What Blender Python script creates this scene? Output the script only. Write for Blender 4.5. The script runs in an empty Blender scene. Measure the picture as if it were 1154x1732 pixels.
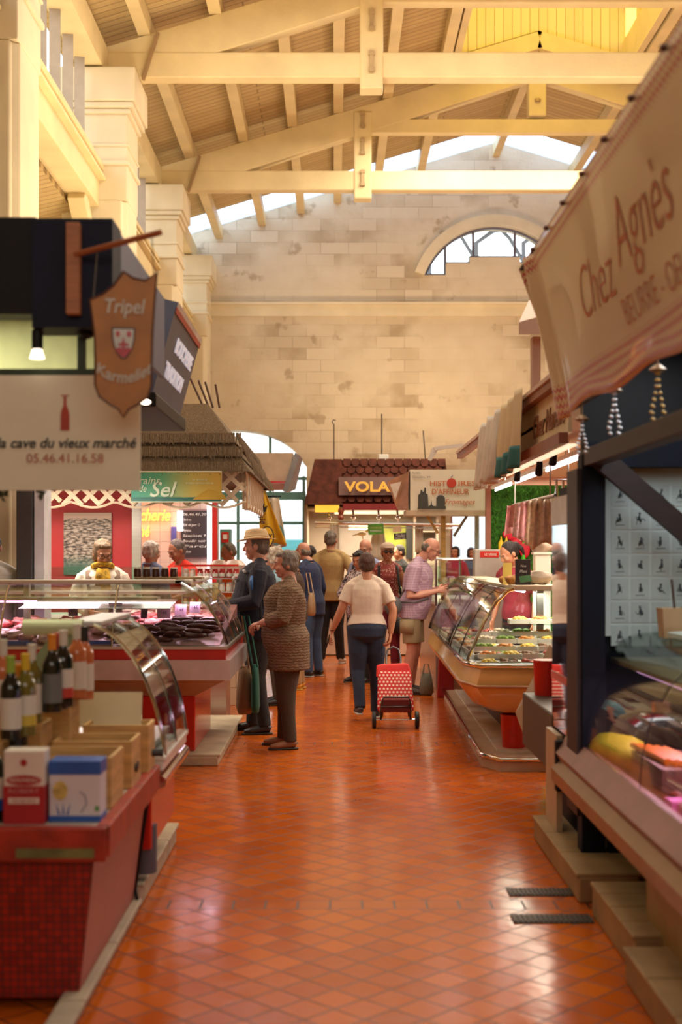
import bpy, bmesh, math, random
from mathutils import Vector, Matrix, noise
R = math.radians
C = bpy.context.scene.collection
sc = bpy.context.scene
rnd = random.Random(7)

# ---------------------------------------------------------------- camera
EYE = 1.55
FPX = 2200.0; VX = 566.0; VY = 935.0            # focal length and vanishing point of the hall axis, in image pixels of 1154x1732
cam_d = bpy.data.cameras.new('camera'); cam = bpy.data.objects.new('camera', cam_d); C.objects.link(cam)
cam.location = (0, 0, EYE); cam.rotation_euler = (R(90), 0, 0)
cam_d.sensor_fit = 'VERTICAL'; cam_d.sensor_height = 36.0; cam_d.lens = 36.0 * FPX / 1732
cam_d.shift_x = (577 - VX) / 1732; cam_d.shift_y = (VY - 866) / 1732
cam_d.dof.use_dof = True; cam_d.dof.focus_distance = 11.6; cam_d.dof.aperture_fstop = 2.0
cam_d.clip_end = 300
sc.camera = cam

# ---------------------------------------------------------------- world, lights, exposure
w = bpy.data.worlds.new('sky'); sc.world = w; w.use_nodes = True
bgn = w.node_tree.nodes['Background']; bgn.inputs[0].default_value = (.86, .93, 1.0, 1); bgn.inputs[1].default_value = 3.2
sc.view_settings.view_transform = 'Standard'; sc.view_settings.look = 'None'
sc.view_settings.exposure = 0.15; sc.view_settings.gamma = 1.0; sc.view_settings.use_curve_mapping = False
sc.cycles.max_bounces = 8; sc.cycles.transparent_max_bounces = 24; sc.cycles.sample_clamp_indirect = 6
sc.cycles.caustics_reflective = False; sc.cycles.caustics_refractive = False
try: sc.cycles.use_denoising = True
except Exception: pass

def area(name, loc, size, energy, col, rot=(0, 0, 0)):
    l = bpy.data.lights.new(name, 'AREA'); l.shape = 'RECTANGLE'; l.size, l.size_y = size
    l.energy = energy; l.color = col
    o = bpy.data.objects.new(name, l); o.location = loc; o.rotation_euler = rot; C.objects.link(o); return o
# unseen fill lights added overhead and behind the camera to brighten the near bays
area('overhead_fill', (1.6, 5.5, 8.6), (4.5, 9), 230, (1.0, .93, .82))
area('rear_fill', (.8, -4.6, 4.6), (7, 3.5), 145, (1.0, .93, .82), (R(74), 0, 0))
area('mid_hall_fill', (1.2, 12.6, 8.2), (5.0, 3.0), 240, (1.0, .88, .72))  # unseen area light added above the frame to brighten the people mid-hall
# unseen warm area lights above the stalls, aimed up to wash the timber roof
area('uplight_left', (-1.3, 13.0, 3.6), (1.2, 6), 190, (1.0, .80, .52), (R(180), 0, 0))
area('uplight_middle', (1.6, 23.4, 3.0), (4.0, 1.2), 170, (1.0, .78, .48), (R(180), 0, 0))
area('uplight_right', (3.6, 12.5, 3.9), (1.6, 9), 290, (1.0, .82, .58), (R(180), 0, 0))
area('uplight_aisle', (-5.3, 13.0, 3.4), (1.5, 14), 200, (1.0, .80, .42), (R(180), 0, 0))
# unseen area light added between the trusses to brighten wall and walkway
area('truss_bay_fill', (3.2, 18.4, 8.15), (5.0, 3.6), 560, (1.0, .88, .72))

# ---------------------------------------------------------------- helpers
def P(px, py, d): return Vector(((px - VX) / FPX * d, d, EYE + (VY - py) / FPX * d))
ORG = {}

_m = {}
def M(name, col=None, rough=.5, metal=0, var=.12, scale=6, bump=0, bscale=None, stretch=(1, 1, 1), emit=None, es=0, spec=.5, coat=0, sheen=0, sss=0):
    if name in _m: return _m[name]
    m = bpy.data.materials.new(name); m.use_nodes = True; nt = m.node_tree; b = nt.nodes['Principled BSDF']
    b.inputs['Roughness'].default_value = rough; b.inputs['Metallic'].default_value = metal
    b.inputs['Specular IOR Level'].default_value = spec
    if coat: b.inputs['Coat Weight'].default_value = coat; b.inputs['Coat Roughness'].default_value = .08
    if sheen: b.inputs['Sheen Weight'].default_value = sheen
    if sss: b.inputs['Subsurface Weight'].default_value = sss; b.inputs['Subsurface Radius'].default_value = (.012, .005, .003)
    tc = nt.nodes.new('ShaderNodeTexCoord'); mp = nt.nodes.new('ShaderNodeMapping'); mp.inputs['Scale'].default_value = stretch
    nt.links.new(tc.outputs['Object'], mp.inputs[0])
    n = nt.nodes.new('ShaderNodeTexNoise'); n.inputs['Scale'].default_value = scale; n.inputs['Detail'].default_value = 3
    nt.links.new(mp.outputs[0], n.inputs['Vector'])
    r = nt.nodes.new('ShaderNodeValToRGB'); r.color_ramp.elements[0].position = .3; r.color_ramp.elements[1].position = .7
    c = col
    r.color_ramp.elements[0].color = [max(0, x * (1 - var)) for x in c] + [1]
    r.color_ramp.elements[1].color = [min(1, x * (1 + var)) for x in c] + [1]
    nt.links.new(n.outputs['Fac'], r.inputs[0]); nt.links.new(r.outputs[0], b.inputs['Base Color'])
    if emit:
        b.inputs['Emission Color'].default_value = (*emit, 1); b.inputs['Emission Strength'].default_value = es
    if bump:
        n2 = nt.nodes.new('ShaderNodeTexNoise'); n2.inputs['Scale'].default_value = bscale or scale * 3; n2.inputs['Detail'].default_value = 4
        nt.links.new(mp.outputs[0], n2.inputs['Vector'])
        bp = nt.nodes.new('ShaderNodeBump'); bp.inputs['Strength'].default_value = bump; bp.inputs['Distance'].default_value = .02
        nt.links.new(n2.outputs['Fac'], bp.inputs['Height']); nt.links.new(bp.outputs[0], b.inputs['Normal'])
    _m[name] = m; m['b'] = 1
    return m

def glass(name, tint=(.9, .97, .95), refl=.5, rough=.02):
    if name in _m: return _m[name]
    m = bpy.data.materials.new(name); m.use_nodes = True; nt = m.node_tree; nt.nodes.clear()
    o = nt.nodes.new('ShaderNodeOutputMaterial'); mx = nt.nodes.new('ShaderNodeMixShader'); t = nt.nodes.new('ShaderNodeBsdfTransparent')
    g = nt.nodes.new('ShaderNodeBsdfGlossy'); f = nt.nodes.new('ShaderNodeFresnel'); f.inputs['IOR'].default_value = 1.5
    ma = nt.nodes.new('ShaderNodeMath'); ma.operation = 'MULTIPLY_ADD'; ma.inputs[1].default_value = refl; ma.inputs[2].default_value = .01; ma.use_clamp = True
    t.inputs[0].default_value = (*tint, 1); g.inputs['Roughness'].default_value = rough
    nt.links.new(f.outputs[0], ma.inputs[0]); nt.links.new(ma.outputs[0], mx.inputs[0]); nt.links.new(t.outputs[0], mx.inputs[1]); nt.links.new(g.outputs[0], mx.inputs[2])
    nt.links.new(mx.outputs[0], o.inputs[0]); _m[name] = m; return m

class NB:                      # tiny node builder for the patterned materials
    def __init__(s, name, rough=.5, metal=0):
        s.m = bpy.data.materials.new(name); s.m.use_nodes = True; s.nt = s.m.node_tree; s.b = s.nt.nodes['Principled BSDF']
        s.b.inputs['Roughness'].default_value = rough; s.b.inputs['Metallic'].default_value = metal
        s.tc = s.n('ShaderNodeTexCoord'); _m[name] = s.m
    def n(s, t, **kw):
        x = s.nt.nodes.new(t)
        for k, v in kw.items(): setattr(x, k, v)
        return x
    def l(s, a, b): s.nt.links.new(a, b)
    def map(s, scale=(1, 1, 1), rot=(0, 0, 0), loc=(0, 0, 0), src='Object'):
        mp = s.n('ShaderNodeMapping'); mp.inputs['Scale'].default_value = scale; mp.inputs['Rotation'].default_value = rot; mp.inputs['Location'].default_value = loc
        s.l(s.tc.outputs[src], mp.inputs[0]); return mp.outputs[0]
    def noise(s, vec, scale, detail=3):
        x = s.n('ShaderNodeTexNoise'); x.inputs['Scale'].default_value = scale; x.inputs['Detail'].default_value = detail; s.l(vec, x.inputs['Vector']); return x.outputs['Fac']
    def ramp(s, fac, stops):
        r = s.n('ShaderNodeValToRGB'); e = r.color_ramp.elements
        while len(e) < len(stops): e.new(.5)
        for i, (p, c) in enumerate(stops): e[i].position = p; e[i].color = (*c, 1) if len(c) == 3 else c
        s.l(fac, r.inputs[0]); return r.outputs[0]
    def mix(s, fac, a, b, mode='MIX'):
        x = s.n('ShaderNodeMix', data_type='RGBA', blend_type=mode)
        if isinstance(fac, float): x.inputs[0].default_value = fac
        else: s.l(fac, x.inputs[0])
        for v, i in ((a, 6), (b, 7)):
            if isinstance(v, tuple): x.inputs[i].default_value = (*v, 1)
            else: s.l(v, x.inputs[i])
        return x.outputs[2]
    def math(s, op, a, b=0, c=0):
        x = s.n('ShaderNodeMath', operation=op)
        for i, v in enumerate((a, b, c)):
            if isinstance(v, (int, float)): x.inputs[i].default_value = v
            else: s.l(v, x.inputs[i])
        return x.outputs[0]
    def bump(s, h, st=.3, dist=.01):
        bp = s.n('ShaderNodeBump'); bp.inputs['Strength'].default_value = st; bp.inputs['Distance'].default_value = dist; s.l(h, bp.inputs['Height']); s.l(bp.outputs[0], s.b.inputs['Normal'])
    def col(s, c): s.l(c, s.b.inputs['Base Color'])

class MB:
    def __init__(s): s.bm = bmesh.new()
    def face(s, pts):
        return s.bm.faces.new([s.bm.verts.new(p) for p in pts])
    def hexa(s, p):            # 8 points: bottom 4 (ccw), top 4
        v = [s.bm.verts.new(q) for q in p]
        for f in ((3, 2, 1, 0), (4, 5, 6, 7), (0, 1, 5, 4), (1, 2, 6, 5), (2, 3, 7, 6), (3, 0, 4, 7)): s.bm.faces.new([v[i] for i in f])
        return s
    def bx(s, x0, x1, y0, y1, z0, z1):
        return s.hexa([(x0, y0, z0), (x1, y0, z0), (x1, y1, z0), (x0, y1, z0), (x0, y0, z1), (x1, y0, z1), (x1, y1, z1), (x0, y1, z1)])
    def box(s, c, size, rot=(0, 0, 0)):
        m = Matrix.Translation(c) @ Matrix.Rotation(rot[2], 4, 'Z') @ Matrix.Rotation(rot[1], 4, 'Y') @ Matrix.Rotation(rot[0], 4, 'X')
        a, b, d = [q / 2 for q in size]
        return s.hexa([m @ Vector(q) for q in ((-a, -b, -d), (a, -b, -d), (a, b, -d), (-a, b, -d), (-a, -b, d), (a, -b, d), (a, b, d), (-a, b, d))])
    def bar(s, a, b, w, h, up=(0, 0, 1)):   # square-section beam between two points
        a = Vector(a); b = Vector(b); t = (b - a).normalized(); u = Vector(up); sd = t.cross(u).normalized(); u = sd.cross(t)
        o = [(-w / 2, -h / 2), (w / 2, -h / 2), (w / 2, h / 2), (-w / 2, h / 2)]
        return s.hexa([a + sd * x + u * y for x, y in o] + [b + sd * x + u * y for x, y in o])
    def tube(s, pts, r, n=8, closed=False, up=None):
        pts = [Vector(p) for p in pts]; k = len(pts)
        if not isinstance(r, list): r = [r] * k
        rings = []; prev = None
        for i, p in enumerate(pts):
            a = pts[i - 1] if (i or closed) else p; b = pts[(i + 1) % k] if (i < k - 1 or closed) else p
            t = (b - a).normalized()
            if prev is None:
                u = Vector(up) if up else (Vector((0, 0, 1)) if abs(t.z) < .9 else Vector((0, 1, 0)))
                prev = (u - t * u.dot(t)).normalized()
            else: prev = (prev - t * prev.dot(t)).normalized()
            sd = t.cross(prev)
            rr = r[i]; rx, ry = rr if isinstance(rr, tuple) else (rr, rr)
            rings.append([s.bm.verts.new(p + sd * rx * math.cos(2 * math.pi * j / n) + prev * ry * math.sin(2 * math.pi * j / n)) for j in range(n)])
        for i in range(k - (0 if closed else 1)):
            A = rings[i]; B = rings[(i + 1) % k]
            for j in range(n): s.bm.faces.new([A[j], A[(j + 1) % n], B[(j + 1) % n], B[j]])
        if not closed: s.bm.faces.new(rings[0][::-1]); s.bm.faces.new(rings[-1])
        return s
    def lathe(s, prof, c=(0, 0, 0), n=20, sx=1, sy=1):
        c = Vector(c); rings = []
        for r, z in prof:
            rings.append([s.bm.verts.new(c + Vector((max(r, 1e-4) * sx * math.cos(2 * math.pi * j / n), max(r, 1e-4) * sy * math.sin(2 * math.pi * j / n), z))) for j in range(n)])
        for A, B in zip(rings, rings[1:]):
            for j in range(n): s.bm.faces.new([A[j], A[(j + 1) % n], B[(j + 1) % n], B[j]])
        s.bm.faces.new(rings[0][::-1]); s.bm.faces.new(rings[-1]); return s
    def ball(s, c, r, rot=None, n=12, jit=0, seed=0):
        if not isinstance(r, (tuple, list, Vector)): r = (r, r, r)
        m = Matrix.Translation(c) @ (rot.to_4x4() if rot else Matrix.Identity(4)) @ Matrix.Diagonal((*r, 1))
        res = bmesh.ops.create_uvsphere(s.bm, u_segments=n, v_segments=max(6, n * 2 // 3), radius=1)
        for v in res['verts']:
            if jit: v.co *= 1 + jit * noise.noise(v.co * 1.7 + Vector((seed * 3.1, seed, 0)))
            v.co = m @ v.co
        return s
    def prism(s, poly, axis, a, b):   # poly (u,v) extruded along axis from a to b. axis y: (x,z); axis x: (y,z); axis z: (x,y)
        f = {'y': lambda u, v, t: (u, t, v), 'x': lambda u, v, t: (t, u, v), 'z': lambda u, v, t: (u, v, t)}[axis]
        A = [s.bm.verts.new(f(u, v, a)) for u, v in poly]; B = [s.bm.verts.new(f(u, v, b)) for u, v in poly]; n = len(poly)
        s.bm.faces.new(A); s.bm.faces.new(B[::-1])
        for i in range(n): s.bm.faces.new([A[i], B[i], B[(i + 1) % n], A[(i + 1) % n]])
        return s
    def grid(s, fn, nu, nv, th=0):
        V = [[s.bm.verts.new(fn(i / nu, j / nv)) for j in range(nv + 1)] for i in range(nu + 1)]
        for i in range(nu):
            for j in range(nv): s.bm.faces.new([V[i][j], V[i + 1][j], V[i + 1][j + 1], V[i][j + 1]])
        s.th = th; return s
    def strip(s, prof, axis, a, b, th):    # thin sheet following an open profile, extruded along an axis
        L = [Vector((p[0], p[1])) for p in prof]; off = []
        for i in range(len(L)):
            t = (L[min(i + 1, len(L) - 1)] - L[max(i - 1, 0)]).normalized(); off.append(L[i] + Vector((-t.y, t.x)) * th)
        return s.prism([tuple(p) for p in L] + [tuple(p) for p in off[::-1]], axis, a, b)
    def build(s, name, mat, parent=None, smooth=False, bev=0, label=None, cat=None, group=None, kind=None, loc=None, keep=False):
        bm = s.bm
        bmesh.ops.recalc_face_normals(bm, faces=bm.faces)
        me = bpy.data.meshes.new(name)
        if parent is not None: off = ORG[parent]
        elif loc is not None: off = Vector(loc)
        else:
            xs = [v.co for v in bm.verts]
            off = Vector(((min(v.x for v in xs) + max(v.x for v in xs)) / 2, (min(v.y for v in xs) + max(v.y for v in xs)) / 2, min(v.z for v in xs)))
        for v in bm.verts: v.co -= off
        bm.to_mesh(me); bm.free()
        if smooth:
            for p in me.polygons: p.use_smooth = True
        o = bpy.data.objects.new(name, me); C.objects.link(o)
        for q in (mat if isinstance(mat, (list, tuple)) else [mat]): me.materials.append(q)
        ORG[o] = off
        if parent is not None: o.parent = parent
        else: o.location = off
        if smooth and bev == 0 and smooth != 'full':
            e = o.modifiers.new('edge_split', 'EDGE_SPLIT'); e.split_angle = R(40)
        if getattr(s, 'th', 0):
            q = o.modifiers.new('solid', 'SOLIDIFY'); q.thickness = s.th
        if bev:
            q = o.modifiers.new('bevel', 'BEVEL'); q.width = bev; q.segments = 2; q.limit_method = 'ANGLE'; q.angle_limit = R(40)
        tag(o, label, cat, group, kind); return o

def tag(o, label=None, cat=None, group=None, kind=None):
    if label: o['label'] = label
    if cat: o['category'] = cat
    if group: o['group'] = group
    if kind: o['kind'] = kind
    return o
def thing(name, label, cat, loc=(0, 0, 0), group=None, kind=None):
    o = bpy.data.objects.new(name, None); o.empty_display_size = .1; C.objects.link(o); o.location = loc; ORG[o] = Vector(loc)
    return tag(o, label, cat, group, kind)
def copy_tree(o, parent=None):
    c = o.copy(); C.objects.link(c); ORG[c] = ORG[o]
    if parent is not None: c.parent = parent
    for ch in list(o.children): copy_tree(ch, c)
    return c
def S(mb, name, mat, **k): return mb.build(name, mat, kind='structure', **k)

def frame(o, x, y):
    o = Vector(o); x = Vector(x).normalized(); z = x.cross(Vector(y)).normalized(); y = z.cross(x)
    m = Matrix((x, y, z)).transposed().to_4x4(); m.translation = o; return m
def text(s, size, fr, mat, parent, name='lettering', align='CENTER', shear=0, extr=.0015, bold=0, spacing=1, width=None, label=None, curve=0):
    cu = bpy.data.curves.new('t', 'FONT'); cu.body = s; cu.size = size; cu.align_x = align; cu.align_y = 'CENTER'; cu.shear = shear; cu.extrude = extr; cu.offset = bold; cu.space_character = spacing
    cu.resolution_u = 3
    t = bpy.data.objects.new('t', cu); C.objects.link(t)
    dg = bpy.context.evaluated_depsgraph_get(); me = bpy.data.meshes.new_from_object(t.evaluated_get(dg)); bpy.data.objects.remove(t)
    xs = [v.co.x for v in me.vertices] or [0]; wd = max(xs) - min(xs)
    k = width / wd if width and wd else 1
    off = ORG[parent]
    for v in me.vertices:
        q = Vector((v.co.x * k, v.co.y, v.co.z))
        if curve: q.y += curve * (q.x * q.x)
        v.co = fr @ q - off
    o = bpy.data.objects.new(name, me); C.objects.link(o); o.parent = parent; ORG[o] = off; me.materials.clear(); me.materials.append(mat)
    if label: o['label'] = label
    return o
def poly_plate(pts, fr, th, mat, parent, name, label=None):     # flat outline (x,y) placed by a frame, with thickness
    b = MB(); A = [b.bm.verts.new(fr @ Vector((x, y, 0))) for x, y in pts]; B = [b.bm.verts.new(fr @ Vector((x, y, th))) for x, y in pts]; n = len(pts)
    b.bm.faces.new(A[::-1]); b.bm.faces.new(B)
    for i in range(n): b.bm.faces.new([A[i], A[(i + 1) % n], B[(i + 1) % n], B[i]])
    o = b.build(name, mat, parent)
    if label: o['label'] = label
    return o
# ================================================================ THE SETTING
cream = M('cream_paint', (.66, .53, .29), .55, var=.10, scale=2, bump=.15, bscale=30)
creamL = M('cream_plaster', (.66, .56, .38), .7, var=.10, scale=1.5, bump=.15, bscale=12)
dark_iron = M('dark_iron', (.05, .04, .03), .5, .6)

# floor: terracotta tiles laid on the diagonal with straight bands under each truss
nb = NB('terracotta_floor', .3)
v = nb.map(rot=(0, 0, R(45)))
br = nb.n('ShaderNodeTexBrick', offset=0.0, squash=1.0); nb.l(v, br.inputs['Vector'])
for k, x in (('Scale', 1), ('Brick Width', .142), ('Row Height', .142), ('Mortar Size', .004), ('Mortar Smooth', .25), ('Bias', 0)): br.inputs[k].default_value = x
br.inputs['Color1'].default_value = (.60, .115, .006, 1); br.inputs['Color2'].default_value = (.40, .055, .004, 1); br.inputs['Mortar'].default_value = (.022, .010, .008, 1)
b2 = nb.n('ShaderNodeTexBrick', offset=0.0, squash=1.0); nb.l(nb.map(loc=(.02, -5.66, 0)), b2.inputs['Vector'])
for k, x in (('Scale', 1), ('Brick Width', .142), ('Row Height', .142), ('Mortar Size', .005), ('Mortar Smooth', .2)): b2.inputs[k].default_value = x
b2.inputs['Color1'].default_value = (.46, .09, .018, 1); b2.inputs['Color2'].default_value = (.38, .07, .014, 1); b2.inputs['Mortar'].default_value = (.04, .02, .014, 1)
sx = nb.n('ShaderNodeSeparateXYZ'); nb.l(nb.tc.outputs['Object'], sx.inputs[0])
yy = nb.math('PINGPONG', nb.math('ADD', sx.outputs['Y'], -5.73), 4.85 / 2)   # distance to nearest band (every 4.85 m)
band = nb.math('LESS_THAN', yy, .071)
col = nb.mix(band, br.outputs['Color'], b2.outputs['Color'])
hgt = nb.n('ShaderNodeMix'); nb.l(band, hgt.inputs[0]); nb.l(br.outputs['Fac'], hgt.inputs[2]); nb.l(b2.outputs['Fac'], hgt.inputs[3])
nz = nb.noise(nb.map(), 1.1, 4); col = nb.mix(nb.math('MULTIPLY', nb.math('MULTIPLY', nz, .55), nb.math('SUBTRACT', 1, hgt.outputs[0])), col, (.64, .17, .010))
nb.col(col)
rg = nb.math('MULTIPLY_ADD', nb.noise(nb.map(), 5, 3), .16, .08); nb.l(nb.math('MULTIPLY_ADD', hgt.outputs[0], .3, rg), nb.b.inputs['Roughness'])
hh = nb.math('MULTIPLY_ADD', nb.noise(nb.map(), 9, 2), .8, nb.math('MULTIPLY', hgt.outputs[0], -1.0)); nb.bump(hh, .30, .006)
floor = S(MB().bx(-9, 12.5, -5, 26.5, -.1, 0), 'floor', nb.m, loc=(0, 0, 0))
S(MB().bx(-30, 30, 26.5, 60, -.12, -.02), 'trim_1', M('outdoor_paving', (.62, .60, .56), .8), label='pale paving outside the market doors')

# end wall of ashlar blocks
nb = NB('ashlar_wall', .85)
sp = nb.n('ShaderNodeSeparateXYZ'); nb.l(nb.tc.outputs['Object'], sp.inputs[0]); cb = nb.n('ShaderNodeCombineXYZ'); nb.l(sp.outputs['X'], cb.inputs[0]); nb.l(sp.outputs['Z'], cb.inputs[1])
br = nb.n('ShaderNodeTexBrick', offset=.5, squash=1.0); nb.l(cb.outputs[0], br.inputs['Vector'])
for k, x in (('Scale', 1), ('Brick Width', .56), ('Row Height', .235), ('Mortar Size', .007), ('Mortar Smooth', .2), ('Bias', -.25)): br.inputs[k].default_value = x
br.inputs['Color1'].default_value = (.60, .50, .36, 1); br.inputs['Color2'].default_value = (.30, .21, .11, 1); br.inputs['Mortar'].default_value = (.36, .28, .19, 1)
pl = nb.ramp(nb.noise(cb.outputs[0], .55, 6), [(.40, (0, 0, 0)), (.53, (.9, .9, .9))])
c1 = nb.mix(pl, br.outputs['Color'], nb.mix(nb.noise(cb.outputs[0], 2.2, 5), (.52, .42, .28), (.68, .59, .45)))
st = nb.ramp(nb.noise(cb.outputs[0], 1.6, 8), [(.62, (0, 0, 0)), (.66, (1, 1, 1))])
nb.col(nb.mix(nb.math('MULTIPLY', st, .6), c1, (.30, .21, .12)))
nb.bump(nb.math('MULTIPLY_ADD', br.outputs['Fac'], -.5, nb.noise(cb.outputs[0], 12, 4)), .35, .02)
stone = nb.m
HX = 3.23; ROOF = lambda x: 9.74 - .3 * abs(x - HX)
AX, AZ, AR = 3.21, 6.60, 1.50
def sill(x):            # the half-round window is partly blocked up in steps
    dx = abs(x - AX)
    return 7.46 if dx < .50 else (7.34 if dx < .98 else 7.10)
def openings(x):
    r = []
    if -3.35 < x < -.56:     # glazed market door under a low arch
        t = (x + 1.95) / 1.40; r.append((0, 3.05 + .95 * math.sqrt(max(0, 1 - t * t))))
    if 2.32 < x < 4.35: r.append((0, 2.55))
    if abs(x - AX) < AR:
        t = AZ + math.sqrt(max(0, AR * AR - (x - AX) ** 2))
        if t > sill(x) + .01: r.append((sill(x), t))
    return r
bm_ = MB(); cuts = [-9, -3.35, -.56, 2.32, 4.35, 12.5, HX, AX - AR, AX + AR, AX - .98, AX + .98, AX - .5, AX + .5]
cuts += [-3.35 + i * .0698 for i in range(41)] + [AX - AR + i * .06 for i in range(51)]
cuts = sorted(set(round(c, 4) for c in cuts)); cuts = [c for c, d in zip(cuts, cuts[1:] + [99]) if d - c > .004]
Y0, Y1 = 26.0, 26.5
for a, b in zip(cuts, cuts[1:]):
    e = 1e-4; oa, ob = openings(a + e), openings(b - e); mid = openings((a + b) / 2)
    if len(oa) != len(mid): oa = mid
    if len(ob) != len(mid): ob = mid
    za = [0] + [q for o in oa for q in o] + [ROOF(a) + .1]; zb = [0] + [q for o in ob for q in o] + [ROOF(b) + .1]
    for i in range(0, len(za), 2):
        if za[i + 1] - za[i] > .001 or zb[i + 1] - zb[i] > .001:
            bm_.hexa([(a, Y0, za[i]), (b, Y0, zb[i]), (b, Y1, zb[i]), (a, Y1, za[i]), (a, Y0, za[i + 1]), (b, Y0, zb[i + 1]), (b, Y1, zb[i + 1]), (a, Y1, za[i + 1])])
S(bm_, 'wall_back', stone, loc=(0, 26, 0))
S(MB().prism([(-9, 6.27), (12.5, 6.27), (12.5, 6.50), (-9, 6.50)], 'y', 25.95, 26).prism([(-9, 6.50), (12.5, 6.50), (12.5, 6.55), (-9, 6.55)], 'y', 25.91, 26), 'trim_2', creamL)
# arch surround
arc = lambda r, n=28: [(AX + r * math.cos(math.pi * i / n), AZ + r * math.sin(math.pi * i / n)) for i in range(n + 1)]
b = MB(); a1 = [q for q in arc(AR) if q[1] > 7.08]; a2 = [q for q in arc(AR + .2) if q[1] > 7.08]
b.prism([(x, z) for x, z in a1] + [(x, z) for x, z in a2[::-1]], 'y', 25.93, 26)
S(b, 'trim_3', creamL)
wn = thing('window_1', None, None, (AX, 26.2, 7.1), kind='structure')
fr = M('window_frame_grey', (.13, .13, .20), .5)
b = MB(); b.tube([(x, 26.2, z) for x, z in a1], .04, 6)
for x in (AX - .98, AX - .42, AX + .42, AX + .98): b.bx(x - .025, x + .025, 26.17, 26.23, sill(x), AZ + math.sqrt(AR ** 2 - (x - AX) ** 2))
b.bx(AX - AR + .1, AX - .98, 26.15, 26.25, 7.10, 7.16); b.bx(AX - .98, AX - .5, 26.15, 26.25, 7.34, 7.40); b.bx(AX - .5, AX + .5, 26.15, 26.25, 7.46, 7.52); b.bx(AX + .5, AX + .98, 26.15, 26.25, 7.34, 7.40)
b.build('window_frame', fr, wn)
MB().prism([q for q in a1[::-1]] , 'y', 26.19, 26.2).build('pane', glass('clear_pane', (.98, 1, 1), .3), wn)
# brackets of the canopy outside, seen through the half-round window
b = MB()
for x in (2.0, 3.0, 4.0):
    b.tube([(x, 27.4, 7.3), (x, 27.5, 8.1), (x + .35, 27.5, 8.35), (x + .6, 27.5, 8.4)], .05, 6); b.tube([(x, 27.5, 7.7), (x - .3, 27.5, 8.2), (x - .5, 27.5, 8.4)], .04, 6)
b.bx(1.2, 5.4, 27.3, 27.7, 8.4, 8.5)
S(b, 'trim_4', M('weathered_iron', (.20, .22, .28), .6), label='iron canopy brackets outside the arched window')

# roof: boards, purlins, trusses -------------------------------------------------
nb = NB('roof_boards', .7)
sp = nb.n('ShaderNodeSeparateXYZ'); nb.l(nb.tc.outputs['Object'], sp.inputs[0])
cb = nb.n('ShaderNodeCombineXYZ'); nb.l(sp.outputs['Y'], cb.inputs[1]); nb.l(sp.outputs['X'], cb.inputs[0])
br = nb.n('ShaderNodeTexBrick', offset=.37, squash=1.0); nb.l(cb.outputs[0], br.inputs['Vector'])
for k, x in (('Scale', 1), ('Brick Width', 3.1), ('Row Height', .14), ('Mortar Size', .009), ('Mortar Smooth', .3)): br.inputs[k].default_value = x
br.inputs['Color1'].default_value = (.62, .47, .22, 1); br.inputs['Color2'].default_value = (.48, .34, .15, 1); br.inputs['Mortar'].default_value = (.10, .055, .02, 1)
mp2 = nb.map(scale=(.6, 6, 1)); nb.col(nb.mix(nb.noise(mp2, 3, 4), br.outputs['Color'], (.40, .27, .12)))
nb.bump(nb.math('MULTIPLY', br.outputs['Fac'], -1), .6, .02); boards = nb.m
LX0, LX1, LY0, LY1 = 1.86, 4.60, 15.9, 20.55       # lantern opening
def roof_panel(b, xa, xb, ya, yb, th=.06):
    b.hexa([(xa, ya, ROOF(xa)), (xb, ya, ROOF(xb)), (xb, yb, ROOF(xb)), (xa, yb, ROOF(xa)), (xa, ya, ROOF(xa) + th), (xb, ya, ROOF(xb) + th), (xb, yb, ROOF(xb) + th), (xa, yb, ROOF(xa) + th)])
b = MB()
for ya, yb in ((-5, LY0), (LY1, 24.85)):
    roof_panel(b, -3.4, HX, ya, yb); roof_panel(b, HX, 9.9, ya, yb)
roof_panel(b, -3.4, LX0, LY0, LY1); roof_panel(b, LX1, 9.9, LY0, LY1)
S(b, 'ceiling', boards, loc=(0, 0, 0))
# translucent corrugated strip against the end wall
b = MB()
for s_, xs in ((1, (-3.4, HX)), (-1, (HX, 9.9))):
    def fn(u, v, xs=xs):
        x = xs[0] + (xs[1] - xs[0]) * u; y = 24.8 + 1.25 * v
        return (x, y, ROOF(x) + .02 + .012 * math.sin(y * 70))
    b.grid(fn, 8, 96, .004)
tl = bpy.data.materials.new('translucent_sheet'); tl.use_nodes = True; nt = tl.node_tree; nt.nodes.clear()
o_ = nt.nodes.new('ShaderNodeOutputMaterial'); t1 = nt.nodes.new('ShaderNodeBsdfTranslucent'); t2 = nt.nodes.new('ShaderNodeBsdfTransparent'); mx = nt.nodes.new('ShaderNodeMixShader'); mx.inputs[0].default_value = .45
t1.inputs[0].default_value = (.85, .92, 1, 1); t2.inputs[0].default_value = (.75, .85, 1, 1)
nt.links.new(t1.outputs[0], mx.inputs[1]); nt.links.new(t2.outputs[0], mx.inputs[2]); nt.links.new(mx.outputs[0], o_.inputs[0])
S(b, 'window_2', tl, loc=(0, 25, 8), label='corrugated rooflight strip along the end wall')
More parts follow.
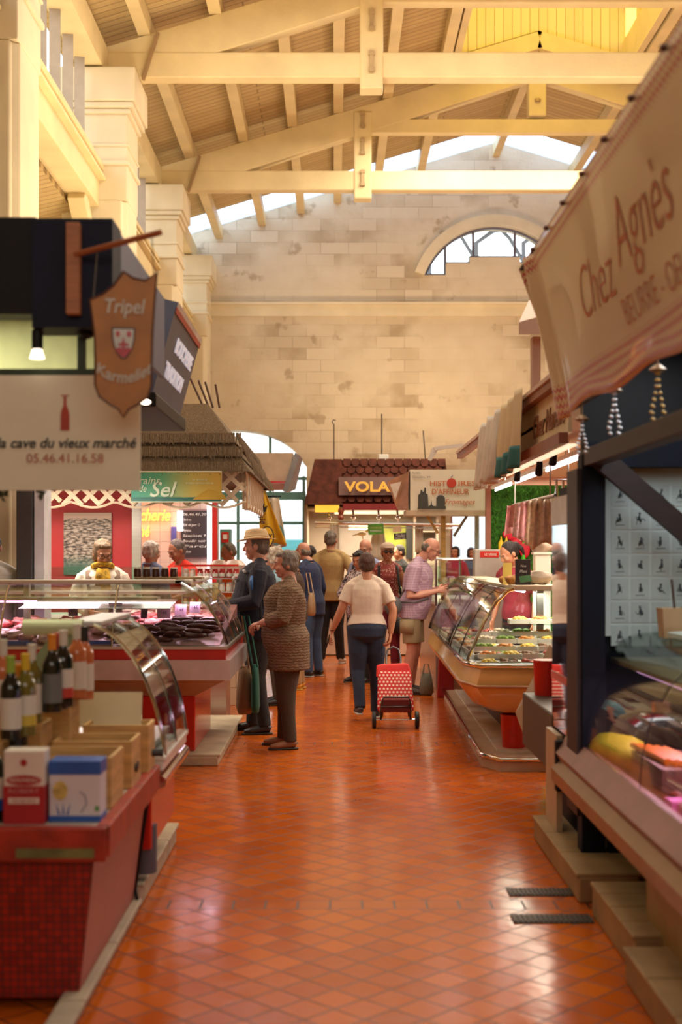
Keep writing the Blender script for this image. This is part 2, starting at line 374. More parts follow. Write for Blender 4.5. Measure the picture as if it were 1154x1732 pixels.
# lantern: boarded gable, upstands, glazed roof
boardv = NB('lantern_boards', .6); w_ = boardv.n('ShaderNodeTexBrick', offset=0, squash=1.0)
sp = boardv.n('ShaderNodeSeparateXYZ'); boardv.l(boardv.tc.outputs['Object'], sp.inputs[0]); cb = boardv.n('ShaderNodeCombineXYZ'); boardv.l(boardv.math('ADD', sp.outputs['X'], sp.outputs['Y']), cb.inputs[0]); boardv.l(sp.outputs['Z'], cb.inputs[1]); boardv.l(cb.outputs[0], w_.inputs['Vector'])
for k, x in (('Scale', 1), ('Brick Width', .14), ('Row Height', 9), ('Mortar Size', .006)): w_.inputs[k].default_value = x
w_.inputs['Color1'].default_value = (.72, .60, .38, 1); w_.inputs['Color2'].default_value = (.66, .54, .33, 1); w_.inputs['Mortar'].default_value = (.35, .24, .12, 1); boardv.col(w_.outputs['Color'])
LR = lambda x: 10.75 - .36 * abs(x - HX)
b = MB()
for y in (LY0 - .05, LY1):
    b.prism([(LX0, ROOF(LX0) - .3), (HX, ROOF(HX) - .3), (LX1, ROOF(LX1) - .3), (LX1, LR(LX1)), (HX, LR(HX)), (LX0, LR(LX0))], 'y', y, y + .05)
S(b, 'wall_lantern', boardv.m, loc=(0, 20, 9))
b = MB()
for x in (LX0, LX1): b.bx(x - .05, x + .05, LY0, LY1, ROOF(x) - .25, ROOF(x) + .28); b.bx(x - .05, x + .05, LY0, LY1, LR(x) - .1, LR(x) + .02)
for y in (16.8, 18.2, 19.6):
    for x in (LX0, LX1): b.bx(x - .04, x + .04, y - .04, y + .04, ROOF(x), LR(x))
    b.bar((LX0, y, LR(LX0)), (HX, y, LR(HX)), .06, .1); b.bar((HX, y, LR(HX)), (LX1, y, LR(LX1)), .06, .1)
b.bar((LX0, LY1 - .05, ROOF(LX0) - .12), (HX, LY1 - .05, ROOF(HX) - .12), .1, .26); b.bar((HX, LY1 - .05, ROOF(HX) - .12), (LX1, LY1 - .05, ROOF(LX1) - .12), .1, .26)
S(b, 'trim_5', cream)
b = MB()
for xa, xb in ((LX0, HX), (HX, LX1)): b.hexa([(xa, LY0, LR(xa)), (xb, LY0, LR(xb)), (xb, LY1, LR(xb)), (xa, LY1, LR(xa)), (xa, LY0, LR(xa) + .01), (xb, LY0, LR(xb) + .01), (xb, LY1, LR(xb) + .01), (xa, LY1, LR(xa) + .01)])
for x in (LX0, LX1): b.bx(x - .005, x + .005, LY0, LY1, ROOF(x) + .28, LR(x) - .1)
S(b, 'window_3', glass('amber_glazing', (1.0, .82, .35), .2), loc=(HX, 18, 10))
# purlins, bay by bay
PX = [-2.31, -1.45, -.67, .06, .85, 1.70, 4.76, 5.6, 6.4, 7.2, 8.0, 8.8]
for x in PX + [HX]:
    if x == HX: S(MB().bx(x - .07, x + .07, 20.9, 26, ROOF(x) - .27, ROOF(x) - .03), 'purlin', cream); continue
    S(MB().bx(x - .075, x + .075, 2, 26, ROOF(x) - .22 - .02, ROOF(x) - .02), 'purlin', cream)
# trusses
def truss(y, wall=False):
    t = thing('roof_truss', None, None, (HX, y, 7.3), kind='structure')
    T = lambda x: ROOF(x) - .24                     # underside of the purlins
    MB().bx(-2.95, 9.41, y - .11, y + .11, 7.32, 7.63).build('tie_beam', cream, t, bev=.015)
    for sg in (-1, 1):
        xe = HX + sg * 6.15; b = MB()
        pts = [(xe, T(xe)), (HX, T(HX)), (HX, T(HX) - .40), (xe, T(xe) - .50)]
        b.prism(pts, 'y', y - .10, y + .10).build('principal_rafter', cream, t, bev=.012)
        b = MB(); pts = [(xe, 7.63), (xe - sg * 2.6, 7.63), (xe - sg * 4.2, T(xe - sg * 4.2) - .42), (xe, T(xe) - .47)]
        xq = HX + sg * -2.78
        MB().bx(xq - .14, xq + .14, y - .13, y + .13, 7.18, T(xq) - .1).build('queen_post', cream, t, bev=.02)
        b = MB()
        for zz in (7.5, 8.0, 8.42): b.box((xq, y - .15, zz), (.05, .03, .26)); b.box((xq, y - .16, zz - .1), (.075, .03, .05)); b.box((xq, y - .16, zz + .1), (.075, .03, .05))
        b.build('iron_strap', M('painted_iron', (.40, .28, .14), .6), t)
        xb = HX - sg * 5.55 * 1
        b = MB(); b.bar((xb, y - .14, 7.28), (xb - sg * -.18, y - .14, 7.85), .035, .05, (0, 1, 0)).build('strap', M('rusty_strap', (.30, .19, .09), .7), t)
    MB().bx(HX - 2.92, HX + 2.92, y - .088, y + .088, 8.24, 8.46).build('straining_beam', cream, t, bev=.012)
    MB().bx(HX - .14, HX + .14, y - .12, y + .12, 8.50, T(HX)).build('king_post', cream, t, bev=.02)
    b = MB(); b.lathe([(.0, 8.72), (.05, 8.72), (.05, 8.76), (0, 8.76)], (HX, y - .13, 0), 6); b.build('bolt', M('painted_iron'), t)
for y in (11.05, 15.9, 20.8): truss(y)

# left arcade: piers, clerestory louvres, sill beams
def pier(name, y, xin=-2.47):
    b = MB(); x0, x1 = -3.25, xin; ya, yb = y - .42, y + .42
    b.prism([(x0, ya), (x1 - .07, ya), (x1 - .055, ya + .04), (x1, ya + .09), (x1, yb - .07), (x1 - .07, yb), (x0, yb)], 'z', 0, 5.75)
    b.bx(x0, x1, ya, yb, 5.75, 6.79)
    b.bx(x0, x1 + .03, ya - .03, yb + .03, 6.16, 6.22); b.bx(x0, x1 + .02, ya - .02, yb + .02, 6.38, 6.42)
    b.bx(x0, x1 + .04, ya - .04, yb + .04, 6.77, 6.83); b.bx(x0, x1 + .08, ya - .08, yb + .08, 6.83, 6.90); b.bx(x0, x1 + .11, ya - .11, yb + .11, 6.90, 7.30)
    return S(b, name, creamL, bev=.015)
for i, y in enumerate((1.35, 6.2, 11.05, 15.9, 20.8)): pier('wall_pier', y, -2.59 if y < 12 else -2.47)
pier('wall_pier', 25.6)
b = MB(); b.bx(-3.05, -2.75, -5, 26, 7.32, 7.66); S(b, 'trim_6', cream)
for y0, y1 in ((-4, .93), (1.77, 5.78), (6.62, 10.63), (11.47, 15.48), (16.32, 20.38), (21.22, 25.18)):
    b = MB(); b.bx(-3.1, -2.80, y0, y1, 5.67, 6.10); b.bx(-3.1, -2.74, y0, y1, 6.10, 6.17); b.bx(-3.1, -2.72, y0, y1, 5.98, 6.02)
    b.bar((-2.95, y0, 5.25), (-2.95, y0 + .6, 5.67), .2, .18); b.bar((-2.95, y1, 5.25), (-2.95, y1 - .6, 5.67), .2, .18)
    S(b, 'sill_beam', cream, bev=.01)
    n = 6
    for k in range(n):
        yk = y0 + (y1 - y0) * (k + .5) / n
        S(MB().box((-2.97, yk, 6.75), (.12, .04, 1.2), (0, 0, R(10))), 'louvre_fin', M('grey_louvre', (.36, .30, .24), .6))
# left side aisle: sloping board ceiling and outer wall
b = MB(); b.hexa([(-3.1, -5, 5.62), (-9, -5, 4.3), (-9, 26, 4.3), (-3.1, 26, 5.62), (-3.1, -5, 5.70), (-9, -5, 4.38), (-9, 26, 4.38), (-3.1, 26, 5.70)])
S(b, 'ceiling_aisle', boards, loc=(0, 0, 0))
for y in (3, 8, 13.2, 18.3, 23): S(MB().bar((-3.1, y, 5.48), (-8.9, y, 4.18), .14, .2), 'aisle_rafter', cream)
S(MB().bx(-9.1, -9, -5, 26.5, 0, 4.4), 'wall_left', M('yellow_plaster', (.62, .48, .24), .8))
S(MB().bx(12.4, 12.5, -5, 26.5, 0, 7.4), 'wall_right', M('yellow_plaster'))
S(MB().bx(-9.1, 12.5, -5.1, -5, 0, 9.8), 'wall_front', M('yellow_plaster'))
S(MB().bx(9.35, 9.9, -5, 26, 5.2, 7.6), 'wall_right_upper', creamL)
b = MB(); b.hexa([(9.4, -5, 5.6), (12.5, -5, 4.6), (12.5, 26, 4.6), (9.4, 26, 5.6), (9.4, -5, 5.7), (12.5, -5, 4.7), (12.5, 26, 4.7), (9.4, 26, 5.7)]); S(b, 'ceiling_right_aisle', boards, loc=(0, 0, 0))

# market door in the end wall: teal iron frame and glazing, street beyond
teal = M('teal_paint', (.10, .26, .24), .4)
d = thing('door_1', None, None, (-1.95, 26.3, 0), kind='structure')
b = MB()
for x in (-3.3, -2.6, -1.95, -1.3, -.62): b.bx(x - .03, x + .03, 26.27, 26.33, 0, 3.9 if abs(x + 1.95) < .9 else 3.1)
for z in (.05, 1.1, 2.15, 3.05): b.bx(-3.35, -.56, 26.28, 26.32, z - .03, z + .03)
b.bx(-3.32, -.58, 26.26, 26.34, 2.62, 2.78)
b.build('door_frame', teal, d)
MB().bx(-3.3, -.6, 26.295, 26.30, .1, 3.05).build('pane', glass('clear_pane'), d)
MB().bx(-3.25, -2.75, 26.22, 26.27, 0, 2.2).build('door_panel', teal, d)
d2 = thing('door_2', None, None, (3.3, 26.3, 0), kind='structure')
b = MB()
for x in (2.36, 2.9, 3.3, 3.8, 4.3): b.bx(x - .025, x + .025, 26.27, 26.33, 0, 2.5)
b.bx(2.32, 4.35, 26.28, 26.32, 2.44, 2.55); b.bx(2.32, 4.35, 26.28, 26.32, 1.15, 1.2); b.build('door_frame', M('red_brown_iron', (.28, .10, .09), .5), d2)
# street facades beyond the doors
wh = M('white_facade', (.82, .80, .76), .8)
b = thing('street_building', 'pale stone building across the street beyond the far doors', 'building', (0, 40, 0))
f = MB().bx(-14, 16, 40, 44, 0, 7).build('facade', wh, b)
for i, x in enumerate((-7, -4.2, -1.4, 4, 6.8)):
    w1 = MB().bx(x - .5, x + .5, 39.93, 40, .9, 2.6).build('shutter', M('pale_blue_shutter', (.60, .68, .72), .6), b)
aw = MB(); 
def awf(u, v): x = -1.75 + 1.3 * u; return (x, 30.6 - .9 * v, 1.85 - .38 * v + (.04 * math.sin(x * 18) if v > .8 else 0))
aw.grid(awf, 40, 8, .01); st_ = thing('street_stall', 'small street stall with a scalloped teal awning outside the left far door', 'stall', (-1.1, 30.2, 0)); aw.build('awning', M('teal_canvas', (.02, .20, .20), .7), st_)
for x in (-1.72, -.48): MB().bx(x - .02, x + .02, 29.75, 29.79, -.02, 1.5).build('post', wh, st_); MB().bx(x - .02, x + .02, 30.56, 30.6, -.02, 1.84).build('post', wh, st_)
# ================================================================ LEFT SIDE
steel = M('brushed_steel', (.62, .62, .60), .28, 1, var=.06, scale=3, stretch=(1, 1, 14))
chrome = M('chrome', (.80, .80, .80), .10, 1, var=.02)
white_pl = M('white_enamel', (.78, .76, .70), .3, var=.03)
redp = M('red_enamel', (.55, .02, .012), .25, var=.08, coat=.4)
pane = glass('display_glass', (.93, .98, .96), .55)
pine = M('pine_wood', (.58, .34, .12), .55, var=.22, scale=5, stretch=(1, 1, 9), bump=.1)
kerbm = M('worn_kerb_stone', (.42, .34, .23), .8, var=.2, scale=4, bump=.4)
black = M('black_lacquer', (.007, .006, .008), .5, var=.1, spec=.25)
navy = M('navy_board', (.006, .010, .030), .6, var=.15, spec=.25)
greyb = M('blue_grey_board', (.13, .16, .27), .5, var=.06)

# -- wine stall table
t = thing('wine_table', 'red painted wooden display table of the wine stall with a mosaic tiled front', 'table', (-1.8, 5.1, 0))
MB().bx(-3.0, -.763, 4.35, 5.62, .60, .63).build('tabletop', M('pale_linoleum', (.50, .43, .34), .5, var=.15), t)
redw = M('worn_red_wood', (.34, .03, .012), .45, var=.35, scale=7, stretch=(1, 5, 1), bump=.2)
b = MB(); b.bx(-3.0, -.763, 4.33, 4.38, .52, .632); b.bx(-.80, -.755, 4.36, 5.62, .53, .635); b.build('fascia', redw, t, bev=.004, label='worn red wooden fascia with chipped edge')
MB().bx(-1.06, -.80, 4.322, 4.331, .535, .565).build('paint_chip', M('olive_chip', (.16, .16, .05), .7, var=.4), t, label='flaked olive patch on the fascia')
nb = NB('red_mosaic', .3); sp = nb.n('ShaderNodeSeparateXYZ'); nb.l(nb.tc.outputs['Object'], sp.inputs[0]); cb = nb.n('ShaderNodeCombineXYZ'); nb.l(sp.outputs['X'], cb.inputs[0]); nb.l(sp.outputs['Z'], cb.inputs[1])
br = nb.n('ShaderNodeTexBrick', offset=0, squash=1.0); nb.l(cb.outputs[0], br.inputs['Vector'])
for k, x in (('Scale', 1), ('Brick Width', .025), ('Row Height', .025), ('Mortar Size', .0025)): br.inputs[k].default_value = x
br.inputs['Color1'].default_value = (.42, .02, .01, 1); br.inputs['Color2'].default_value = (.22, .01, .008, 1); br.inputs['Mortar'].default_value = (.08, .02, .02, 1); nb.col(br.outputs['Color'])
MB().hexa([(-3, 4.42, .04), (-.87, 4.42, .04), (-.87, 4.5, .04), (-3, 4.5, .04), (-3, 4.38, .52), (-.81, 4.38, .52), (-.81, 4.5, .52), (-3, 4.5, .52)]).build('front_panel', nb.m, t, label='red mosaic tiled front')
MB().hexa([(-.90, 4.5, .05), (-.868, 4.42, .05), (-.868, 5.6, .05), (-.90, 5.6, .05), (-.84, 4.5, .53), (-.808, 4.38, .53), (-.808, 5.6, .53), (-.84, 5.6, .53)]).build('side_panel', M('dusty_red_panel', (.32, .055, .028), .45, var=.15, scale=3), t)
b = MB(); b.tube([(-.80, 5.6, .52), (-.86, 5.6, .10), (-.84, 5.58, .03)], .008, 6); b.build('cable', black, t)
def kerb(name, label, x0, x1, y0, y1, h, n=6, mat=kerbm, group=None):
    k = thing(name, label, 'plinth', ((x0 + x1) / 2, y0, 0), group)
    MB().bx(x0, x1, y0, y1, 0, h - .015).build('base_block', mat, k, bev=.01)
    b = MB(); st = (y1 - y0) / n
    for i in range(n): b.bx(x0 - .01, x1 + .015, y0 + i * st + .004, y0 + (i + 1) * st - .004, h - .02, h)
    b.build('capping', mat, k, bev=.006); return k
kerb('stone_kerb', 'narrow pale stone kerb along the foot of the wine table', -.91, -.845, 2.4, 5.62, .06, 5)
kerb('stone_kerb', 'wider brown stone kerb just past the wine table', -1.3, -.845, 5.66, 6.95, .11, 3)

# -- bag-in-box wines
def wine_box(x0, x1, y0, y1, z, h, label, mats, kind):
    t = thing('wine_box', label, 'box', ((x0 + x1) / 2, (y0 + y1) / 2, z))
    MB().bx(x0, x1, y0, y1, z, z + h).build('carton', mats[0], t, bev=.004)
    xm = (x0 + x1) / 2; fz = lambda u: z + h * u; F = lambda u, v, dy=.002: frame((x0 + (x1 - x0) * u, y0 - dy, fz(v)), (1, 0, 0), (0, 0, 1))
    W = x1 - x0
    if kind == 'red':
        MB().bx(x0 - .001, x1 + .001, y0 - .001, y1 + .001, z, fz(.52)).build('printed_band', mats[1], t, label='dark red lower half of the carton')
        poly_plate([(W * .44 * math.cos(a), h * .07 * math.sin(a)) for a in [i * math.pi / 8 for i in range(16)]], F(.5, .60), .001, mats[1], t, 'swoosh')
        text('NOUVEAU', .017, F(.5, .60, .0045), mats[2], t, width=W * .7)
        text('ROBERT', .022, F(.5, .45, .003), mats[3], t, width=W * .75)
        MB().bx(x0 + W * .12, x1 - W * .12, y0 - .002, y0, fz(.28), fz(.36)).build('label_patch', mats[2], t)
        text('VIN DE PAYS', .01, F(.5, .32, .004), mats[1], t, width=W * .6)
        poly_plate([(.012 * math.cos(a), .012 * math.sin(a)) for a in [i * math.pi / 6 for i in range(12)]], F(.5, .84), .001, mats[1], t, 'emblem')
    else:
        MB().bx(x0 - .001, x1 + .001, y0 - .001, y1 + .001, fz(.78), fz(1.0) + .001).build('printed_band', mats[1], t, label='blue top band')
        MB().bx(x0 - .001, x1 + .001, y0 - .001, y1 + .001, z, fz(.10)).build('printed_band', mats[1], t, label='blue foot band')
        poly_plate([(.026 * math.cos(a), .033 * math.sin(a)) for a in [i * math.pi / 8 for i in range(16)]], F(.22, .52), .001, mats[2], t, 'flower_print')
        for k in range(3): poly_plate([(-.004, 0), (.004, 0), (.010 * (k - 1), .04)], F(.2 + .08 * k, .12), .001, mats[1], t, 'grass_print')
        MB().bx(x1 - .018, x1 - .004, y0 - .002, y0, fz(.18), fz(.26)).build('eco_mark', M('leaf_green', (.08, .30, .05), .5), t)
        MB().tube([(x0 + W * .62, y0 - .002, fz(.15)), (x0 + W * .74, y0 - .002, fz(.3)), (x0 + W * .70, y0 - .002, fz(.45)), (x0 + W * .6, y0 - .002, fz(.5))], .0015, 4).build('line_drawing', M('ink', (.1, .1, .2), .6), t)
    return t
wr = M('carton_red', (.40, .015, .02), .45); wwt = M('carton_white', (.74, .66, .58), .5, var=.05); wb = M('carton_blue', (.02, .10, .42), .45); wy = M('flower_yellow', (.55, .42, .12), .5, var=.4, scale=40)
wine_box(-1.12, -.983, 4.40, 4.49, .632, .248, 'tall white and red wine carton at the front of the red table', [wwt, wr, wwt, M('carton_pink', (.6, .25, .25), .5)], 'red')
wine_box(-.975, -.80, 4.44, 4.56, .632, .205, 'white and blue wine carton with a yellow flower print', [M('carton_ice', (.66, .64, .68), .5, var=.05), wb, wy], 'blue')

# -- open pine crates
def crate(x0, x1, y0, y1, z, h, label, group='open wooden wine crates', th=.012):
    t = thing('wooden_crate', label, 'crate', ((x0 + x1) / 2, (y0 + y1) / 2, z), group)
    MB().bx(x0, x1, y0, y0 + th, z, z + h).build('side_board', pine, t, bev=.002); MB().bx(x0, x1, y1 - th, y1, z, z + h).build('side_board', pine, t, bev=.002)
    MB().bx(x0, x0 + th, y0 + th, y1 - th, z, z + h).build('end_board', pine, t, bev=.002); MB().bx(x1 - th, x1, y0 + th, y1 - th, z, z + h).build('end_board', pine, t, bev=.002)
    MB().bx(x0 + th, x1 - th, y0 + th, y1 - th, z, z + th).build('bottom_board', pine, t); return t
crate(-1.18, -.80, 4.66, 4.93, .632, .185, 'open pine crate on the table edge behind the blue wine carton')
crate(-1.10, -.79, 5.06, 5.30, .632, .185, 'middle one of the three open pine crates on the table edge')
crate(-1.05, -.775, 5.42, 5.61, .632, .20, 'farthest of the three open pine crates on the table edge')
crate(-1.72, -1.19, 4.60, 4.84, .632, .235, 'pine crate under the nearest row of upright bottles', 'crates under the bottles')
crate(-1.50, -1.115, 4.94, 5.14, .632, .265, 'pine crate under the black capped wine bottle', 'crates under the bottles')
crate(-1.45, -1.06, 5.20, 5.41, .632, .335, 'pine crate under the rose wine bottles', 'crates under the bottles')
l = thing('crate_lid', 'pale flat wooden crate lid standing behind the open crates', 'lid', (-.95, 5.62, .80))
MB().box((-.98, 5.60, .875), (.30, .012, .15), (R(-12), 0, 0)).build('board', M('bare_wood', (.62, .50, .32), .6, var=.08), l)

# -- bottles
def gl_b(n, c): return M(n, c, .08, 0, var=.05, coat=.5)
dkg = gl_b('dark_bottle_glass', (.010, .012, .008)); olv = gl_b('olive_bottle_glass', (.16, .13, .02)); ros = gl_b('rose_wine_glass', (.55, .16, .06)); paper = M('label_paper', (.72, .68, .60), .6, var=.05)
caps = {k: M('capsule_' + k, c, .35, 0, var=.08) for k, c in dict(white=(.70, .68, .60), green=(.30, .48, .06), orange=(.75, .28, .02), yellow=(.72, .50, .03), red=(.50, .03, .02), black=(.02, .02, .02)).items()}
def bottle(loc, g, cap, label, lab=paper, r=.038, h=.30, stripe=None, group='wine bottles on the red table', lying=False):
    t = thing('wine_bottle', label, 'bottle', (0, 0, 0), group); s = r / .038
    MB().lathe([(0, 0), (r, 0.003), (r, h * .60), (r * .93, h * .66), (r * .55, h * .74), (.0155 * s, h * .79), (.0145 * s, h * .97), (.0165, h * .975), (.0165, h)], n=20).build('bottle_glass', g, t, smooth=True)
    MB().lathe([(.0162, h * .80), (.0158, h * .97), (.0178, h * .975), (.0178, h * 1.004), (0, h * 1.005)], n=14).build('capsule', caps[cap], t, smooth=True)
    MB().lathe([(r + .0006, h * .13), (r + .0008, h * .13), (r + .0008, h * .50), (r + .0006, h * .50)], n=20).build('paper_label', lab, t, smooth=True)
    if stripe: MB().lathe([(r + .0012, h * .13), (r + .0014, h * .13), (r + .0014, h * .26), (r + .0012, h * .26)], n=20).build('label_stripe', stripe, t, smooth=True)
    t.location = loc
    if lying: t.rotation_euler = (0, R(90), R(lying))
    return t
redl = M('label_red', (.55, .05, .03), .6); orl = M('label_orange', (.75, .22, .03), .6); grl = M('label_grey', (.16, .17, .17), .6); yel = M('label_yellow', (.65, .48, .06), .6)
def at(px, ptop, d): p = P(px, ptop, d); return (p.x, p.y, p.z - .30)
bottle(at(18, 1110, 4.70), dkg, 'green', 'dark wine bottle with a green capsule and tall white label')
bottle(at(30, 1124, 4.80), dkg, 'orange', 'dark wine bottle with an orange capsule and orange label', orl)
bottle(at(43, 1106, 4.78), olv, 'yellow', 'olive glass wine bottle with a yellow capsule', paper, stripe=yel)
bottle(at(54, 1090, 4.97), olv, 'white', 'olive glass wine bottle with a white capsule')
bottle(at(5, 1082, 4.95), ros, 'white', 'orange tinted wine bottle with white capsule at the left edge')
bottle(at(88, 1073, 5.00), dkg, 'orange', 'black wine bottle with a grey label and orange topped capsule', grl)
bottle(at(98, 1071, 5.10), dkg, 'red', 'black wine bottle with a red capsule behind the grey labelled one', paper, stripe=redl)
bottle(at(107, 1066, 5.07), dkg, 'white', 'dark wine bottle with a white capsule and red striped label', paper, stripe=redl)
bottle(at(130, 1056, 5.28), ros, 'white', 'rose wine bottle with a white label nearest the aisle', paper)
bottle(at(143, 1060, 5.36), ros, 'black', 'rose wine bottle with a dark capsule beside the white labelled rose', paper)
bottle((-1.155, 4.72, .635), dkg, 'black', 'low dark wine bottle with a white label standing before the crates', paper, r=.03, h=.26)
bottle((-1.17, 4.46, .632), dkg, 'black', 'dark wine bottle with a blue and white label left of the red carton', paper, stripe=wb)
for i, (x, y, z, g, lb) in enumerate([(-1.13, 4.76, .70, dkg, 'dark bottle lying in the nearest open crate with a cream label'), (-1.15, 4.86, .70, olv, 'olive bottle lying at the back of the nearest open crate'), (-1.08, 5.13, .70, dkg, 'dark bottle lying in the middle open crate'), (-1.085, 5.23, .70, dkg, 'dark bottle lying at the back of the middle open crate'), (-1.03, 5.51, .70, olv, 'pale labelled bottle lying in the farthest open crate')]):
    bottle((x, y, z), g, 'black', lb, paper, group='bottles lying in the open crates', lying=4 * (-1) ** i)

# -- display cabinet generic pieces
def curve_glass(xt, zt, xb, zb, bulge, n=10):          # arc from the top edge to the bottom rim
    pts = []
    for i in range(n + 1):
        t = i / n; a = t * math.pi / 2
        x = xt + (xb - xt) * (math.sin(a) * bulge + t * (1 - bulge)); z = zt + (zb - zt) * ((1 - math.cos(a)) * bulge + t * (1 - bulge)); pts.append((x, z))
    return pts
# small curved cabinet at the end of the wine table
t = thing('curved_display_case', 'small curved glass display case just past the wine table', 'display case', (-1.3, 6.1, 0))
MB().bx(-2.3, -.80, 5.68, 6.50, .25, .60).build('body', redp, t, bev=.01)
b = MB(); b.bx(-2.3, -.745, 5.66, 6.54, .60, .64); b.bx(-.79, -.735, 5.66, 6.54, .64, .665); b.build('rim', white_pl, t, bev=.005)
MB().tube([(-.765, 5.70, .545), (-.765, 6.62, .545)], .028, 12).build('bumper_rail', chrome, t, smooth=True)
MB().tube([(-.84, 5.75, .35), (-.84, 5.75, .15), (-.84, 5.75, .14)], .055, 14).build('foot', M('grey_rubber', (.10, .10, .12), .6), t, smooth=True)
pr = curve_glass(-1.06, 1.235, -.745, .66, .75)
MB().strip(pr, 'y', 5.72, 6.50, .006).build('curved_pane', pane, t, smooth=True)
for y in (5.70, 6.10, 6.50):
    MB().tube([(x + .003, y, z) for x, z in pr], .006 if y == 6.10 else .009, 6).build('pane_edge_trim', chrome, t, smooth=True)
b = MB(); b.bx(-1.17, -1.02, 5.70, 6.52, 1.23, 1.25); b.build('top_rail', M('pale_metal', (.62, .63, .68), .3, .3), t, bev=.004)
cg = M('pale_green_plastic', (.50, .52, .34), .4, var=.04)
b = MB(); b.tube([(-1.36, 5.69, 1.225), (-1.10, 5.69, 1.225)], (.035), 12); b.build('end_cap', cg, t, smooth=True)
MB().bar((-1.17, 5.70, 1.21), (-1.40, 5.70, .90), .09, .015, (0, 1, 0)).build('end_strut', M('sage_panel', (.22, .27, .15), .5), t)
MB().bx(-2.25, -.82, 5.74, 6.48, .66, .69).build('display_deck', steel, t)

# -- butcher counter
BX, BY = -.76, 9.10
t = thing('butcher_counter', 'long butcher display counter with slanted glass, red band and red pedestal', 'counter', (-2, 10, 0))
band = lambda o, z0, z1, nm, m, y1=10.85: MB().bx(-4.6, -1.5, BY - o, 10.25, z0, z1).bx(-1.5, BX + o, BY - o, y1, z0, z1).build(nm, m, t)
band(0, .80, .875, 'red_band', redp); band(.03, .66, .80, 'bumper_band', M('satin_aluminium', (.62, .60, .62), .3, .7)); band(.012, .875, .895, 'rim', steel)
MB().hexa([(-4.5, 9.55, .50), (-1.5, 9.55, .50), (-1.5, 10.2, .50), (-4.5, 10.2, .50), (-4.6, BY + .02, .66), (-1.5, BY + .02, .66), (-1.5, 10.25, .66), (-4.6, 10.25, .66)]).hexa([(-1.5, 9.55, .50), (-1.02, 9.55, .50), (-1.02, 10.82, .50), (-1.5, 10.82, .50), (-1.5, BY + .02, .66), (BX, BY + .02, .66), (BX, 10.85, .66), (-1.5, 10.85, .66)]).build('underside', M('warm_grey', (.38, .32, .30), .5), t)
MB().bx(-1.42, -1.03, 9.6, 10.82, .085, .50).build('pedestal', redp, t, bev=.012)
MB().bx(-4.4, -1.76, 9.7, 10.2, 0, .50).build('pedestal', M('dark_red_enamel', (.25, .02, .02), .4), t)
MB().hexa([(-4.5, BY + .05, .87), (-1.5, BY + .05, .87), (-1.5, 10.2, .87), (-4.5, 10.2, .87), (-4.5, BY + .05, .90), (-1.5, BY + .05, .90), (-1.5, 10.2, 1.019), (-4.5, 10.2, 1.019)]).hexa([(-1.5, BY + .05, .87), (BX - .05, BY + .05, .87), (BX - .05, 10.82, .87), (-1.5, 10.82, .87), (-1.5, BY + .05, .90), (BX - .05, BY + .05, .90), (BX - .05, 10.82, 1.12), (-1.5, 10.82, 1.12)]).build('display_deck', M('deck_pinkish_steel', (.36, .17, .17), .35, .2, var=.3), t)
DK = lambda y: .90 + (y - BY - .05) * .1128
pr = curve_glass(-1.10, 1.335, BX - .01, .895, .5)
MB().strip(pr, 'y', BY + .12, 10.82, .006).build('side_pane', pane, t, smooth=True)
for y in (9.3, 9.9, 10.4, 10.82): MB().tube([(x + .004, y, z) for x, z in pr], .007 if y not in (9.3,) else .011, 6).build('pane_edge_trim', chrome, t, smooth=True)
b = MB(); pf = curve_glass(BY + .33, 1.335, BY + .01, .895, .45)
b.strip([(y, z) for y, z in pf], 'x', -4.5, BX - .08, .006); b.build('front_pane', pane, t, smooth=True)
for x in (-3.2, -2.35, -1.56): MB().tube([(x, y - .004, z) for y, z in pf], .007, 6).build('pane_edge_trim', chrome, t, smooth=True)
b = MB(); b.bx(-4.5, -1.08, BY + .30, BY + .42, 1.325, 1.355); b.bx(-1.16, -1.04, BY + .30, 10.84, 1.325, 1.355); b.build('top_rail', white_pl, t, bev=.008)
MB().bx(-4.4, -1.15, BY + .42, BY + .75, 1.345, 1.352).build('top_shelf', glass('shelf_glass', (.80, .92, .88), .5), t)
MB().hexa([(-2.3, 9.46, 1.14), (-1.2, 9.46, 1.14), (-1.2, 9.95, 1.19), (-2.3, 9.95, 1.19), (-2.3, 9.46, 1.146), (-1.2, 9.46, 1.146), (-1.2, 9.95, 1.196), (-2.3, 9.95, 1.196)]).build('pale_shelf', M('pale_reflection', (.45, .48, .45), .15), t)  # pale opaque colour imitates the reflective band on the counter glass
MB().bx(-4.4, -1.15, BY + .95, BY + 1.25, 1.23, 1.25).build('serving_shelf', M('pale_shelf', (.75, .74, .70), .3), t)
b = MB(); b.tube([(-4.3, BY + .55, 1.19), (-2.2, BY + .5, 1.19)], .008, 8); b.build('lamp_tube', M('pink_tube', (.9, .7, .9), .4, emit=(1, .45, .90), es=2.2), t)
MB().bx(-4.3, -1.3, BY + .42, BY + .60, 1.205, 1.225).build('lamp_housing', white_pl, t)
for x in (-3.3, -2.3): MB().bx(x - .02, x + .02, BY + .6, BY + .66, .9, 1.33).build('shelf_post', steel, t)
for x, y in ((-2.2, 9.7), (-1.35, 9.9)):
    a = area('meat_lamp', (x, y, 1.18), (.9, .3), 9, (1, .62, .80))
kerb('stone_kerb', 'low grey stone plinth under the red pedestal of the butcher counter', -1.75, -.845, 9.45, 11.75, .085, 4)

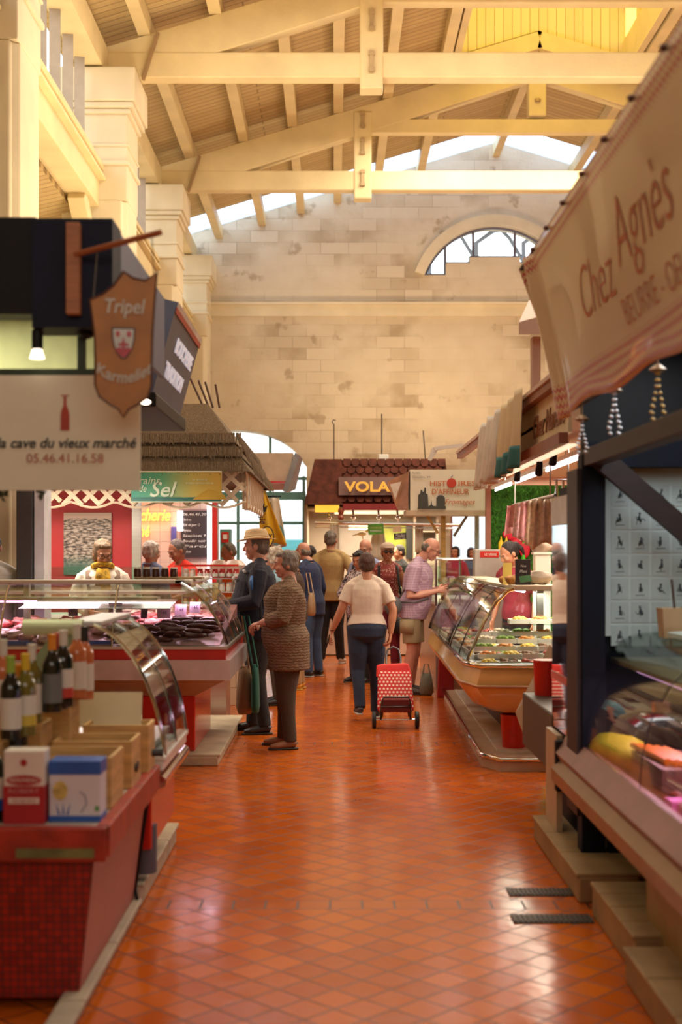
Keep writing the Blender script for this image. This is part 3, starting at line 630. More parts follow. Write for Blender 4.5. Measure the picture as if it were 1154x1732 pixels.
# meat and trays in the butcher counter
meatm = [M('beef', (.30, .03, .03), .35, var=.35, scale=30, sss=0), M('dark_sausage', (.10, .022, .02), .35, var=.3, scale=30), M('pink_meat', (.55, .20, .18), .35, var=.3, scale=25), M('pale_pork', (.66, .36, .32), .4, var=.2, scale=20), M('poultry_skin', (.70, .50, .32), .4, var=.15)]
def sausage(loc, mat, L, r, a, name, label, group):
    b = MB(); b.tube([(L * (u - .5), .02 * math.sin(u * 3.1), 0) for u in [i / 6 for i in range(7)]], [r * k for k in (.45, .9, 1, 1, 1, .9, .45)], 8)
    o = b.build(name, mat, None, smooth='full', loc=(0, 0, 0), label=label, cat='meat', group=group); o.location = loc; o.rotation_euler = (0, 0, a); return o
src = None
for i in range(90):      # heap of dark sausages behind the aisle corner
    x = -1.62 + rnd.random() * .72; y = 9.24 + rnd.random() * .62; z = DK(y) + .018 + .024 * (i % 4)
    if src is None: src = sausage((x, y, z), meatm[1], .15, .018, rnd.uniform(-.5, .5), 'sausage', 'dark cured sausage in the heap behind the butcher glass corner', 'dark sausages heaped in the butcher counter')
    else: c = copy_tree(src); c.location = (x, y, z); c.rotation_euler = (0, 0, rnd.uniform(-.6, .6))
def cut(mat, s, label, group, name='meat_cut', seed=0):
    b = MB(); b.ball((0, 0, s[2]), s, n=14, jit=.5, seed=seed); return b.build(name, mat, None, smooth='full', loc=(0, 0, 0), label=label, cat='meat', group=group)
protos = [cut(meatm[k], s, lb, g, seed=k) for k, s, lb, g in ((0, (.07, .05, .03), 'deep red piece of beef behind the butcher glass', 'beef pieces in the butcher counter'), (2, (.06, .06, .035), 'pink joint of meat behind the butcher glass', 'pink meat joints in the butcher counter'), (3, (.08, .05, .03), 'pale pork joint behind the butcher glass', 'pale pork joints in the butcher counter'))]
for i in range(190):
    x = -3.2 + rnd.random() * 2.3; y = 9.24 + rnd.random() * .86
    if x > -1.65: y = 9.95 + rnd.random() * .78
    if i > 150: x = -1.5 + rnd.random() * .55; y = 9.95 + rnd.random() * .75
    p = protos[i % 3]; c = p if i < 3 else copy_tree(p); c.location = (x, y, DK(y) - .005); c.rotation_euler = (0, 0, rnd.uniform(0, 6))
bl = M('blue_tray', (.05, .10, .50), .4)
for x, y in ((-1.72, 9.25), (-2.3, 9.22)):
    t = thing('blue_tray', 'blue plastic tray inside the butcher counter, %s' % ('beside the sausages' if x > -2 else 'further left along the glass'), 'tray', (x, y, .90))
    b = MB(); b.bx(x - .15, x + .15, y - .06, y + .1, .90, .915); b.bx(x - .15, x + .15, y - .065, y - .055, .90, .93); b.build('tray', bl, t)
pc = M('pink_card', (.72, .45, .62), .6); pu = M('purple_card', (.25, .10, .35), .6)
for i, (x, y, w_, m_) in enumerate([(-1.28, 9.75, .10, pc), (-1.16, 9.80, .09, pc), (-1.62, 9.62, .10, pc), (-1.42, 9.70, .05, pu), (-1.95, 9.7, .07, pu), (-1.05, 9.78, .08, pc)]):
    t = thing('price_card', ['pink price card above the sausages', 'pink price card close to the aisle glass', 'pink and purple boxed price card on a stem', 'small purple price card among the meat', 'purple price card left of the boxed one', 'lower pink price card by the glass corner'][i], 'price card', (x, y, .93), 'price cards in the butcher counter')
    MB().box((x, y, 1.10 + .02 * (i % 3)), (w_, .004, .085), (R(-15), 0, R(8 * (-1) ** i))).build('card', m_, t); MB().tube([(x, y, DK(y)), (x, y, 1.08)], .003, 5).build('stem', black, t)
    text('14€', .035, frame((x, y - .009, 1.10 + .02 * (i % 3)), (1, 0, 0), (0, -.26, 1)), M('ink'), t, 'lettering')
b = thing('jar_tray', 'row of small dark jars on a tray on the butcher counter', 'jars', (-1.25, 9.9, 1.35), None)
MB().bx(-1.48, -.98, 9.6, 9.8, 1.355, 1.37).build('tray', M('kraft_board', (.42, .30, .16), .7), b)
for i in range(5): MB().lathe([(0, 1.37), (.028, 1.37), (.028, 1.42), (.024, 1.43), (0, 1.43)], (-1.47 + .068 * i, 9.7, 0), 12).build('jar', M('jam_dark', (.06, .02, .015), .2), b, smooth=True)
for i in range(5): MB().lathe([(0, 1.43), (.027, 1.43), (.027, 1.442), (0, 1.442)], (-1.47 + .068 * i, 9.7, 0), 12).build('jar_lid', white_pl, b, smooth=True)

# -- wine stall canopy, sign, lamp, garland
t = thing('wine_stall_canopy', 'black and navy box canopy over the wine stall', 'canopy', (-1.9, 5.6, 2.4))
MB().bx(-3.4, -1.14, 4.96, 5.1, 2.46, 2.83).build('front_panel', black, t); MB().bx(-1.14, -.837, 4.90, 5.1, 2.40, 2.81).build('front_panel', navy, t, label='navy front panel')
MB().bx(-.86, -.837, 5.1, 6.4, 2.41, 2.80).build('side_panel', greyb, t, label='blue grey side panel')
MB().bx(-3.4, -.86, 5.1, 6.4, 2.72, 2.74).build('ceiling_board', M('lime_white', (.56, .58, .36), .7), t)  # greenish light under the canopy is put into the board colour
MB().bx(-3.4, -.95, 6.28, 6.32, 1.9, 2.72).build('back_board', M('lime_white'), t)
MB().bx(-3.4, -.80, 5.02, 5.07, 2.235, 2.26).build('sign_rail', M('dark_green_rail', (.02, .04, .015), .5), t)
for x in (-3.3, -.98): MB().bx(x - .015, x + .015, 5.03, 5.06, 2.25, 2.46).build('hanger', M('dark_green_rail'), t)
MB().bx(-3.2, -3.12, 5.2, 5.28, 0, 2.72).build('post', black, t); MB().bx(-3.2, -3.12, 6.2, 6.28, 0, 2.72).build('post', black, t)
area('canopy_lamp', (-1.8, 5.7, 2.68), (.8, .5), 16, (1, .95, .62))
s = thing('hanging_sign', 'cream hanging sign with a red bottle reading la cave du vieux marché', 'sign', (-1.4, 5.0, 1.79))
cs = M('cream_board', (.82, .83, .66), .55, var=.02); rd = M('brick_red_print', (.45, .07, .04), .6); dk = M('near_black_print', (.03, .03, .02), .6); br_ = M('rust_print', (.48, .17, .10), .6)
MB().bx(-2.2, -.747, 4.995, 5.01, 1.79, 2.232).build('board', cs, s)
fx = lambda px, py, d=4.992: frame(P(px, py, d), (1, 0, 0), (0, 0, 1))
text('la cave du vieux marché', .055, frame(P(229, 750, 4.992), (1, 0, 0), (0, 0, 1)), dk, s, align='RIGHT', shear=.25, bold=.0008, width=.535)
text('05.46.41.16.58', .05, fx(110, 776), br_, s, width=.295)
bp = [(0, 0), (.017, 0), (.017, .06), (.013, .08), (.006, .095), (.005, .13), (-.005, .13), (-.006, .095), (-.013, .08), (-.017, .06), (-.017, 0)]
poly_plate(bp, frame(P(110, 728, 4.994), (1, 0, 0), (0, 0, 1)), .002, rd, s, 'bottle_emblem')
MB().tube([P(103, 669, 4.992), P(117, 669, 4.992)], .0018, 5).tube([P(110, 669, 4.992), P(110, 677, 4.992)], .0012, 5).build('corkscrew_emblem', rd, s)
l = thing('spot_lamp', 'black spot lamp hanging from the wine stall canopy', 'lamp', tuple(P(63, 546, 4.95)))
p = P(63, 560, 4.95); b = MB(); b.tube([p + Vector((0, 0, .06)), p], .006, 6); b.lathe([(.012, -.07), (.022, -.068), (.022, 0), (.012, .008)], p, 14); b.build('housing', black, l, smooth=True)
b = MB(); b.lathe([(.018, -.07), (.027, -.10), (.029, -.105), (0, -.108)], p, 14); b.build('bulb', M('lit_bulb', (1, .9, .8), .3, emit=(1, .80, .62), es=3), l, smooth=True)
l = thing('spot_lamp', 'small black spot lamp half hidden behind the shield sign', 'lamp', tuple(P(143, 555, 5.0)))
MB().ball(P(146, 565, 5.0), (.03, .03, .02)).tube([P(146, 565, 5.0), P(146, 553, 5.0)], .005, 6).build('housing', black, l, smooth='full')
l = thing('spot_lamp', 'tiny lit spot lamp under the grey side canopy beyond the shield', 'lamp', tuple(P(246, 660, 6.6)))
MB().tube([(-.98, 6.5, 2.62), (-.96, 6.6, 2.45), P(248, 668, 6.6)], .018, 8).build('housing', black, l, smooth=True); MB().ball(P(246, 680, 6.6), (.03, .03, .015)).build('bulb', M('lit_bulb'), l, smooth='full')
t = thing('sign_bracket', 'wooden plank with a pole holding the shield sign', 'bracket', tuple(P(125, 530, 4.88)))
orw = M('orange_wood', (.42, .17, .07), .5, var=.2, scale=6, stretch=(1, 1, 6))
a0, a1 = P(113, 532, 4.87), P(136, 378, 4.87)
MB().bx(a0.x, a1.x, 4.85, 4.895, a0.z, a1.z).build('plank', orw, t, bev=.003)
MB().tube([P(126, 431, 4.86), P(272, 393, 4.66)], .011, 10).build('pole', M('copper_wood', (.40, .13, .05), .4), t, smooth=True)
s = thing('shield_sign', 'orange wooden shield sign reading Tripel Karmeliet hanging over the wine stall', 'sign', tuple(P(208, 700, 4.72)))
pts = []
W, HT = .122, .53
out = [(-1, .80), (-.62, .84), (-.30, .90), (.0, 1.0), (.3, .955), (.65, .94), (1.0, 1.0), (.93, .80), (.86, .55), (.84, .35), (.83, .22), (.72, .14), (.40, .085), (.15, .055), (.0, 0), (-.15, .055), (-.40, .085), (-.72, .14), (-.85, .22), (-.84, .35), (-.86, .55), (-.94, .70)]
sh = frame(P(209, 706, 4.72), (1, .12, .0), (.0, 0, 1))
poly_plate([(x * W, y * HT) for x, y in out], sh, -.018, M('shield_gold', (.42, .17, .02), .45, var=.25, scale=5), s, 'board')
off = lambda z: sh @ Matrix.Translation((0, 0, z))
b = MB(); b.tube([sh @ Vector((x * W * .99, y * HT, .002)) for x, y in out], .004, 6, closed=True); b.build('border', M('dark_brown_edge', (.09, .03, .015), .5), s)
sil = M('silver_letter', (.40, .35, .28), .4, .3)
text('Tripel', .075, off(.003) @ Matrix.Translation((0.0, HT * .755, 0)), sil, s, shear=.2, bold=.001, width=.145)
text('Karmeliet', .06, off(.003) @ Matrix.Translation((0, HT * .27, 0)), sil, s, shear=.2, bold=.001, width=.20, curve=4)
cr = [(-1, 1), (1, 1), (.95, .35), (.75, -.15), (.35, -.6), (0, -.75), (-.35, -.6), (-.75, -.15), (-.95, .35)]
K = off(.002) @ Matrix.Translation((0, HT * .49, 0)); sc_ = lambda k, l: [(x * k, y * l) for x, y in l_] 
poly_plate([(x * .042, y * .066) for x, y in cr], K, .002, M('crest_dark', (.05, .03, .03), .5), s, 'crest_border')
poly_plate([(x * .037, y * .060) for x, y in cr], off(.004) @ Matrix.Translation((0, HT * .49, 0)), .002, M('crest_white', (.62, .66, .62), .4), s, 'crest_field')
K2 = off(.006) @ Matrix.Translation((0, HT * .49, 0)); cred = M('crest_red', (.50, .03, .05), .4)
poly_plate([(-.030, -.012), (-.012, -.006), (0, -.014), (.012, -.006), (.030, -.012), (.012, -.036), (0, -.043), (-.012, -.036)], K2, .0015, cred, s, 'crest_base')
for dx in (-.02, .02): poly_plate([(dx + .008 * math.cos(a), .042 + .011 * math.sin(a)) for a in [i * math.pi / 5 for i in range(10)]], K2, .0015, cred, s, 'crest_drop')
poly_plate([(-.005, -.015), (.005, -.015), (.005, .0), (.018, .0), (.018, .008), (.006, .009), (0, .032), (-.006, .009), (-.018, .008), (-.018, 0), (-.005, 0)], off(.0075) @ Matrix.Translation((0, HT * .49, 0)), .0015, cred, s, 'crest_cross')
pa, pb_ = P(126, 431, 4.86), P(272, 393, 4.66)
for u in (-.9, .9):
    q = sh @ Vector((u * W, HT * (.79 if u < 0 else .97), -.009)); k = (q.x - pa.x) / (pb_.x - pa.x); MB().tube([q, pa.lerp(pb_, k)], .0022, 5).build('hanging_chain', M('dark_chain', (.12, .09, .06), .5, .6), s)
t = thing('leafy_garland', 'dark leafy garland hanging below the cream wine sign', 'garland', (-1.2, 5.2, 1.7))
b = MB()
for i in range(240):
    u = rnd.random(); x = -1.45 + u * .40; z = 1.86 - .055 * rnd.random() - (.06 * rnd.random() if u < .35 else 0) - (.05 if abs(u - .68) < .05 else 0) * rnd.random(); y = 5.16 + .1 * rnd.random()
    a = rnd.random() * 6; c_ = Vector((x, y, z)); d_ = Vector((math.cos(a), .5 * math.sin(a * 2), math.sin(a))) * .016; e_ = Vector((-math.sin(a), 0, math.cos(a))) * .007
    b.face([c_ - d_, c_ + e_, c_ + d_, c_ - e_])
b.th = .001; b.build('foliage', M('dark_leaf', (.025, .03, .015), .6, var=.5), t)
MB().tube([(-1.5, 5.2, 1.86), (-1.2, 5.2, 1.845), (-.93, 5.2, 1.87)], .006, 6).build('stem', black, t)

# -- grey slanted sign box of the butcher
t = thing('slanted_fascia_sign', 'grey slanted fascia sign with white lettering and a red stripe', 'sign', (-1.1, 7.6, 2.33))
A = [P(258, 666, 7.0), P(303, 702, 8.25), P(341, 572, 8.25), P(300, 511, 7.0)]
for q, x_, z_ in ((A[0], -.98, 2.41), (A[1], -.98, 2.42), (A[2], -.846, 2.91), (A[3], -.846, 2.90)): q.x = x_; q.z = z_
n_ = Vector((-.35, 0, .08))
MB().hexa([A[0] , A[0] + n_, A[1] + n_, A[1], A[3], A[3] + n_, A[2] + n_, A[2]]).build('box', greyb, t)
ux = (A[0] - A[1]).normalized() * 1; uy = (A[3] - A[0]).normalized(); mid = (A[0] + A[1] + A[2] + A[3]) / 4
FR = lambda p: frame(p, (A[1] - A[0]), uy)
nrm = (A[1] - A[0]).cross(uy).normalized(); sg = 1 if nrm.x > 0 else -1
ft = frame(mid + Vector((.004, 0, 0)), (0, 1, 0), uy)
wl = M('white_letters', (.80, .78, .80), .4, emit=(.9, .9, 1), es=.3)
# lettering reads from the aisle: right-hand direction is +Y on the left side of the hall
text('BOUCHERIE', .115, ft @ Matrix.Translation((.1, .06, .0)), wl, t, width=.78, bold=.003, extr=.003)
text('TRADITION', .115, ft @ Matrix.Translation((-.05, -.10, .0)), wl, t, width=.78, bold=.003, extr=.003)
for o1, m_, w_ in ((.205, M('stripe_red', (.55, .08, .05), .5), .03), (.235, M('stripe_white', (.75, .72, .72), .5), .03)):
    p0 = ft @ Vector((-.62, o1, .002)); p1 = ft @ Vector((.62, o1, .002)); MB().bar(p0, p1, .004, w_, uy).build('stripe', m_, t)
MB().bx(-1.75, -.955, 6.95, 8.35, 2.33, 2.41).build('lower_canopy', black, t, bev=.01)
MB().bar((-1.02, 6.38, 2.62), (-1.02, 7.02, 2.62), .04, .04).build('bracket', black, t)
# ================================================================ LEFT, FARTHER BACK: salt hut and butcher shop
straw = M('grey_straw', (.22, .155, .095), .9, var=.45, scale=22, stretch=(6, 6, .6), bump=.8, bscale=60)
lat = M('lattice_cream', (.66, .56, .42), .6, var=.06)
t = thing('thatched_hut', 'salt seller hut with a thatched roof and cream lattice valance', 'hut', (-2.4, 14.5, 0))
# thatched roof: stepped courses of straw with a ragged fringe
def course(z0, z1, o0, o1):      # o = offset of the eave/top from the walls
    XR = -.84; YF = 12.5; YB = 16.4; XL = -4.2
    q = lambda o, z: [(XL, YF + o, z), (XR - o, YF + o, z), (XR - o, YB, z), (XL, YB, z)]
    return q(o0, z0) + q(o1, z1)
b = MB()
for z0, z1, o0, o1 in ((2.33, 2.56, -.03, .13), (2.48, 2.72, .06, .20), (2.62, 3.03, .12, .42)): b.hexa(course(z0, z1, o0, o1))
for z, o, ln in ((2.37, -.045, .08), (2.52, .045, .07), (2.66, .105, .07)):
    for i in range(330):
        if i < 250: x = -4.1 + 3.24 * i / 250 + rnd.uniform(-.01, .01); p = Vector((x - (o if o > 0 else 0) * .3, 12.5 + o, z)); dn = Vector((rnd.uniform(-.02, .02), -.035, -ln * rnd.uniform(.4, 1)))
        else: p = Vector((-.84 - o, 12.5 + o + (i - 250) / 80 * (3.9 - o), z)); dn = Vector((.035, rnd.uniform(-.02, .02), -ln * rnd.uniform(.4, 1)))
        b.tube([p + Vector((0, 0, .05)), p + dn], [.010, .004], 4)
b.build('thatch', straw, t)
def wavez(s): return 2.045 - .06 * abs(math.sin(s * 7.5))
def lattice(p0, p1, ztop, name):
    p0 = Vector(p0); p1 = Vector(p1); L = (p1 - p0).length; d = (p1 - p0) / L; nrm = Vector((d.y, -d.x, 0)); b = MB(); st = .17
    for sg in (1, -1):
        k = -int(.5 / st)
        while k * st < L + .5:
            s0 = k * st; seg = 12; last = None
            pts = []
            for j in range(seg + 1):
                u = j / seg * .42; s_ = s0 + sg * u; z = ztop - u
                if 0 <= s_ <= L and z > wavez(s_): pts.append((s_, z))
            if len(pts) > 1:
                a_, c_ = pts[0], pts[-1]; b.bar(p0 + d * a_[0] + Vector((0, 0, a_[1])) + nrm * .006 * sg, p0 + d * c_[0] + Vector((0, 0, c_[1])) + nrm * .006 * sg, .042, .01, nrm)
            k += 1
    n = int(L / .05)
    b.tube([p0 + d * (L * i / n) + Vector((0, 0, wavez(L * i / n))) for i in range(n + 1)], .012, 5)
    b.tube([p0 + Vector((0, 0, ztop)), p1 + Vector((0, 0, ztop))], .02, 5)
    return b.build(name, lat, t)
lattice((-2.95, 12.52, 0), (-.86, 12.52, 0), 2.36, 'lattice_valance')
lattice((-.86, 12.56, 0), (-.86, 16.3, 0), 2.36, 'lattice_valance')
for x, y in ((-.88, 12.85), (-.88, 13.15), (-4.1, 12.56), (-.9, 16.3), (-4.1, 16.3)): MB().bx(x - .03, x + .03, y - .03, y + .03, 1.98 if y in (12.85, 13.15) else 0, 2.36).build('post', lat, t)
MB().bx(-.89, -.85, 12.9, 13.1, 2.0, 2.30).build('side_window', M('bluish_pane', (.45, .55, .60), .15), t)
s = thing('salt_shop_sign', 'green to gold shop sign reading Grains de Sel with pale lettering', 'sign', tuple(P(300, 848, 12.42)))
nb = NB('salt_sign_print', .45); sp = nb.n('ShaderNodeSeparateXYZ'); nb.l(nb.tc.outputs['Generated'], sp.inputs[0])
c1 = nb.ramp(sp.outputs['X'], [(0, (.02, .28, .20)), (.35, (.10, .36, .20)), (.7, (.50, .42, .10)), (1, (.52, .34, .05))]); nz = nb.noise(nb.map(scale=(2, 1, 8)), 3, 3)
zz = nb.math('ADD', sp.outputs['Z'], nb.math('MULTIPLY', nz, .12)); c2 = nb.mix(nb.ramp(zz, [(.20, (1, 1, 1)), (.24, (0, 0, 0))]), c1, (.02, .14, .12)); nb.col(c2)
q0, q1 = P(222, 849, 12.42), P(375, 798, 12.42)
MB().bx(q0.x, q1.x, 12.42, 12.45, q0.z, q1.z).build('board', nb.m, s)
poly_plate([(0, 0), (.32, 0), (.30, .045), (.22, .085), (.15, .10), (.08, .06)], frame(P(326, 845, 12.416), (1, 0, 0), (0, 0, 1)), .002, M('gold_hill', (.42, .28, .03), .5), s, 'hill_print')
b = MB(); b.tube([(q0.x, 12.418, q0.z), (q1.x, 12.418, q0.z), (q1.x, 12.418, q1.z), (q0.x, 12.418, q1.z)], .006, 4, closed=True); b.build('border', M('cream_board'), s)
mint = M('mint_letters', (.62, .76, .62), .5); X = lambda px, py: frame(P(px, py, 12.412), (1, 0, 0), (0, 0, 1))
text('Grains', .10, frame(P(270, 813, 12.412), (1, 0, 0), (0, 0, 1)), mint, s, align='RIGHT', shear=.25, width=.27); text('de', .09, X(241, 827), mint, s, shear=.25, width=.07)
text('Sel', .20, X(273, 829), mint, s, shear=.3, bold=.003, width=.26)
text('Sel  épicerie de', .022, X(338, 811), mint, s, width=.14); text('Produits régionaux naturels', .022, X(338, 817), mint, s, width=.26)
b = MB()
for i, (dx, ln) in enumerate(((0, .42), (.10, .5), (.16, .46), (.22, .52), (.28, .45))): 
    p = Vector((-1.72 + dx, 13.2, 2.98)); MB().tube([p, p + Vector((.22, .1, -ln * .1 + .0))], .012, 5) if False else None
t2 = thing('bundle_of_poles', 'bundle of thin dark poles propped on top of the thatched roof', 'poles', (-1.5, 12.93, 3.03))
for dx in (0, .055, .10, .17): MB().tube([P(322 + dx * 250, 640 + dx * 60, 12.97), P(345 + dx * 260 * .6, 690, 12.97)], .011, 6).build('pole', M('dark_pole', (.10, .05, .03), .6), t2)
# butcher shop interior
s = thing('red_wall_panel', 'red wall panel behind the butcher counter', 'wall panel', (-2.4, 13.0, 0))
nbr = M('butcher_red', (.48, .02, .025), .5, var=.05); MB().bx(-3.0, -2.0, 13.0, 13.06, 0, 2.35).build('panel', nbr, s)
MB().bx(-2.02, -1.93, 12.96, 13.02, 0, 2.3).build('steel_edge', steel, s)
MB().bx(-3.02, -2.97, 12.9, 13.0, 0, 2.35).build('steel_edge', white_pl, s)
s = thing('photo_poster', 'large black and white landscape photo poster on the red wall', 'poster', (-2.45, 12.96, 1.2))
nb = NB('landscape_print', .5); sp = nb.n('ShaderNodeSeparateXYZ'); nb.l(nb.tc.outputs['Generated'], sp.inputs[0])
n1 = nb.noise(nb.map(scale=(2, 1, 6), src='Generated'), 5, 8); n2 = nb.noise(nb.map(scale=(1, 1, 14), src='Generated'), 2.5, 3)
tone = nb.ramp(nb.math('ADD', nb.math('MULTIPLY', n1, .8), nb.math('MULTIPLY', n2, .25)), [(.42, (.02, .02, .02)), (.50, (.20, .15, .12)), (.60, (.50, .42, .36))])
gr = nb.mix(nb.ramp(sp.outputs['Z'], [(.12, (1, 1, 1)), (.35, (0, 0, 0))]), tone, nb.mix(n1, (.01, .07, .055), (.12, .20, .16)))
nb.col(nb.mix(nb.ramp(nb.math('ADD', sp.outputs['Z'], nb.math('MULTIPLY', n1, .08)), [(.92, (0, 0, 0)), (.95, (1, 1, 1))]), gr, (.60, .45, .38)))
q0, q1 = P(107, 972, 12.95), P(188, 867, 12.95)
MB().bx(q0.x, q1.x, 12.97, 12.995, q0.z, q1.z).build('print', nb.m, s)
s = thing('tall_steel_fridge', 'tall grey steel fridge at the left edge of the butcher stall', 'fridge', (-2.4, 10.4, 0))
MB().bx(-2.53, -2.40, 10.33, 10.6, 0, 2.1).build('cabinet', M('grey_steel', (.10, .10, .11), .35, .5), s, bev=.01); MB().bx(-2.39, -2.31, 10.35, 10.6, 0, 2.1).build('side_post', M('cool_white', (.68, .70, .76), .4), s)
s = thing('white_wall_panel', 'white wall panel at the far left behind the steel fridge', 'wall panel', (-4.2, 13, 0)); MB().bx(-5.5, -3.4, 13.0, 13.1, 0, 2.4).build('panel', M('off_white_wall', (.66, .62, .52), .7), s)
# tiled shop wall with neon lettering and blackboard
s = thing('tiled_shop_wall', 'pink white tiled wall of the butcher shop with a red door post', 'wall panel', (-2.2, 15.5, 0))
nb = NB('small_white_tiles', .15); sp = nb.n('ShaderNodeSeparateXYZ'); nb.l(nb.tc.outputs['Object'], sp.inputs[0]); cb = nb.n('ShaderNodeCombineXYZ'); nb.l(sp.outputs['X'], cb.inputs[0]); nb.l(sp.outputs['Z'], cb.inputs[1])
br = nb.n('ShaderNodeTexBrick', offset=0, squash=1.0); nb.l(cb.outputs[0], br.inputs['Vector'])
for k, x in (('Scale', 1), ('Brick Width', .12), ('Row Height', .12), ('Mortar Size', .003)): br.inputs[k].default_value = x
br.inputs['Color1'].default_value = (.74, .58, .50, 1); br.inputs['Color2'].default_value = (.70, .54, .46, 1); br.inputs['Mortar'].default_value = (.42, .32, .28, 1); nb.col(br.outputs['Color']); tiles = nb.m
MB().bx(-2.6, -1.42, 15.5, 15.6, 0, 2.3).build('tiled_panel', tiles, s)
MB().bx(-1.44, -1.38, 15.3, 15.5, 0, 2.3).build('door_post', redp, s); MB().bx(-1.50, -1.46, 15.3, 15.5, 0, 2.3).build('light_strip', M('cool_strip', (.8, .85, .9), .4, emit=(.85, .92, 1), es=1.2), s)
neon = M('orange_neon', (1, .5, .1), .4, emit=(1, .30, .02), es=4)
s = thing('neon_sign', 'glowing orange neon lettering on the tiled shop wall', 'neon sign', (-2.1, 15.4, 1.6))
nf = lambda px, py: frame(P(px, py, 15.42), (1, 0, 0), (0, 0, 1))
text('Boucherie', .20, nf(287, 872), neon, s, align='RIGHT', shear=.3, width=.60, bold=.003); text('du marché', .19, nf(252, 899), neon, s, align='RIGHT', shear=.3, width=.55, bold=.002)
area('neon_glow', (-2.15, 15.0, 1.95), (.5, .3), 1.5, (1, .40, .08), (R(90), 0, 0))
s = thing('price_blackboard', 'blackboard with chalk writing on the tiled shop wall', 'blackboard', (-1.6, 15.4, 1.5))
q0, q1 = P(306, 942, 15.4), P(353, 864, 15.4)
MB().bx(q0.x, q1.x, 15.44, 15.47, q0.z, q1.z).build('board', M('slate', (.03, .018, .02), .6), s); MB().bx(q0.x - .02, q1.x + .03, 15.465, 15.48, q0.z - .03, q1.z + .02).build('board_frame', M('mauve_frame', (.30, .18, .18), .5), s)
chk = M('chalk', (.70, .68, .65), .8)
for i, l in enumerate(('06.46.41.20', 'Côte de veau', 'Rôti de porc 12', 'Agneau', 'Saucisses 9', 'Boudin noir', 'Farci', 'Jambon')): text(l, .045, frame(P(309, 870 + 9 * i, 15.435), (1, 0, 0), (0, 0, 1)), chk, s, align='LEFT', shear=.15, width=.10 + .035 * (len(l) % 6))
s = thing('purple_notice', 'small blue and purple notice on the tiled wall beside the blackboard', 'notice', (-1.9, 15.45, 1.7)); q0, q1 = P(289, 916, 15.45), P(298, 891, 15.45); MB().bx(q0.x, q1.x, 15.46, 15.47, q0.z, q1.z).build('sheet', M('blue_notice', (.08, .08, .35), .5), s)
s = thing('tall_lamp_tube', 'bright white light tube between the neon and the blackboard', 'lamp', (-1.83, 15.4, 1.6)); q0, q1 = P(300, 898, 15.4), P(309, 864, 15.4); MB().bx(q0.x, q1.x, 15.40, 15.43, q0.z, q1.z).build('tube', M('white_glow', (1, 1, 1), .4, emit=(1, .88, .85), es=4), s)
area('shop_light', (-2.1, 14.4, 2.28), (1.4, 1.2), 30, (1, .80, .70)); area('butcher_light', (-2.6, 11.6, 2.25), (1.6, .5), 55, (1, .86, .74))
# long rear worktop behind the butcher counter, jars and goods near the hut
s = thing('rear_worktop', 'long rear worktop with a glass front behind the butcher counter', 'worktop', (-2.4, 12.2, 0))
MB().bx(-4.2, -1.0, 12.0, 12.45, 0, .95).build('cabinet', steel, s); MB().bx(-4.2, -.98, 11.97, 12.47, .95, .98).build('worktop', white_pl, s); MB().bx(-2.9, -1.7, 12.02, 12.03, .98, 1.42).build('glass_screen', glass('green_glass', (.75, .9, .84), .4), s)
s = thing('deli_stall_counter', 'pale tiled deli counter crowded with jars behind the man in the hat', 'counter', (-1.4, 13.6, 0))
tan = NB('tan_tiles', .3); sp = tan.n('ShaderNodeSeparateXYZ'); tan.l(tan.tc.outputs['Object'], sp.inputs[0]); cb = tan.n('ShaderNodeCombineXYZ'); tan.l(tan.math('ADD', sp.outputs['X'], sp.outputs['Y']), cb.inputs[0]); tan.l(sp.outputs['Z'], cb.inputs[1])
br = tan.n('ShaderNodeTexBrick', offset=.5, squash=1.0); tan.l(cb.outputs[0], br.inputs['Vector'])
for k, x in (('Scale', 1), ('Brick Width', .30), ('Row Height', .18), ('Mortar Size', .004)): br.inputs[k].default_value = x
br.inputs['Color1'].default_value = (.52, .38, .24, 1); br.inputs['Color2'].default_value = (.46, .32, .19, 1); br.inputs['Mortar'].default_value = (.22, .14, .08, 1); tan.col(br.outputs['Color'])
MB().bx(-1.34, -.96, 13.2, 15.2, 0, .62).build('tiled_base', tan.m, s); MB().bx(-1.36, -.92, 13.15, 15.2, .62, .98).build('glazed_case', M('case_cream', (.60, .48, .38), .35, var=.25, scale=14), s); MB().bx(-1.60, -.90, 13.1, 13.6, .98, 1.0).bx(-1.36, -.90, 13.6, 15.2, .98, 1.0).build('worktop', white_pl, s)
for z in (1.14, 1.28): MB().bx(-1.58, -.96, 13.3, 13.5, z, z + .01).build('shelf', steel, s)
for x in (-1.57, -.97): MB().tube([(x, 13.4, 1.0), (x, 13.4, 1.42)], .008, 6).build('shelf_upright', steel, s)
MB().tube([(-1.58, 13.28, 1.42), (-.98, 13.28, 1.42)], .012, 6).build('red_rail', redp, s)
lidm = [M('lid_red', (.5, .03, .03), .4), M('lid_gold', (.55, .36, .10), .3, .5), M('lid_white', (.75, .72, .66), .4)]
jarm = [M('jar_amber', (.45, .20, .05), .15), M('jar_brown', (.12, .05, .03), .2), M('jar_cream', (.70, .55, .42), .3), M('jar_red', (.45, .04, .03), .2)]
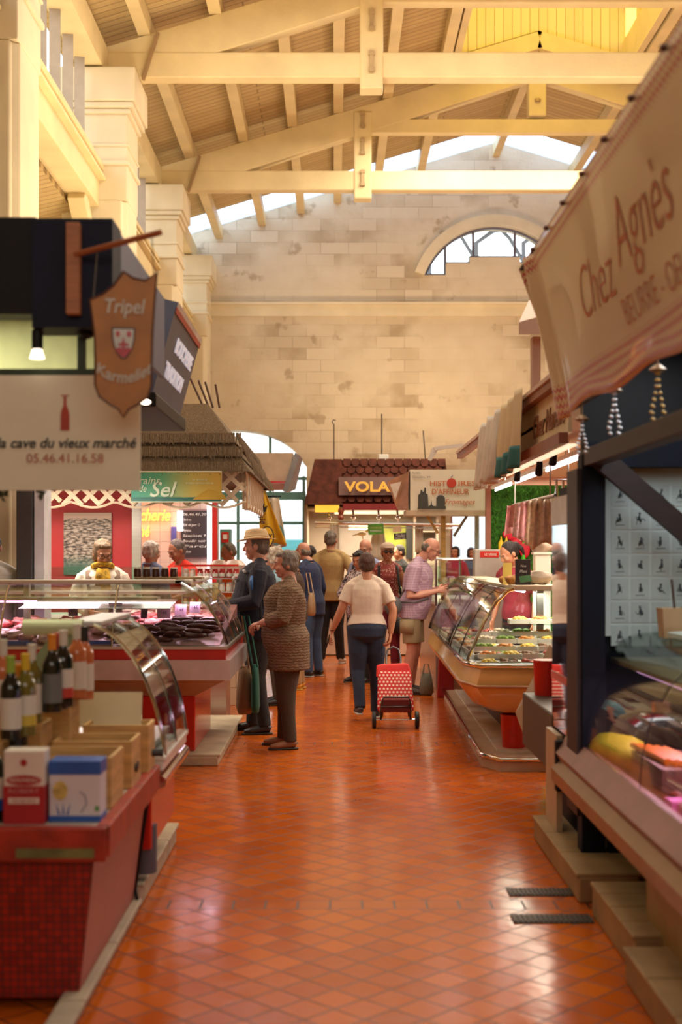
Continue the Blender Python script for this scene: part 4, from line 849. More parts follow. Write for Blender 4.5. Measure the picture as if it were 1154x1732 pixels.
for k in range(4):
    p = None
    for i in range(6):
        if p is None:
            p = thing('preserve_jar', ['amber preserve jar on the deli shelves', 'dark brown preserve jar on the deli shelves', 'cream coloured jar on the deli shelves', 'red preserve jar on the deli shelves'][k], 'jar', (0, 0, 0), ['amber jars', 'brown jars', 'cream jars', 'red jars'][k] + ' on the deli shelves')
            MB().lathe([(0, 0), (.03, .002), (.03, .07), (.024, .08), (0, .08)], n=12).build('jar', jarm[k], p, smooth=True); MB().lathe([(0, .08), (.028, .08), (.028, .095), (0, .096)], n=12).build('lid', lidm[(k + i) % 3], p, smooth=True); MB().lathe([(.0306, .015), (.031, .015), (.031, .05), (.0306, .05)], n=12).build('paper_label', paper, p); q = p
        else: q = copy_tree(p)
        n_ = k * 6 + i; q.location = (-1.53 + .074 * (n_ % 8) + rnd.uniform(-.004, .004), 13.4 + rnd.uniform(-.03, .03), (1.0, 1.15, 1.29)[n_ // 8 if n_ < 24 else 2])
for i, (px, w_) in enumerate(((371, .10), (397, .12))):
    q = P(px, 960, 13.6); t = thing('plastic_tub', ['cream plastic tub on the deli counter nearer the left', 'larger cream tub with a straw lid beside the orange apron'][i], 'tub', (q.x, q.y, 1.30)); MB().lathe([(0, 1.30), (w_ * .9, 1.30), (w_, 1.42), (w_ * .6, 1.47), (0, 1.48)], (q.x, q.y, 0), 16).build('tub', M('tub_cream', (.66, .48, .38), .4), t, smooth=True)
    MB().tube([(q.x, q.y, 1.0), (q.x, q.y, 1.30)], .03, 8).build('stand', steel, t)
# yellow and white flags
fl = thing('yellow_flag', 'long yellow hanging flag with a round black emblem', 'flag', tuple(P(440, 835, 15.6)))
def flag(pts, mat, parent, name, d, fold=.06, k=9):
    (ax, ay), (bx_, by), (cx, cy), (dx, dy) = pts   # tl tr br bl in pixels at depth d
    TL, TR, BR, BL = P(ax, ay, d), P(bx_, by, d), P(cx, cy, d), P(dx, dy, d); b = MB()
    def fn(u, v): p = TL.lerp(TR, u).lerp(BL.lerp(BR, u), v); return p + Vector((0, fold * math.sin(u * k + v * 1.5) * (.3 + v), 0))
    b.grid(fn, 14, 12, .004); return b.build(name, mat, parent, smooth='full')
yf = M('flag_yellow', (.72, .42, .02), .7, var=.08); wf = M('flag_white', (.70, .60, .48), .7, var=.06); blk = M('flag_black', (.03, .02, .015), .7)
flag([(440, 832), (449, 832), (486, 922), (438, 915)], yf, fl, 'cloth', 15.6); 
em = lambda px, py, d: frame(P(px, py, d), (1, 0, 0), (0, 0, 1))
poly_plate([(.085 * math.cos(a), .13 * math.sin(a)) for a in [i * math.pi / 10 for i in range(20)]], em(452, 908, 15.50), .002, blk, fl, 'round_emblem'); poly_plate([(.07 * math.cos(a), .115 * math.sin(a)) for a in [i * math.pi / 10 for i in range(20)]], em(452, 908, 15.495), .002, yf, fl, 'emblem_ground')
text('LAY', .085, em(452, 908, 15.49), blk, fl, bold=.004, width=.12); text('sie', .10, em(443, 878, 15.50) @ Matrix.Rotation(R(-70), 4, 'Z'), blk, fl, shear=.3, bold=.002); poly_plate([(-.05, 0), (-.01, .02), (.03, .09), (.03, .03), (.07, .05), (.05, -.02), (.0, -.05)], em(443, 862, 15.5), .002, blk, fl, 'bird_emblem')
MB().tube([P(436, 828, 15.6), P(452, 828, 15.6)], .01, 6).build('flag_rod', black, fl)
fl = thing('white_flag', 'cream hanging flag with a blue round emblem next to the yellow one', 'flag', tuple(P(470, 845, 15.9)))
flag([(452, 842), (472, 842), (485, 924), (456, 930)], wf, fl, 'cloth', 15.95, .04)
poly_plate([(.085 * math.cos(a), .13 * math.sin(a)) for a in [i * math.pi / 10 for i in range(20)]], em(469, 905, 15.86), .002, M('flag_blue', (.12, .30, .34), .7), fl, 'round_emblem'); text('SAL', .07, em(469, 905, 15.855), wf, fl, bold=.003); MB().bar(P(455, 850, 15.87), P(464, 885, 15.87), .05, .004, (0, 1, 0)).build('brown_stripe', M('flag_brown', (.18, .08, .05), .7), fl)
MB().tube([P(450, 840, 15.95), P(476, 840, 15.95)], .01, 6).build('flag_rod', black, fl)
# pale canopy box beyond the hut, teal exit post
s = thing('pale_stall_canopy', 'pale beige stall canopy box with a red lower edge and slanted grey side', 'canopy', (-.9, 17.6, 2.3))
pk = M('canopy_pink_beige', (.55, .43, .33), .6); q0, q1 = P(425, 815, 17.2), P(492, 766, 17.2)
MB().hexa([(q0.x, 17.2, q0.z), (q1.x - .03, 17.2, q0.z), (q1.x - .03, 19.5, q0.z), (q0.x, 19.5, q0.z), (q0.x, 17.2, q1.z), (q1.x + .03, 17.2, q1.z), (q1.x + .03, 19.5, q1.z), (q0.x, 19.5, q1.z)]).build('box', pk, s)
MB().bx(q0.x, q1.x - .02, 17.17, 17.2, q0.z - .02, q0.z + .01).build('red_edge', redp, s)
MB().hexa([P(478, 830, 17.15), P(486, 834, 17.15), P(500, 828, 18.8), P(494, 826, 18.8), P(499, 766, 17.15), P(507, 770, 17.15), P(512, 776, 18.8), P(508, 772, 18.8)]).build('side_board', M('side_grey', (.25, .25, .27), .4), s)
MB().bx(-2.4, -2.34, 17.3, 17.36, 0, 2.4).build('post', white_pl, s); MB().bx(-2.4, q0.x + .01, 17.25, 17.4, 2.4, 2.46).build('beam', white_pl, s)
s = thing('teal_cabinet', 'teal cabinet with a small red notice in front of the far doors', 'cabinet', (-2.0, 22, 0)); q0, q1 = P(372, 944, 22), P(390, 895, 22); MB().bx(q0.x, q1.x, 22, 22.3, 0, q1.z).build('cabinet', M('pale_teal', (.12, .30, .25), .5), s); q = P(381, 909, 21.99); MB().bx(q.x - .06, q.x + .06, 21.98, 22, q.z - .09, q.z + .09).build('notice', redp, s); MB().bx(q.x - .035, q.x + .035, 21.97, 21.98, q.z - .03, q.z + .05).build('notice_print', white_pl, s)
s = thing('street_display_rack', 'white display racks of postcards outside the left doors', 'rack', (-1.0, 27.6, 0))
for i in range(3): MB().bx(-1.7 + .55 * i, -1.3 + .55 * i, 27.6, 27.9, -.02, 1.5).build('panel', M('bleached_white', (.8, .8, .78), .6), s)

# ================================================================ MIDDLE: poultry stall
def hex_tiles(b, x0, x1, y0, z0, y1, z1, rows, tw, rightslope=0):
    sl = Vector((0, y1 - y0, z1 - z0)); up = sl / rows; nr = Vector((0, -(z1 - z0), (y1 - y0))).normalized()
    if nr.y > 0: nr = -nr
    for r in range(rows):
        xa, xb = x0, x1; n = int((xb - xa) / tw)
        for i in range(n + 1):
            x = xa + i * tw + (tw / 2 if r % 2 else 0)
            if x > xb: continue
            base = Vector((x, y0, z0)) + up * r
            pts = [(-.46, 1.0), (-.46, .32), (-.25, -.05), (.25, -.05), (.46, .32), (.46, 1.0)]
            v = [base + Vector((px * tw, 0, 0)) + up * pz * 1.15 + nr * (.028 - .020 * pz) for px, pz in pts]
            v2 = [q - nr * .012 for q in v]
            A = [b.bm.verts.new(q) for q in v]; B = [b.bm.verts.new(q) for q in v2]; b.bm.faces.new(A); b.bm.faces.new(B[::-1])
            for k in range(6): b.bm.faces.new([A[k], B[k], B[(k + 1) % 6], A[(k + 1) % 6]])
tile = M('brown_roof_tile', (.075, .018, .009), .8, var=.4, scale=9, spec=.2); tile2 = M('dark_roof_tile', (.06, .015, .008), .8, var=.3, spec=.2)
t = thing('poultry_stall', 'poultry stall with a brown scalloped tile roof and gold lettering', 'stall', (.9, 20.8, 0))
YS = 20.0
g = lambda px, py, d: P(px, py, d)
zt, zb = g(0, 778, YS + .4).z, g(0, 852, YS).z
MB().hexa([(g(515, 0, YS).x, YS + .03, zb), (1.80, YS + .03, zb), (1.80, 22.4, zb), (g(515, 0, YS).x, 22.4, zb), (g(532, 0, YS + .4).x, YS + .43, zt), (1.74, YS + .43, zt), (1.74, 22.0, zt), (g(532, 0, YS + .4).x, 22.0, zt)]).build('roof_core', tile2, t)
b = MB(); hex_tiles(b, g(580, 0, YS).x, 1.74, YS, zb + .02, YS + .40, zt, 6, .135); b.build('scalloped_tiles', tile, t, label='scalloped brown roof tiles')
b = MB()
for i in range(5):
    z0 = zb + (zt - zb) * i / 5; z1 = zb + (zt - zb) * (i + 1) / 5; yy0 = YS + .4 * i / 5; o = .014 * i * 2.2
    b.hexa([(g(515, 0, YS).x + o, yy0 - .05, z0), (g(579, 0, YS).x, yy0 - .05, z0), (g(579, 0, YS).x, yy0 + .02, z0), (g(515, 0, YS).x + o, yy0 + .02, z0), (g(515, 0, YS).x + o + .03, yy0 + .03, z1 + .01), (g(579, 0, YS).x, yy0 + .03, z1 + .01), (g(579, 0, YS).x, yy0 + .06, z1 + .01), (g(515, 0, YS).x + o + .03, yy0 + .06, z1 + .01)])
b.build('plain_tile_courses', tile, t)
q0, q1 = g(573, 843, YS - .03), g(748, 806, YS - .03)
MB().hexa([(q0.x, YS - .02, q0.z + .05), (q1.x, YS - .02, q0.z + .05), (q1.x, YS + .02, q0.z + .05), (q0.x, YS + .02, q0.z + .05), (q0.x, YS + .10, q1.z), (q1.x, YS + .10, q1.z), (q1.x, YS + .14, q1.z), (q0.x, YS + .14, q1.z)]).build('name_board', M('name_brown', (.10, .030, .018), .5), t)
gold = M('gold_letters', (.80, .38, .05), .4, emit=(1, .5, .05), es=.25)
text('VOLAILLER', .215, frame(P(655, 824, YS - .035), (1, 0, 0), (0, .12, 1)), gold, t, width=1.32, bold=.006, extr=.006)
MB().bx(g(580, 0, YS).x, 1.78, YS - .04, YS + .05, zb - .10, zb).build('dark_red_fascia', M('dark_red_enamel'), t)
MB().bx(g(533, 0, YS).x, g(574, 0, YS).x, YS, YS + .05, zb - .13, zb - .02).build('yellow_lamp_panel', M('yellow_lit', (.9, .55, .05), .4, emit=(1, .55, .05), es=.8), t)
MB().lathe([(0, 0), (.03, .0), (.05, .04), (.03, .08), (.05, .13), (.04, .18), (0, .18)], (g(577, 0, YS).x, YS, zb - .25), 12).build('turned_drop', M('turned_wood', (.28, .07, .03), .4), t, smooth=True)
bw = M('stall_back_wall', (.42, .36, .28), .5, var=.12, scale=3)
MB().bx(-.45, 1.80, 22.4, 22.45, 0, zb).build('back_wall', bw, t); MB().bx(-.47, -.43, YS + .2, 22.4, 0, zb).build('side_wall', bw, t)
MB().bx(-.45, 1.78, YS + .6, 22.4, 2.25, 2.28).build('soffit', M('soffit_olive', (.45, .40, .25), .6), t)
b = MB(); b.tube([g(533, 884, YS + .2), g(780, 888, YS + .2)], .025, 8); b.build('upper_pipe', steel, t, smooth=True); MB().tube([g(533, 891, YS + .2), g(780, 894, YS + .2)], .012, 6).build('lower_pipe', steel, t)
for px in (556, 597, 640, 672): MB().tube([g(px, 862, YS + .2), g(px + 2, 884, YS + .2)], .016, 6).ball(g(px + 1, 876, YS + .2), .035).build('lamp_fitting', chrome, t, smooth='full')
dkf = M('window_black', (.03, .03, .03), .4)
for px0, px1, py0, py1 in ((572, 574, 885, 940), (633, 702, 884, 887), (687, 702, 885, 945), (569, 690, 883, 885)):
    q0, q1 = g(px0, py1, 22.3), g(px1, py0, 22.3); MB().bx(q0.x, q1.x, 22.32, 22.36, q0.z, q1.z).build('black_frame', dkf, t)
q0, q1 = g(574, 940, 22.35), g(640, 886, 22.35); MB().bx(q0.x, q1.x, 22.36, 22.39, q0.z, q1.z).build('grey_shutter', M('shutter_grey', (.36, .32, .27), .5, var=.05), t)
q0, q1 = g(650, 938, 22.35), g(688, 888, 22.35); MB().bx(q0.x, q1.x, 22.36, 22.39, q0.z, q1.z).build('poster_board', M('poster_green_yellow', (.35, .40, .04), .5, var=.8, scale=2.5), t)
q0, q1 = g(590, 896, YS + 1), g(622, 889, YS + 1); MB().bx(q0.x, q1.x, YS + 1, YS + 1.08, q0.z, q1.z).build('strip_lamp', M('warm_tube', (1, .8, .5), .4, emit=(1, .66, .35), es=3.5), t)
MB().bx(.0, 1.6, YS + .6, 22.0, 2.20, 2.22).build('ceiling_light', M('warm_panel', (1, .9, .7), .4, emit=(1, .80, .55), es=.9), t)
area('poultry_light', (.8, 21.2, 2.15), (1.8, .9), 95, (1, .84, .62))
fab = M('white_cloth', (.72, .68, .60), .8, var=.05)
def sheet(px0, px1, py0, py1, d, label, fl_=.012, mat=fab, flare=0):
    s = thing('hanging_sheet', label, 'cloth', tuple(P(px0, py1, d))); b = MB(); A, B = P(px0, py0, d), P(px1, py0, d); Z = P(0, py1, d).z
    b.grid(lambda u, v: (A.x + (B.x - A.x) * (u + flare * (u - .5) * (v)), d + fl_ * math.sin(u * 17 + v), A.z + (Z - A.z) * v), 24, 6, .003); b.build('cloth', mat, s, smooth='full'); MB().tube([(A.x, d, A.z), (B.x, d, B.z)], .008, 6).build('rod', steel, s); return s
sheet(558, 573, 887, 940, 20.15, 'white cloth hanging at the left end of the poultry stall', flare=.3)
sheet(632, 648, 889, 948, 20.25, 'wide white cloth hanging in the middle of the poultry stall', flare=1.2)
sheet(702, 716, 885, 934, 20.35, 'narrow white cloth hanging at the right of the poultry stall')
for px, py, w_, h_, m_, lb in ((636, 895, .24, .16, M('promo_green', (.08, .30, .03), .5, var=.5, scale=12), 'green promotional card hanging in the poultry stall'), (672, 895, .13, .09, M('promo_cream', (.62, .45, .30), .5), 'small cream card hanging above the black sign'), (677, 907, .19, .10, M('slate'), 'black hanging sign with white script in the poultry stall')):
    q = P(px, py, 20.05); s = thing('hanging_card', lb, 'card', tuple(q)); MB().box(q, (w_, .01, h_), (0, R(-5), 0)).build('card', m_, s); MB().tube([q + Vector((0, 0, h_ / 2)), (q.x, q.y, P(0, 886, 20.2).z)], .003, 4).build('string', steel, s)
    if m_.name == 'slate': text('Poulet', .07, frame(q + Vector((0, -.008, .012)), (1, 0, 0), (0, 0, 1)), chk, s, shear=.2, width=.14); text('fermier roti', .04, frame(q + Vector((0, -.008, -.03)), (1, 0, 0), (0, 0, 1)), chk, s, width=.15)
    elif 'green' in m_.name: text('VOLAILLES', .04, frame(q + Vector((0, -.008, .02)), (1, 0, 0), (0, 0, 1)), M('promo_yellow', (.7, .65, .2), .5), s, width=.18); text('FERMIERES', .04, frame(q + Vector((0, -.008, -.03)), (1, 0, 0), (0, 0, 1)), chk, s, width=.18)
ch = M('chick_cream', (.66, .50, .25), .5); q = P(612, 903, 20.6); s = thing('hanging_decoration', 'cream chicken shaped decoration hanging in the poultry stall', 'decoration', tuple(q)); b = MB(); b.ball(q, (.08, .03, .035), n=10).ball(q + Vector((.09, 0, .05)), (.03, .02, .03)).tube([q + Vector((-.04, 0, 0)), q + Vector((-.15, 0, -.03))], [.02, .006], 6).tube([q, q + Vector((.02, 0, -.08))], .01, 5); b.build('body', ch, s, smooth='full'); MB().tube([q, (q.x, q.y, q.z + .22)], .003, 4).build('string', steel, s)
s = thing('poultry_counter', 'white poultry counter with a burgundy rim and trays of poultry', 'counter', (.8, 19.8, 0))
MB().bx(-.45, 1.75, 19.6, 20.3, .02, .78).build('white_base', M('counter_white', (.68, .56, .46), .35), s); MB().bx(-.47, 1.77, 19.55, 20.3, .78, .90).build('burgundy_rim', M('burgundy', (.18, .015, .02), .3), s); MB().bx(-.45, 1.75, 19.7, 20.3, .90, .93).build('display_deck', steel, s)
MB().bx(.9, 1.7, 19.7, 19.72, .93, 1.35).build('glass_screen', glass('green_glass'), s)
pp = [cut(meatm[4], (.09, .06, .05), 'pale plucked chicken on the poultry counter', 'chickens on the poultry counter', 'plucked_chicken', 5), cut(meatm[2], (.05, .05, .04), 'pink meat portion on the poultry counter', 'pink portions on the poultry counter', seed=6), cut(M('egg_tray', (.55, .45, .28), .7), (.07, .05, .03), 'straw coloured bundle on the poultry counter', 'bundles on the poultry counter', 'straw_bundle', 8)]
for i in range(27):
    c = pp[i % 3] if i < 3 else copy_tree(pp[i % 3]); c.location = (-.35 + .075 * i + rnd.uniform(-.02, .02), 19.8 + .14 * (i % 3), .93 + .035 * (i % 3))
s = thing('back_shelves', 'grey shelves of packed goods behind the poultry stall on the right', 'shelves', (1.55, 22.2, 0))
for z in (1.0, 1.35, 1.62, 1.9): MB().bx(1.36, 1.74, 22.0, 22.35, z, z + .02).build('shelf', bw, s)
for x in (1.36, 1.74): MB().bx(x - .02, x + .02, 22.0, 22.35, 0, 2.2).build('shelf_side', bw, s)
p = None
for i in range(15):
    if p is None: p = MB().bx(-.03, .03, -.05, .05, 0, .10).build('egg_box', M('pack_cream', (.60, .48, .34), .6, var=.3, scale=15), None, bev=.01, loc=(0, 0, 0), label='small cream pack on the grey back shelves', cat='pack', group='packs on the back shelves'); q = p
    else: q = copy_tree(p)
    q.location = (1.41 + .066 * (i % 5), 22.1, (1.02, 1.37, 1.64)[i // 5])
# hanging lamps above the poultry stall
for px, py0, py1, lb in ((565, 718, 778, 'thin hook on a rod left above the tiled roof'), (646, 700, 770, 'small white fitting hanging on a cord above the tiled roof'), (720, 728, 780, 'thin dark cord hanging above the tiled roof on the right')):
    q = P(px, py1, 20.6); s = thing('hanging_fitting', lb, 'fitting', tuple(q)); MB().tube([q, P(px + (0 if px < 700 else -4), py0, 20.6)] + ([P(px - 3, py0 - 4, 20.6), P(px - 1, py0 - 8, 20.6), P(px + 3, py0 - 7, 20.6)] if px == 565 else []), .010, 6).build('rod', M('grey_iron', (.15, .12, .10), .5, .5), s)
    if px == 646: MB().box(P(649, 774, 20.6), (.16, .08, .10)).build('housing', white_pl, s, bev=.01)
# cheese stall sign
s = thing('cheese_stall_sign', 'cream box sign reading HISTOIRES D\'AFFINEUR with a red apple and skyline', 'sign', (1.3, 15.0, 2.0))
f0, f1 = P(694, 863, 15), P(823, 794, 15)
MB().bx(f0.x, f1.x + .5, 15.0, 15.45, f0.z, f1.z).build('box', M('sign_cream', (.80, .73, .58), .5, var=.03), s)
MB().bx(f0.x - .05, f1.x + .5, 15.0, 15.5, f0.z - .06, f0.z).build('lower_board', M('sign_beige', (.56, .42, .28), .5), s)
F3 = lambda px, py: frame(P(px, py, 14.985), (1, 0, 0), (0, 0, 1)); ot = M('orange_print', (.55, .16, .05), .5)
text('HIST', .085, F3(741, 818), ot, s, width=.185, bold=.001); text('IRES', .085, F3(790, 818), ot, s, width=.20, bold=.001); text("D'AFFINEUR", .085, F3(762, 832), ot, s, width=.43, bold=.001); text('Fromages', .085, F3(777, 849), ot, s, shear=.35, width=.35)
text('Aurélie', .03, F3(704, 800), M('grey_print', (.25, .22, .2), .5), s, width=.10); text('Gaudin, M', .03, F3(713, 807), M('grey_print'), s, width=.20)
poly_plate([(.056 * math.cos(a), .054 * math.sin(a)) for a in [i * math.pi / 10 for i in range(20)]], F3(764, 817), .003, M('apple_red', (.55, .05, .02), .4), s, 'apple_emblem'); MB().tube([P(763, 808, 14.98), P(766, 804, 14.98)], .004, 5).build('apple_stalk', M('ink'), s)
sky_ = [(0, 0), (.33, 0), (.33, .03), (.32, .035), (.32, .13), (.29, .16), (.25, .16), (.22, .13), (.22, .035), (.19, .035), (.17, .05), (.165, .10), (.155, .05), (.13, .03), (.12, .17), (.10, .18), (.10, .24), (.085, .25), (.075, .20), (.06, .20), (.055, .22), (.04, .22), (.035, .18), (.01, .16), (.01, .03)]
poly_plate(sky_, F3(706, 861), .003, M('skyline_grey', (.06, .06, .05), .5), s, 'skyline_emblem')
cheese = M('cheese_print', (.34, .16, .10), .4, var=.6, scale=4)
MB().hexa([P(672, 862, 15.0), P(690, 862, 15.0), P(690, 862, 15.3), P(672, 862, 15.3), P(655, 815, 15.35), P(692, 797, 15.0), P(694, 797, 15.4), P(660, 815, 15.6)]).build('slanted_side', cheese, s, label='slanted side panel with a brown cheese print')
poly_plate([(0, 0), (.13, .03), (.06, -.18)], frame(P(660, 819, 14.97), (1, 0, 0), (0, 0, 1)), .003, M('print_highlight', (.70, .60, .52), .4), s, 'white_wedge')
yw = M('yellow_pine', (.66, .36, .08), .5, var=.15, scale=4, stretch=(1, 1, 5))
MB().bx(P(746, 0, 15.3).x, P(754, 0, 15.3).x, 15.28, 15.34, 0, f0.z - .05).build('yellow_post', yw, s); MB().bar(P(720, 868, 15.3), P(741, 902, 15.3), .03, .03).build('yellow_brace', yw, s); MB().bar(P(793, 868, 15.3), P(768, 907, 15.3), .03, .03).build('brace', M('weathered_brace', (.36, .24, .15), .6), s); MB().bx(P(786, 0, 16.6).x, P(792, 0, 16.6).x, 15.34, 15.42, 0, f0.z).build('post', M('cool_white'), s)
s = thing('cheese_display_case', 'clear glass cheese display case with steel frame', 'display case', (1.4, 15.6, 0))
MB().bx(1.15, 2.1, 14.75, 17.5, 0, .95).build('base', steel, s); MB().bx(1.15, 2.1, 14.72, 17.5, .95, .98).build('display_deck', white_pl, s)
zt2 = P(0, 946, 14.72).z
MB().bx(1.15, 2.1, 14.72, 14.73, .98, zt2 - .02).build('front_pane', pane, s); MB().bx(1.15, 1.158, 14.72, 17.5, .98, zt2).build('side_pane', pane, s)
for x, y in ((1.15, 14.72), (1.42, 14.72), (2.09, 14.72), (1.15, 17.4)): MB().tube([(x, y, .95), (x, y, zt2)], .012, 8).build('upright', chrome, s)
MB().tube([(2.1, 14.72, zt2), (1.15, 14.72, zt2), (1.15, 17.4, zt2)], .014, 8).build('top_tube', chrome, s); MB().bx(1.2, 2.05, 14.9, 15.3, 1.2, 1.21).build('shelf', glass('shelf_glass'), s)
chm = [M('cheese_cream', (.72, .58, .34), .5, var=.1), M('cheese_rind', (.50, .30, .12), .6, var=.2)]
p = None
for i in range(14):
    if i < 2: c = MB().lathe([(0, 0), (.055, 0), (.058, .02), (.055, .045), (0, .045)], n=16).build('round_cheese', chm[i], None, smooth=True, loc=(0, 0, 0), label=['small cream cheese in the glass case', 'brown rind cheese in the glass case'][i], cat='cheese', group=['cream', 'brown'][i] + ' cheeses in the clear case'); pr_ = (pr_ if i else []) + [c]
    else: c = copy_tree(pr_[i % 2])
    c.location = (1.25 + .125 * (i % 7), 14.85 + .14 * (i // 7), .98 if i < 7 else 1.212)

# ================================================================ RIGHT: deli stall
woodr = M('red_brown_beam', (.30, .10, .055), .45, var=.15); pinkb = M('pinkish_board', (.58, .36, .26), .5, var=.06)
s = thing('deli_stall_canopy', 'long canopy with red brown beams and a pinkish soffit over the deli counter', 'canopy', (1.9, 10.3, 2.1))
MB().bx(1.19, 1.24, 6.9, 12.6, 2.46, 2.51).build('upper_beam', woodr, s); MB().bx(1.19, 1.24, 6.9, 10.9, 2.13, 2.19).build('lower_beam', woodr, s); MB().bx(1.24, 1.26, 6.9, 10.9, 2.19, 2.46).build('fascia_board', M('fascia_tan', (.80, .66, .42), .5, var=.08), s)
MB().bx(1.175, 1.19, 6.9, 12.6, 2.505, 2.53).build('top_trim', M('pale_trim', (.66, .50, .42), .5), s)
MB().bx(1.24, 4.0, 6.9, 10.9, 2.32, 2.34).bx(1.52, 4.0, 10.9, 13.3, 2.32, 2.34).build('soffit', pinkb, s); MB().bx(1.52, 4.0, 13.25, 13.3, 2.24, 2.34).build('far_board', pinkb, s)
for x, y in ((3.9, 13.2), (3.9, 7.0)): MB().bx(x - .03, x + .03, y - .03, y + .03, 0, 2.32).build('post', woodr if x > 2 else M('cool_white'), s)
rb = M('script_brown', (.30, .13, .07), .5)
text('Chez Nanelie', .19, frame((1.235, 7.55, 2.31), (0, -1, 0), (0, 0, 1)), rb, s, shear=.35, width=1.1, extr=.003)
area('deli_soffit_light', (2.2, 11.0, 2.30), (1.0, 4.0), 120, (1, .84, .66))
MB().bx(1.24, 1.30, 6.9, 10.9, 2.125, 2.13).build('light_strip', M('warm_panel'), s)
for i, (px, py, d) in enumerate(((899, 772, 8.6), (913, 788, 8.2), (876, 800, 9.6), (937, 770, 7.9))):
    q = P(px, py, d); l = thing('track_spot', ['black track spot nearest the cloths', 'black track spot lower than its neighbours', 'black track spot farthest along the soffit', 'black track spot nearest the dark stall'][i], 'lamp', tuple(q)); MB().tube([(q.x, q.y, 2.32), q, q + Vector((.0, .04, -.05))], [.008, .022, .026], 10).build('housing', black, l, smooth=True)
l = thing('fluorescent_lamp', 'long bright fluorescent lamp hanging above the deli counter', 'lamp', (1.6, 10.8, 2.12))
MB().bx(1.56, 1.64, 8.3, 13.0, 2.185, 2.215).build('reflector', white_pl, l); tb = M('cool_tube', (1, .95, 1), .3, emit=(1, .88, .95), es=4)
for y0_, y1_ in ((8.4, 9.8), (10.2, 11.4), (11.8, 12.9)): MB().tube([(1.6, y0_, 2.17), (1.6, y1_, 2.17)], .012, 8).build('tube', tb, l)
for y in (9.0, 12.2): MB().tube([(1.6, y, 2.215), (1.6, y, 2.32)], .006, 5).build('hanger', steel, l)
# draped cloth banners over the fascia
clo = [M('banner_cream', (.68, .54, .32), .75, var=.05), M('banner_teal', (.02, .16, .17), .7), M('banner_white', (.72, .66, .56), .7)]
def drape(y0, y1, ztop, zbot, name, label, mat, n=26, amp=.03, seed=0, pz=None):
    s = thing(name, label, 'banner', (1.12, (y0 + y1) / 2, zbot)); b = MB()
    def fn(u, v): return (1.16 - .03 * v + amp * math.sin(u * n + seed + 1.2 * math.sin(v * 3)) * (.4 + .6 * v) - .02, y0 + (y1 - y0) * u, ztop + (zbot - ztop) * v + .012 * math.sin(u * 6 + seed))
    b.grid(fn, 60, 14, .003); b.build('cloth', mat, s, smooth='full')
    return s, fn
s1, f1_ = drape(7.95, 8.95, 2.55, 2.06, 'draped_banner', 'cream draped banner with teal foot nearest on the deli fascia', clo[0], 20, .028, 1)
b = MB(); b.grid(lambda u, v: tuple(Vector(f1_(u, .72 + .28 * v)) + Vector((-.006, 0, 0))), 60, 5, .002); b.build('teal_band', clo[1], s1, smooth='full', label='teal lower band')
drape(9.0, 9.6, 2.54, 2.05, 'draped_banner', 'cream gathered banner in the middle of the deli fascia', clo[2], 17, .05, 2); drape(9.63, 10.15, 2.53, 2.04, 'draped_banner', 'pale tightly folded banner at the far end of the deli fascia', clo[2], 40, .03, 4)
s = thing('white_arm_lamp', 'white angled arm lamp sticking out beside the deli canopy', 'lamp', tuple(P(790, 756, 12.5))); MB().bar(P(735, 759, 12.5), P(785, 753, 12.5), .035, .035).build('arm', white_pl, s); MB().hexa([P(724, 778, 12.5), P(729, 780, 12.5), P(729, 780, 12.65), P(724, 778, 12.65), P(731, 757, 12.5), P(744, 757, 12.5), P(744, 757, 12.65), P(731, 757, 12.65)]).build('head', white_pl, s)
MB().bar(P(783, 754, 12.5), (1.21, 12.5, 2.48), .02, .02).build('bracket', white_pl, s)
# green wall
s = thing('artificial_grass_wall', 'green artificial grass wall with a reddish post at its edge', 'wall panel', (2.3, 14.3, 0)); gm = M('turf_green', (.05, .22, .02), .8, var=.5, scale=20)
MB().bx(1.70, 4.0, 14.3, 14.36, 0, 2.3).build('backing', gm, s); MB().bx(1.66, 1.71, 14.22, 14.34, 0, 2.32).build('edge_post', woodr, s)
b = MB()
for i in range(9000):
    x = 1.72 + rnd.random() * 1.5; z = 1.30 + rnd.random() * .98
    a = rnd.uniform(-1.2, 1.2); v = Vector((math.sin(a) * .03, -.03 * rnd.random() - .01, math.cos(a) * .03 * rnd.choice((1, 1, -1)))); p = Vector((x, 14.3, z)); e = Vector((.004, 0, 0))
    b.face([p - e, p + e, p + v])
o = b.build('grass_blades', gm, s, kind='stuff')
s = thing('red_flower_decoration', 'large red paper flower with a green stem on the grass wall', 'decoration', (2.1, 14.2, 1.5)); q = P(886, 908, 14.15); rp = M('flower_red', (.60, .01, .04), .6)
for i in range(7): a = i * math.pi * 2 / 7 + .3; MB().ball(q + Vector((math.cos(a) * .13, 0, math.sin(a) * .13)), (.105, .015, .06), Matrix.Rotation(-a, 3, 'Y')).build('petal', rp, s, smooth='full')
MB().ball(q + Vector((0, -.02, 0)), (.05, .02, .05)).build('centre', M('flower_yellow2', (.75, .45, .03), .5), s, smooth='full'); MB().tube([q + Vector((0, .01, -.05)), q + Vector((0, .01, -.35))], .025, 6).build('stem', M('bright_green', (.08, .55, .03), .5), s)
q0, q1 = P(858, 905, 14.25), P(885, 858, 14.25); MB().bx(q0.x, q1.x, 14.24, 14.26, q0.z, q1.z).build('red_panel', M('dark_red_enamel'), s)
for px in (848, 857):
    q = P(px, 918, 14.1); bo = thing('yellow_bottle', 'yellow squeeze bottle before the grass wall, %s' % ('left one' if px == 848 else 'right one'), 'bottle', tuple(q), 'yellow bottles'); MB().lathe([(0, -.09), (.03, -.09), (.03, .0), (.012, .03), (.005, .07), (0, .07)], q, 12).build('bottle', M('mustard', (.7, .5, .02), .4), bo, smooth=True)
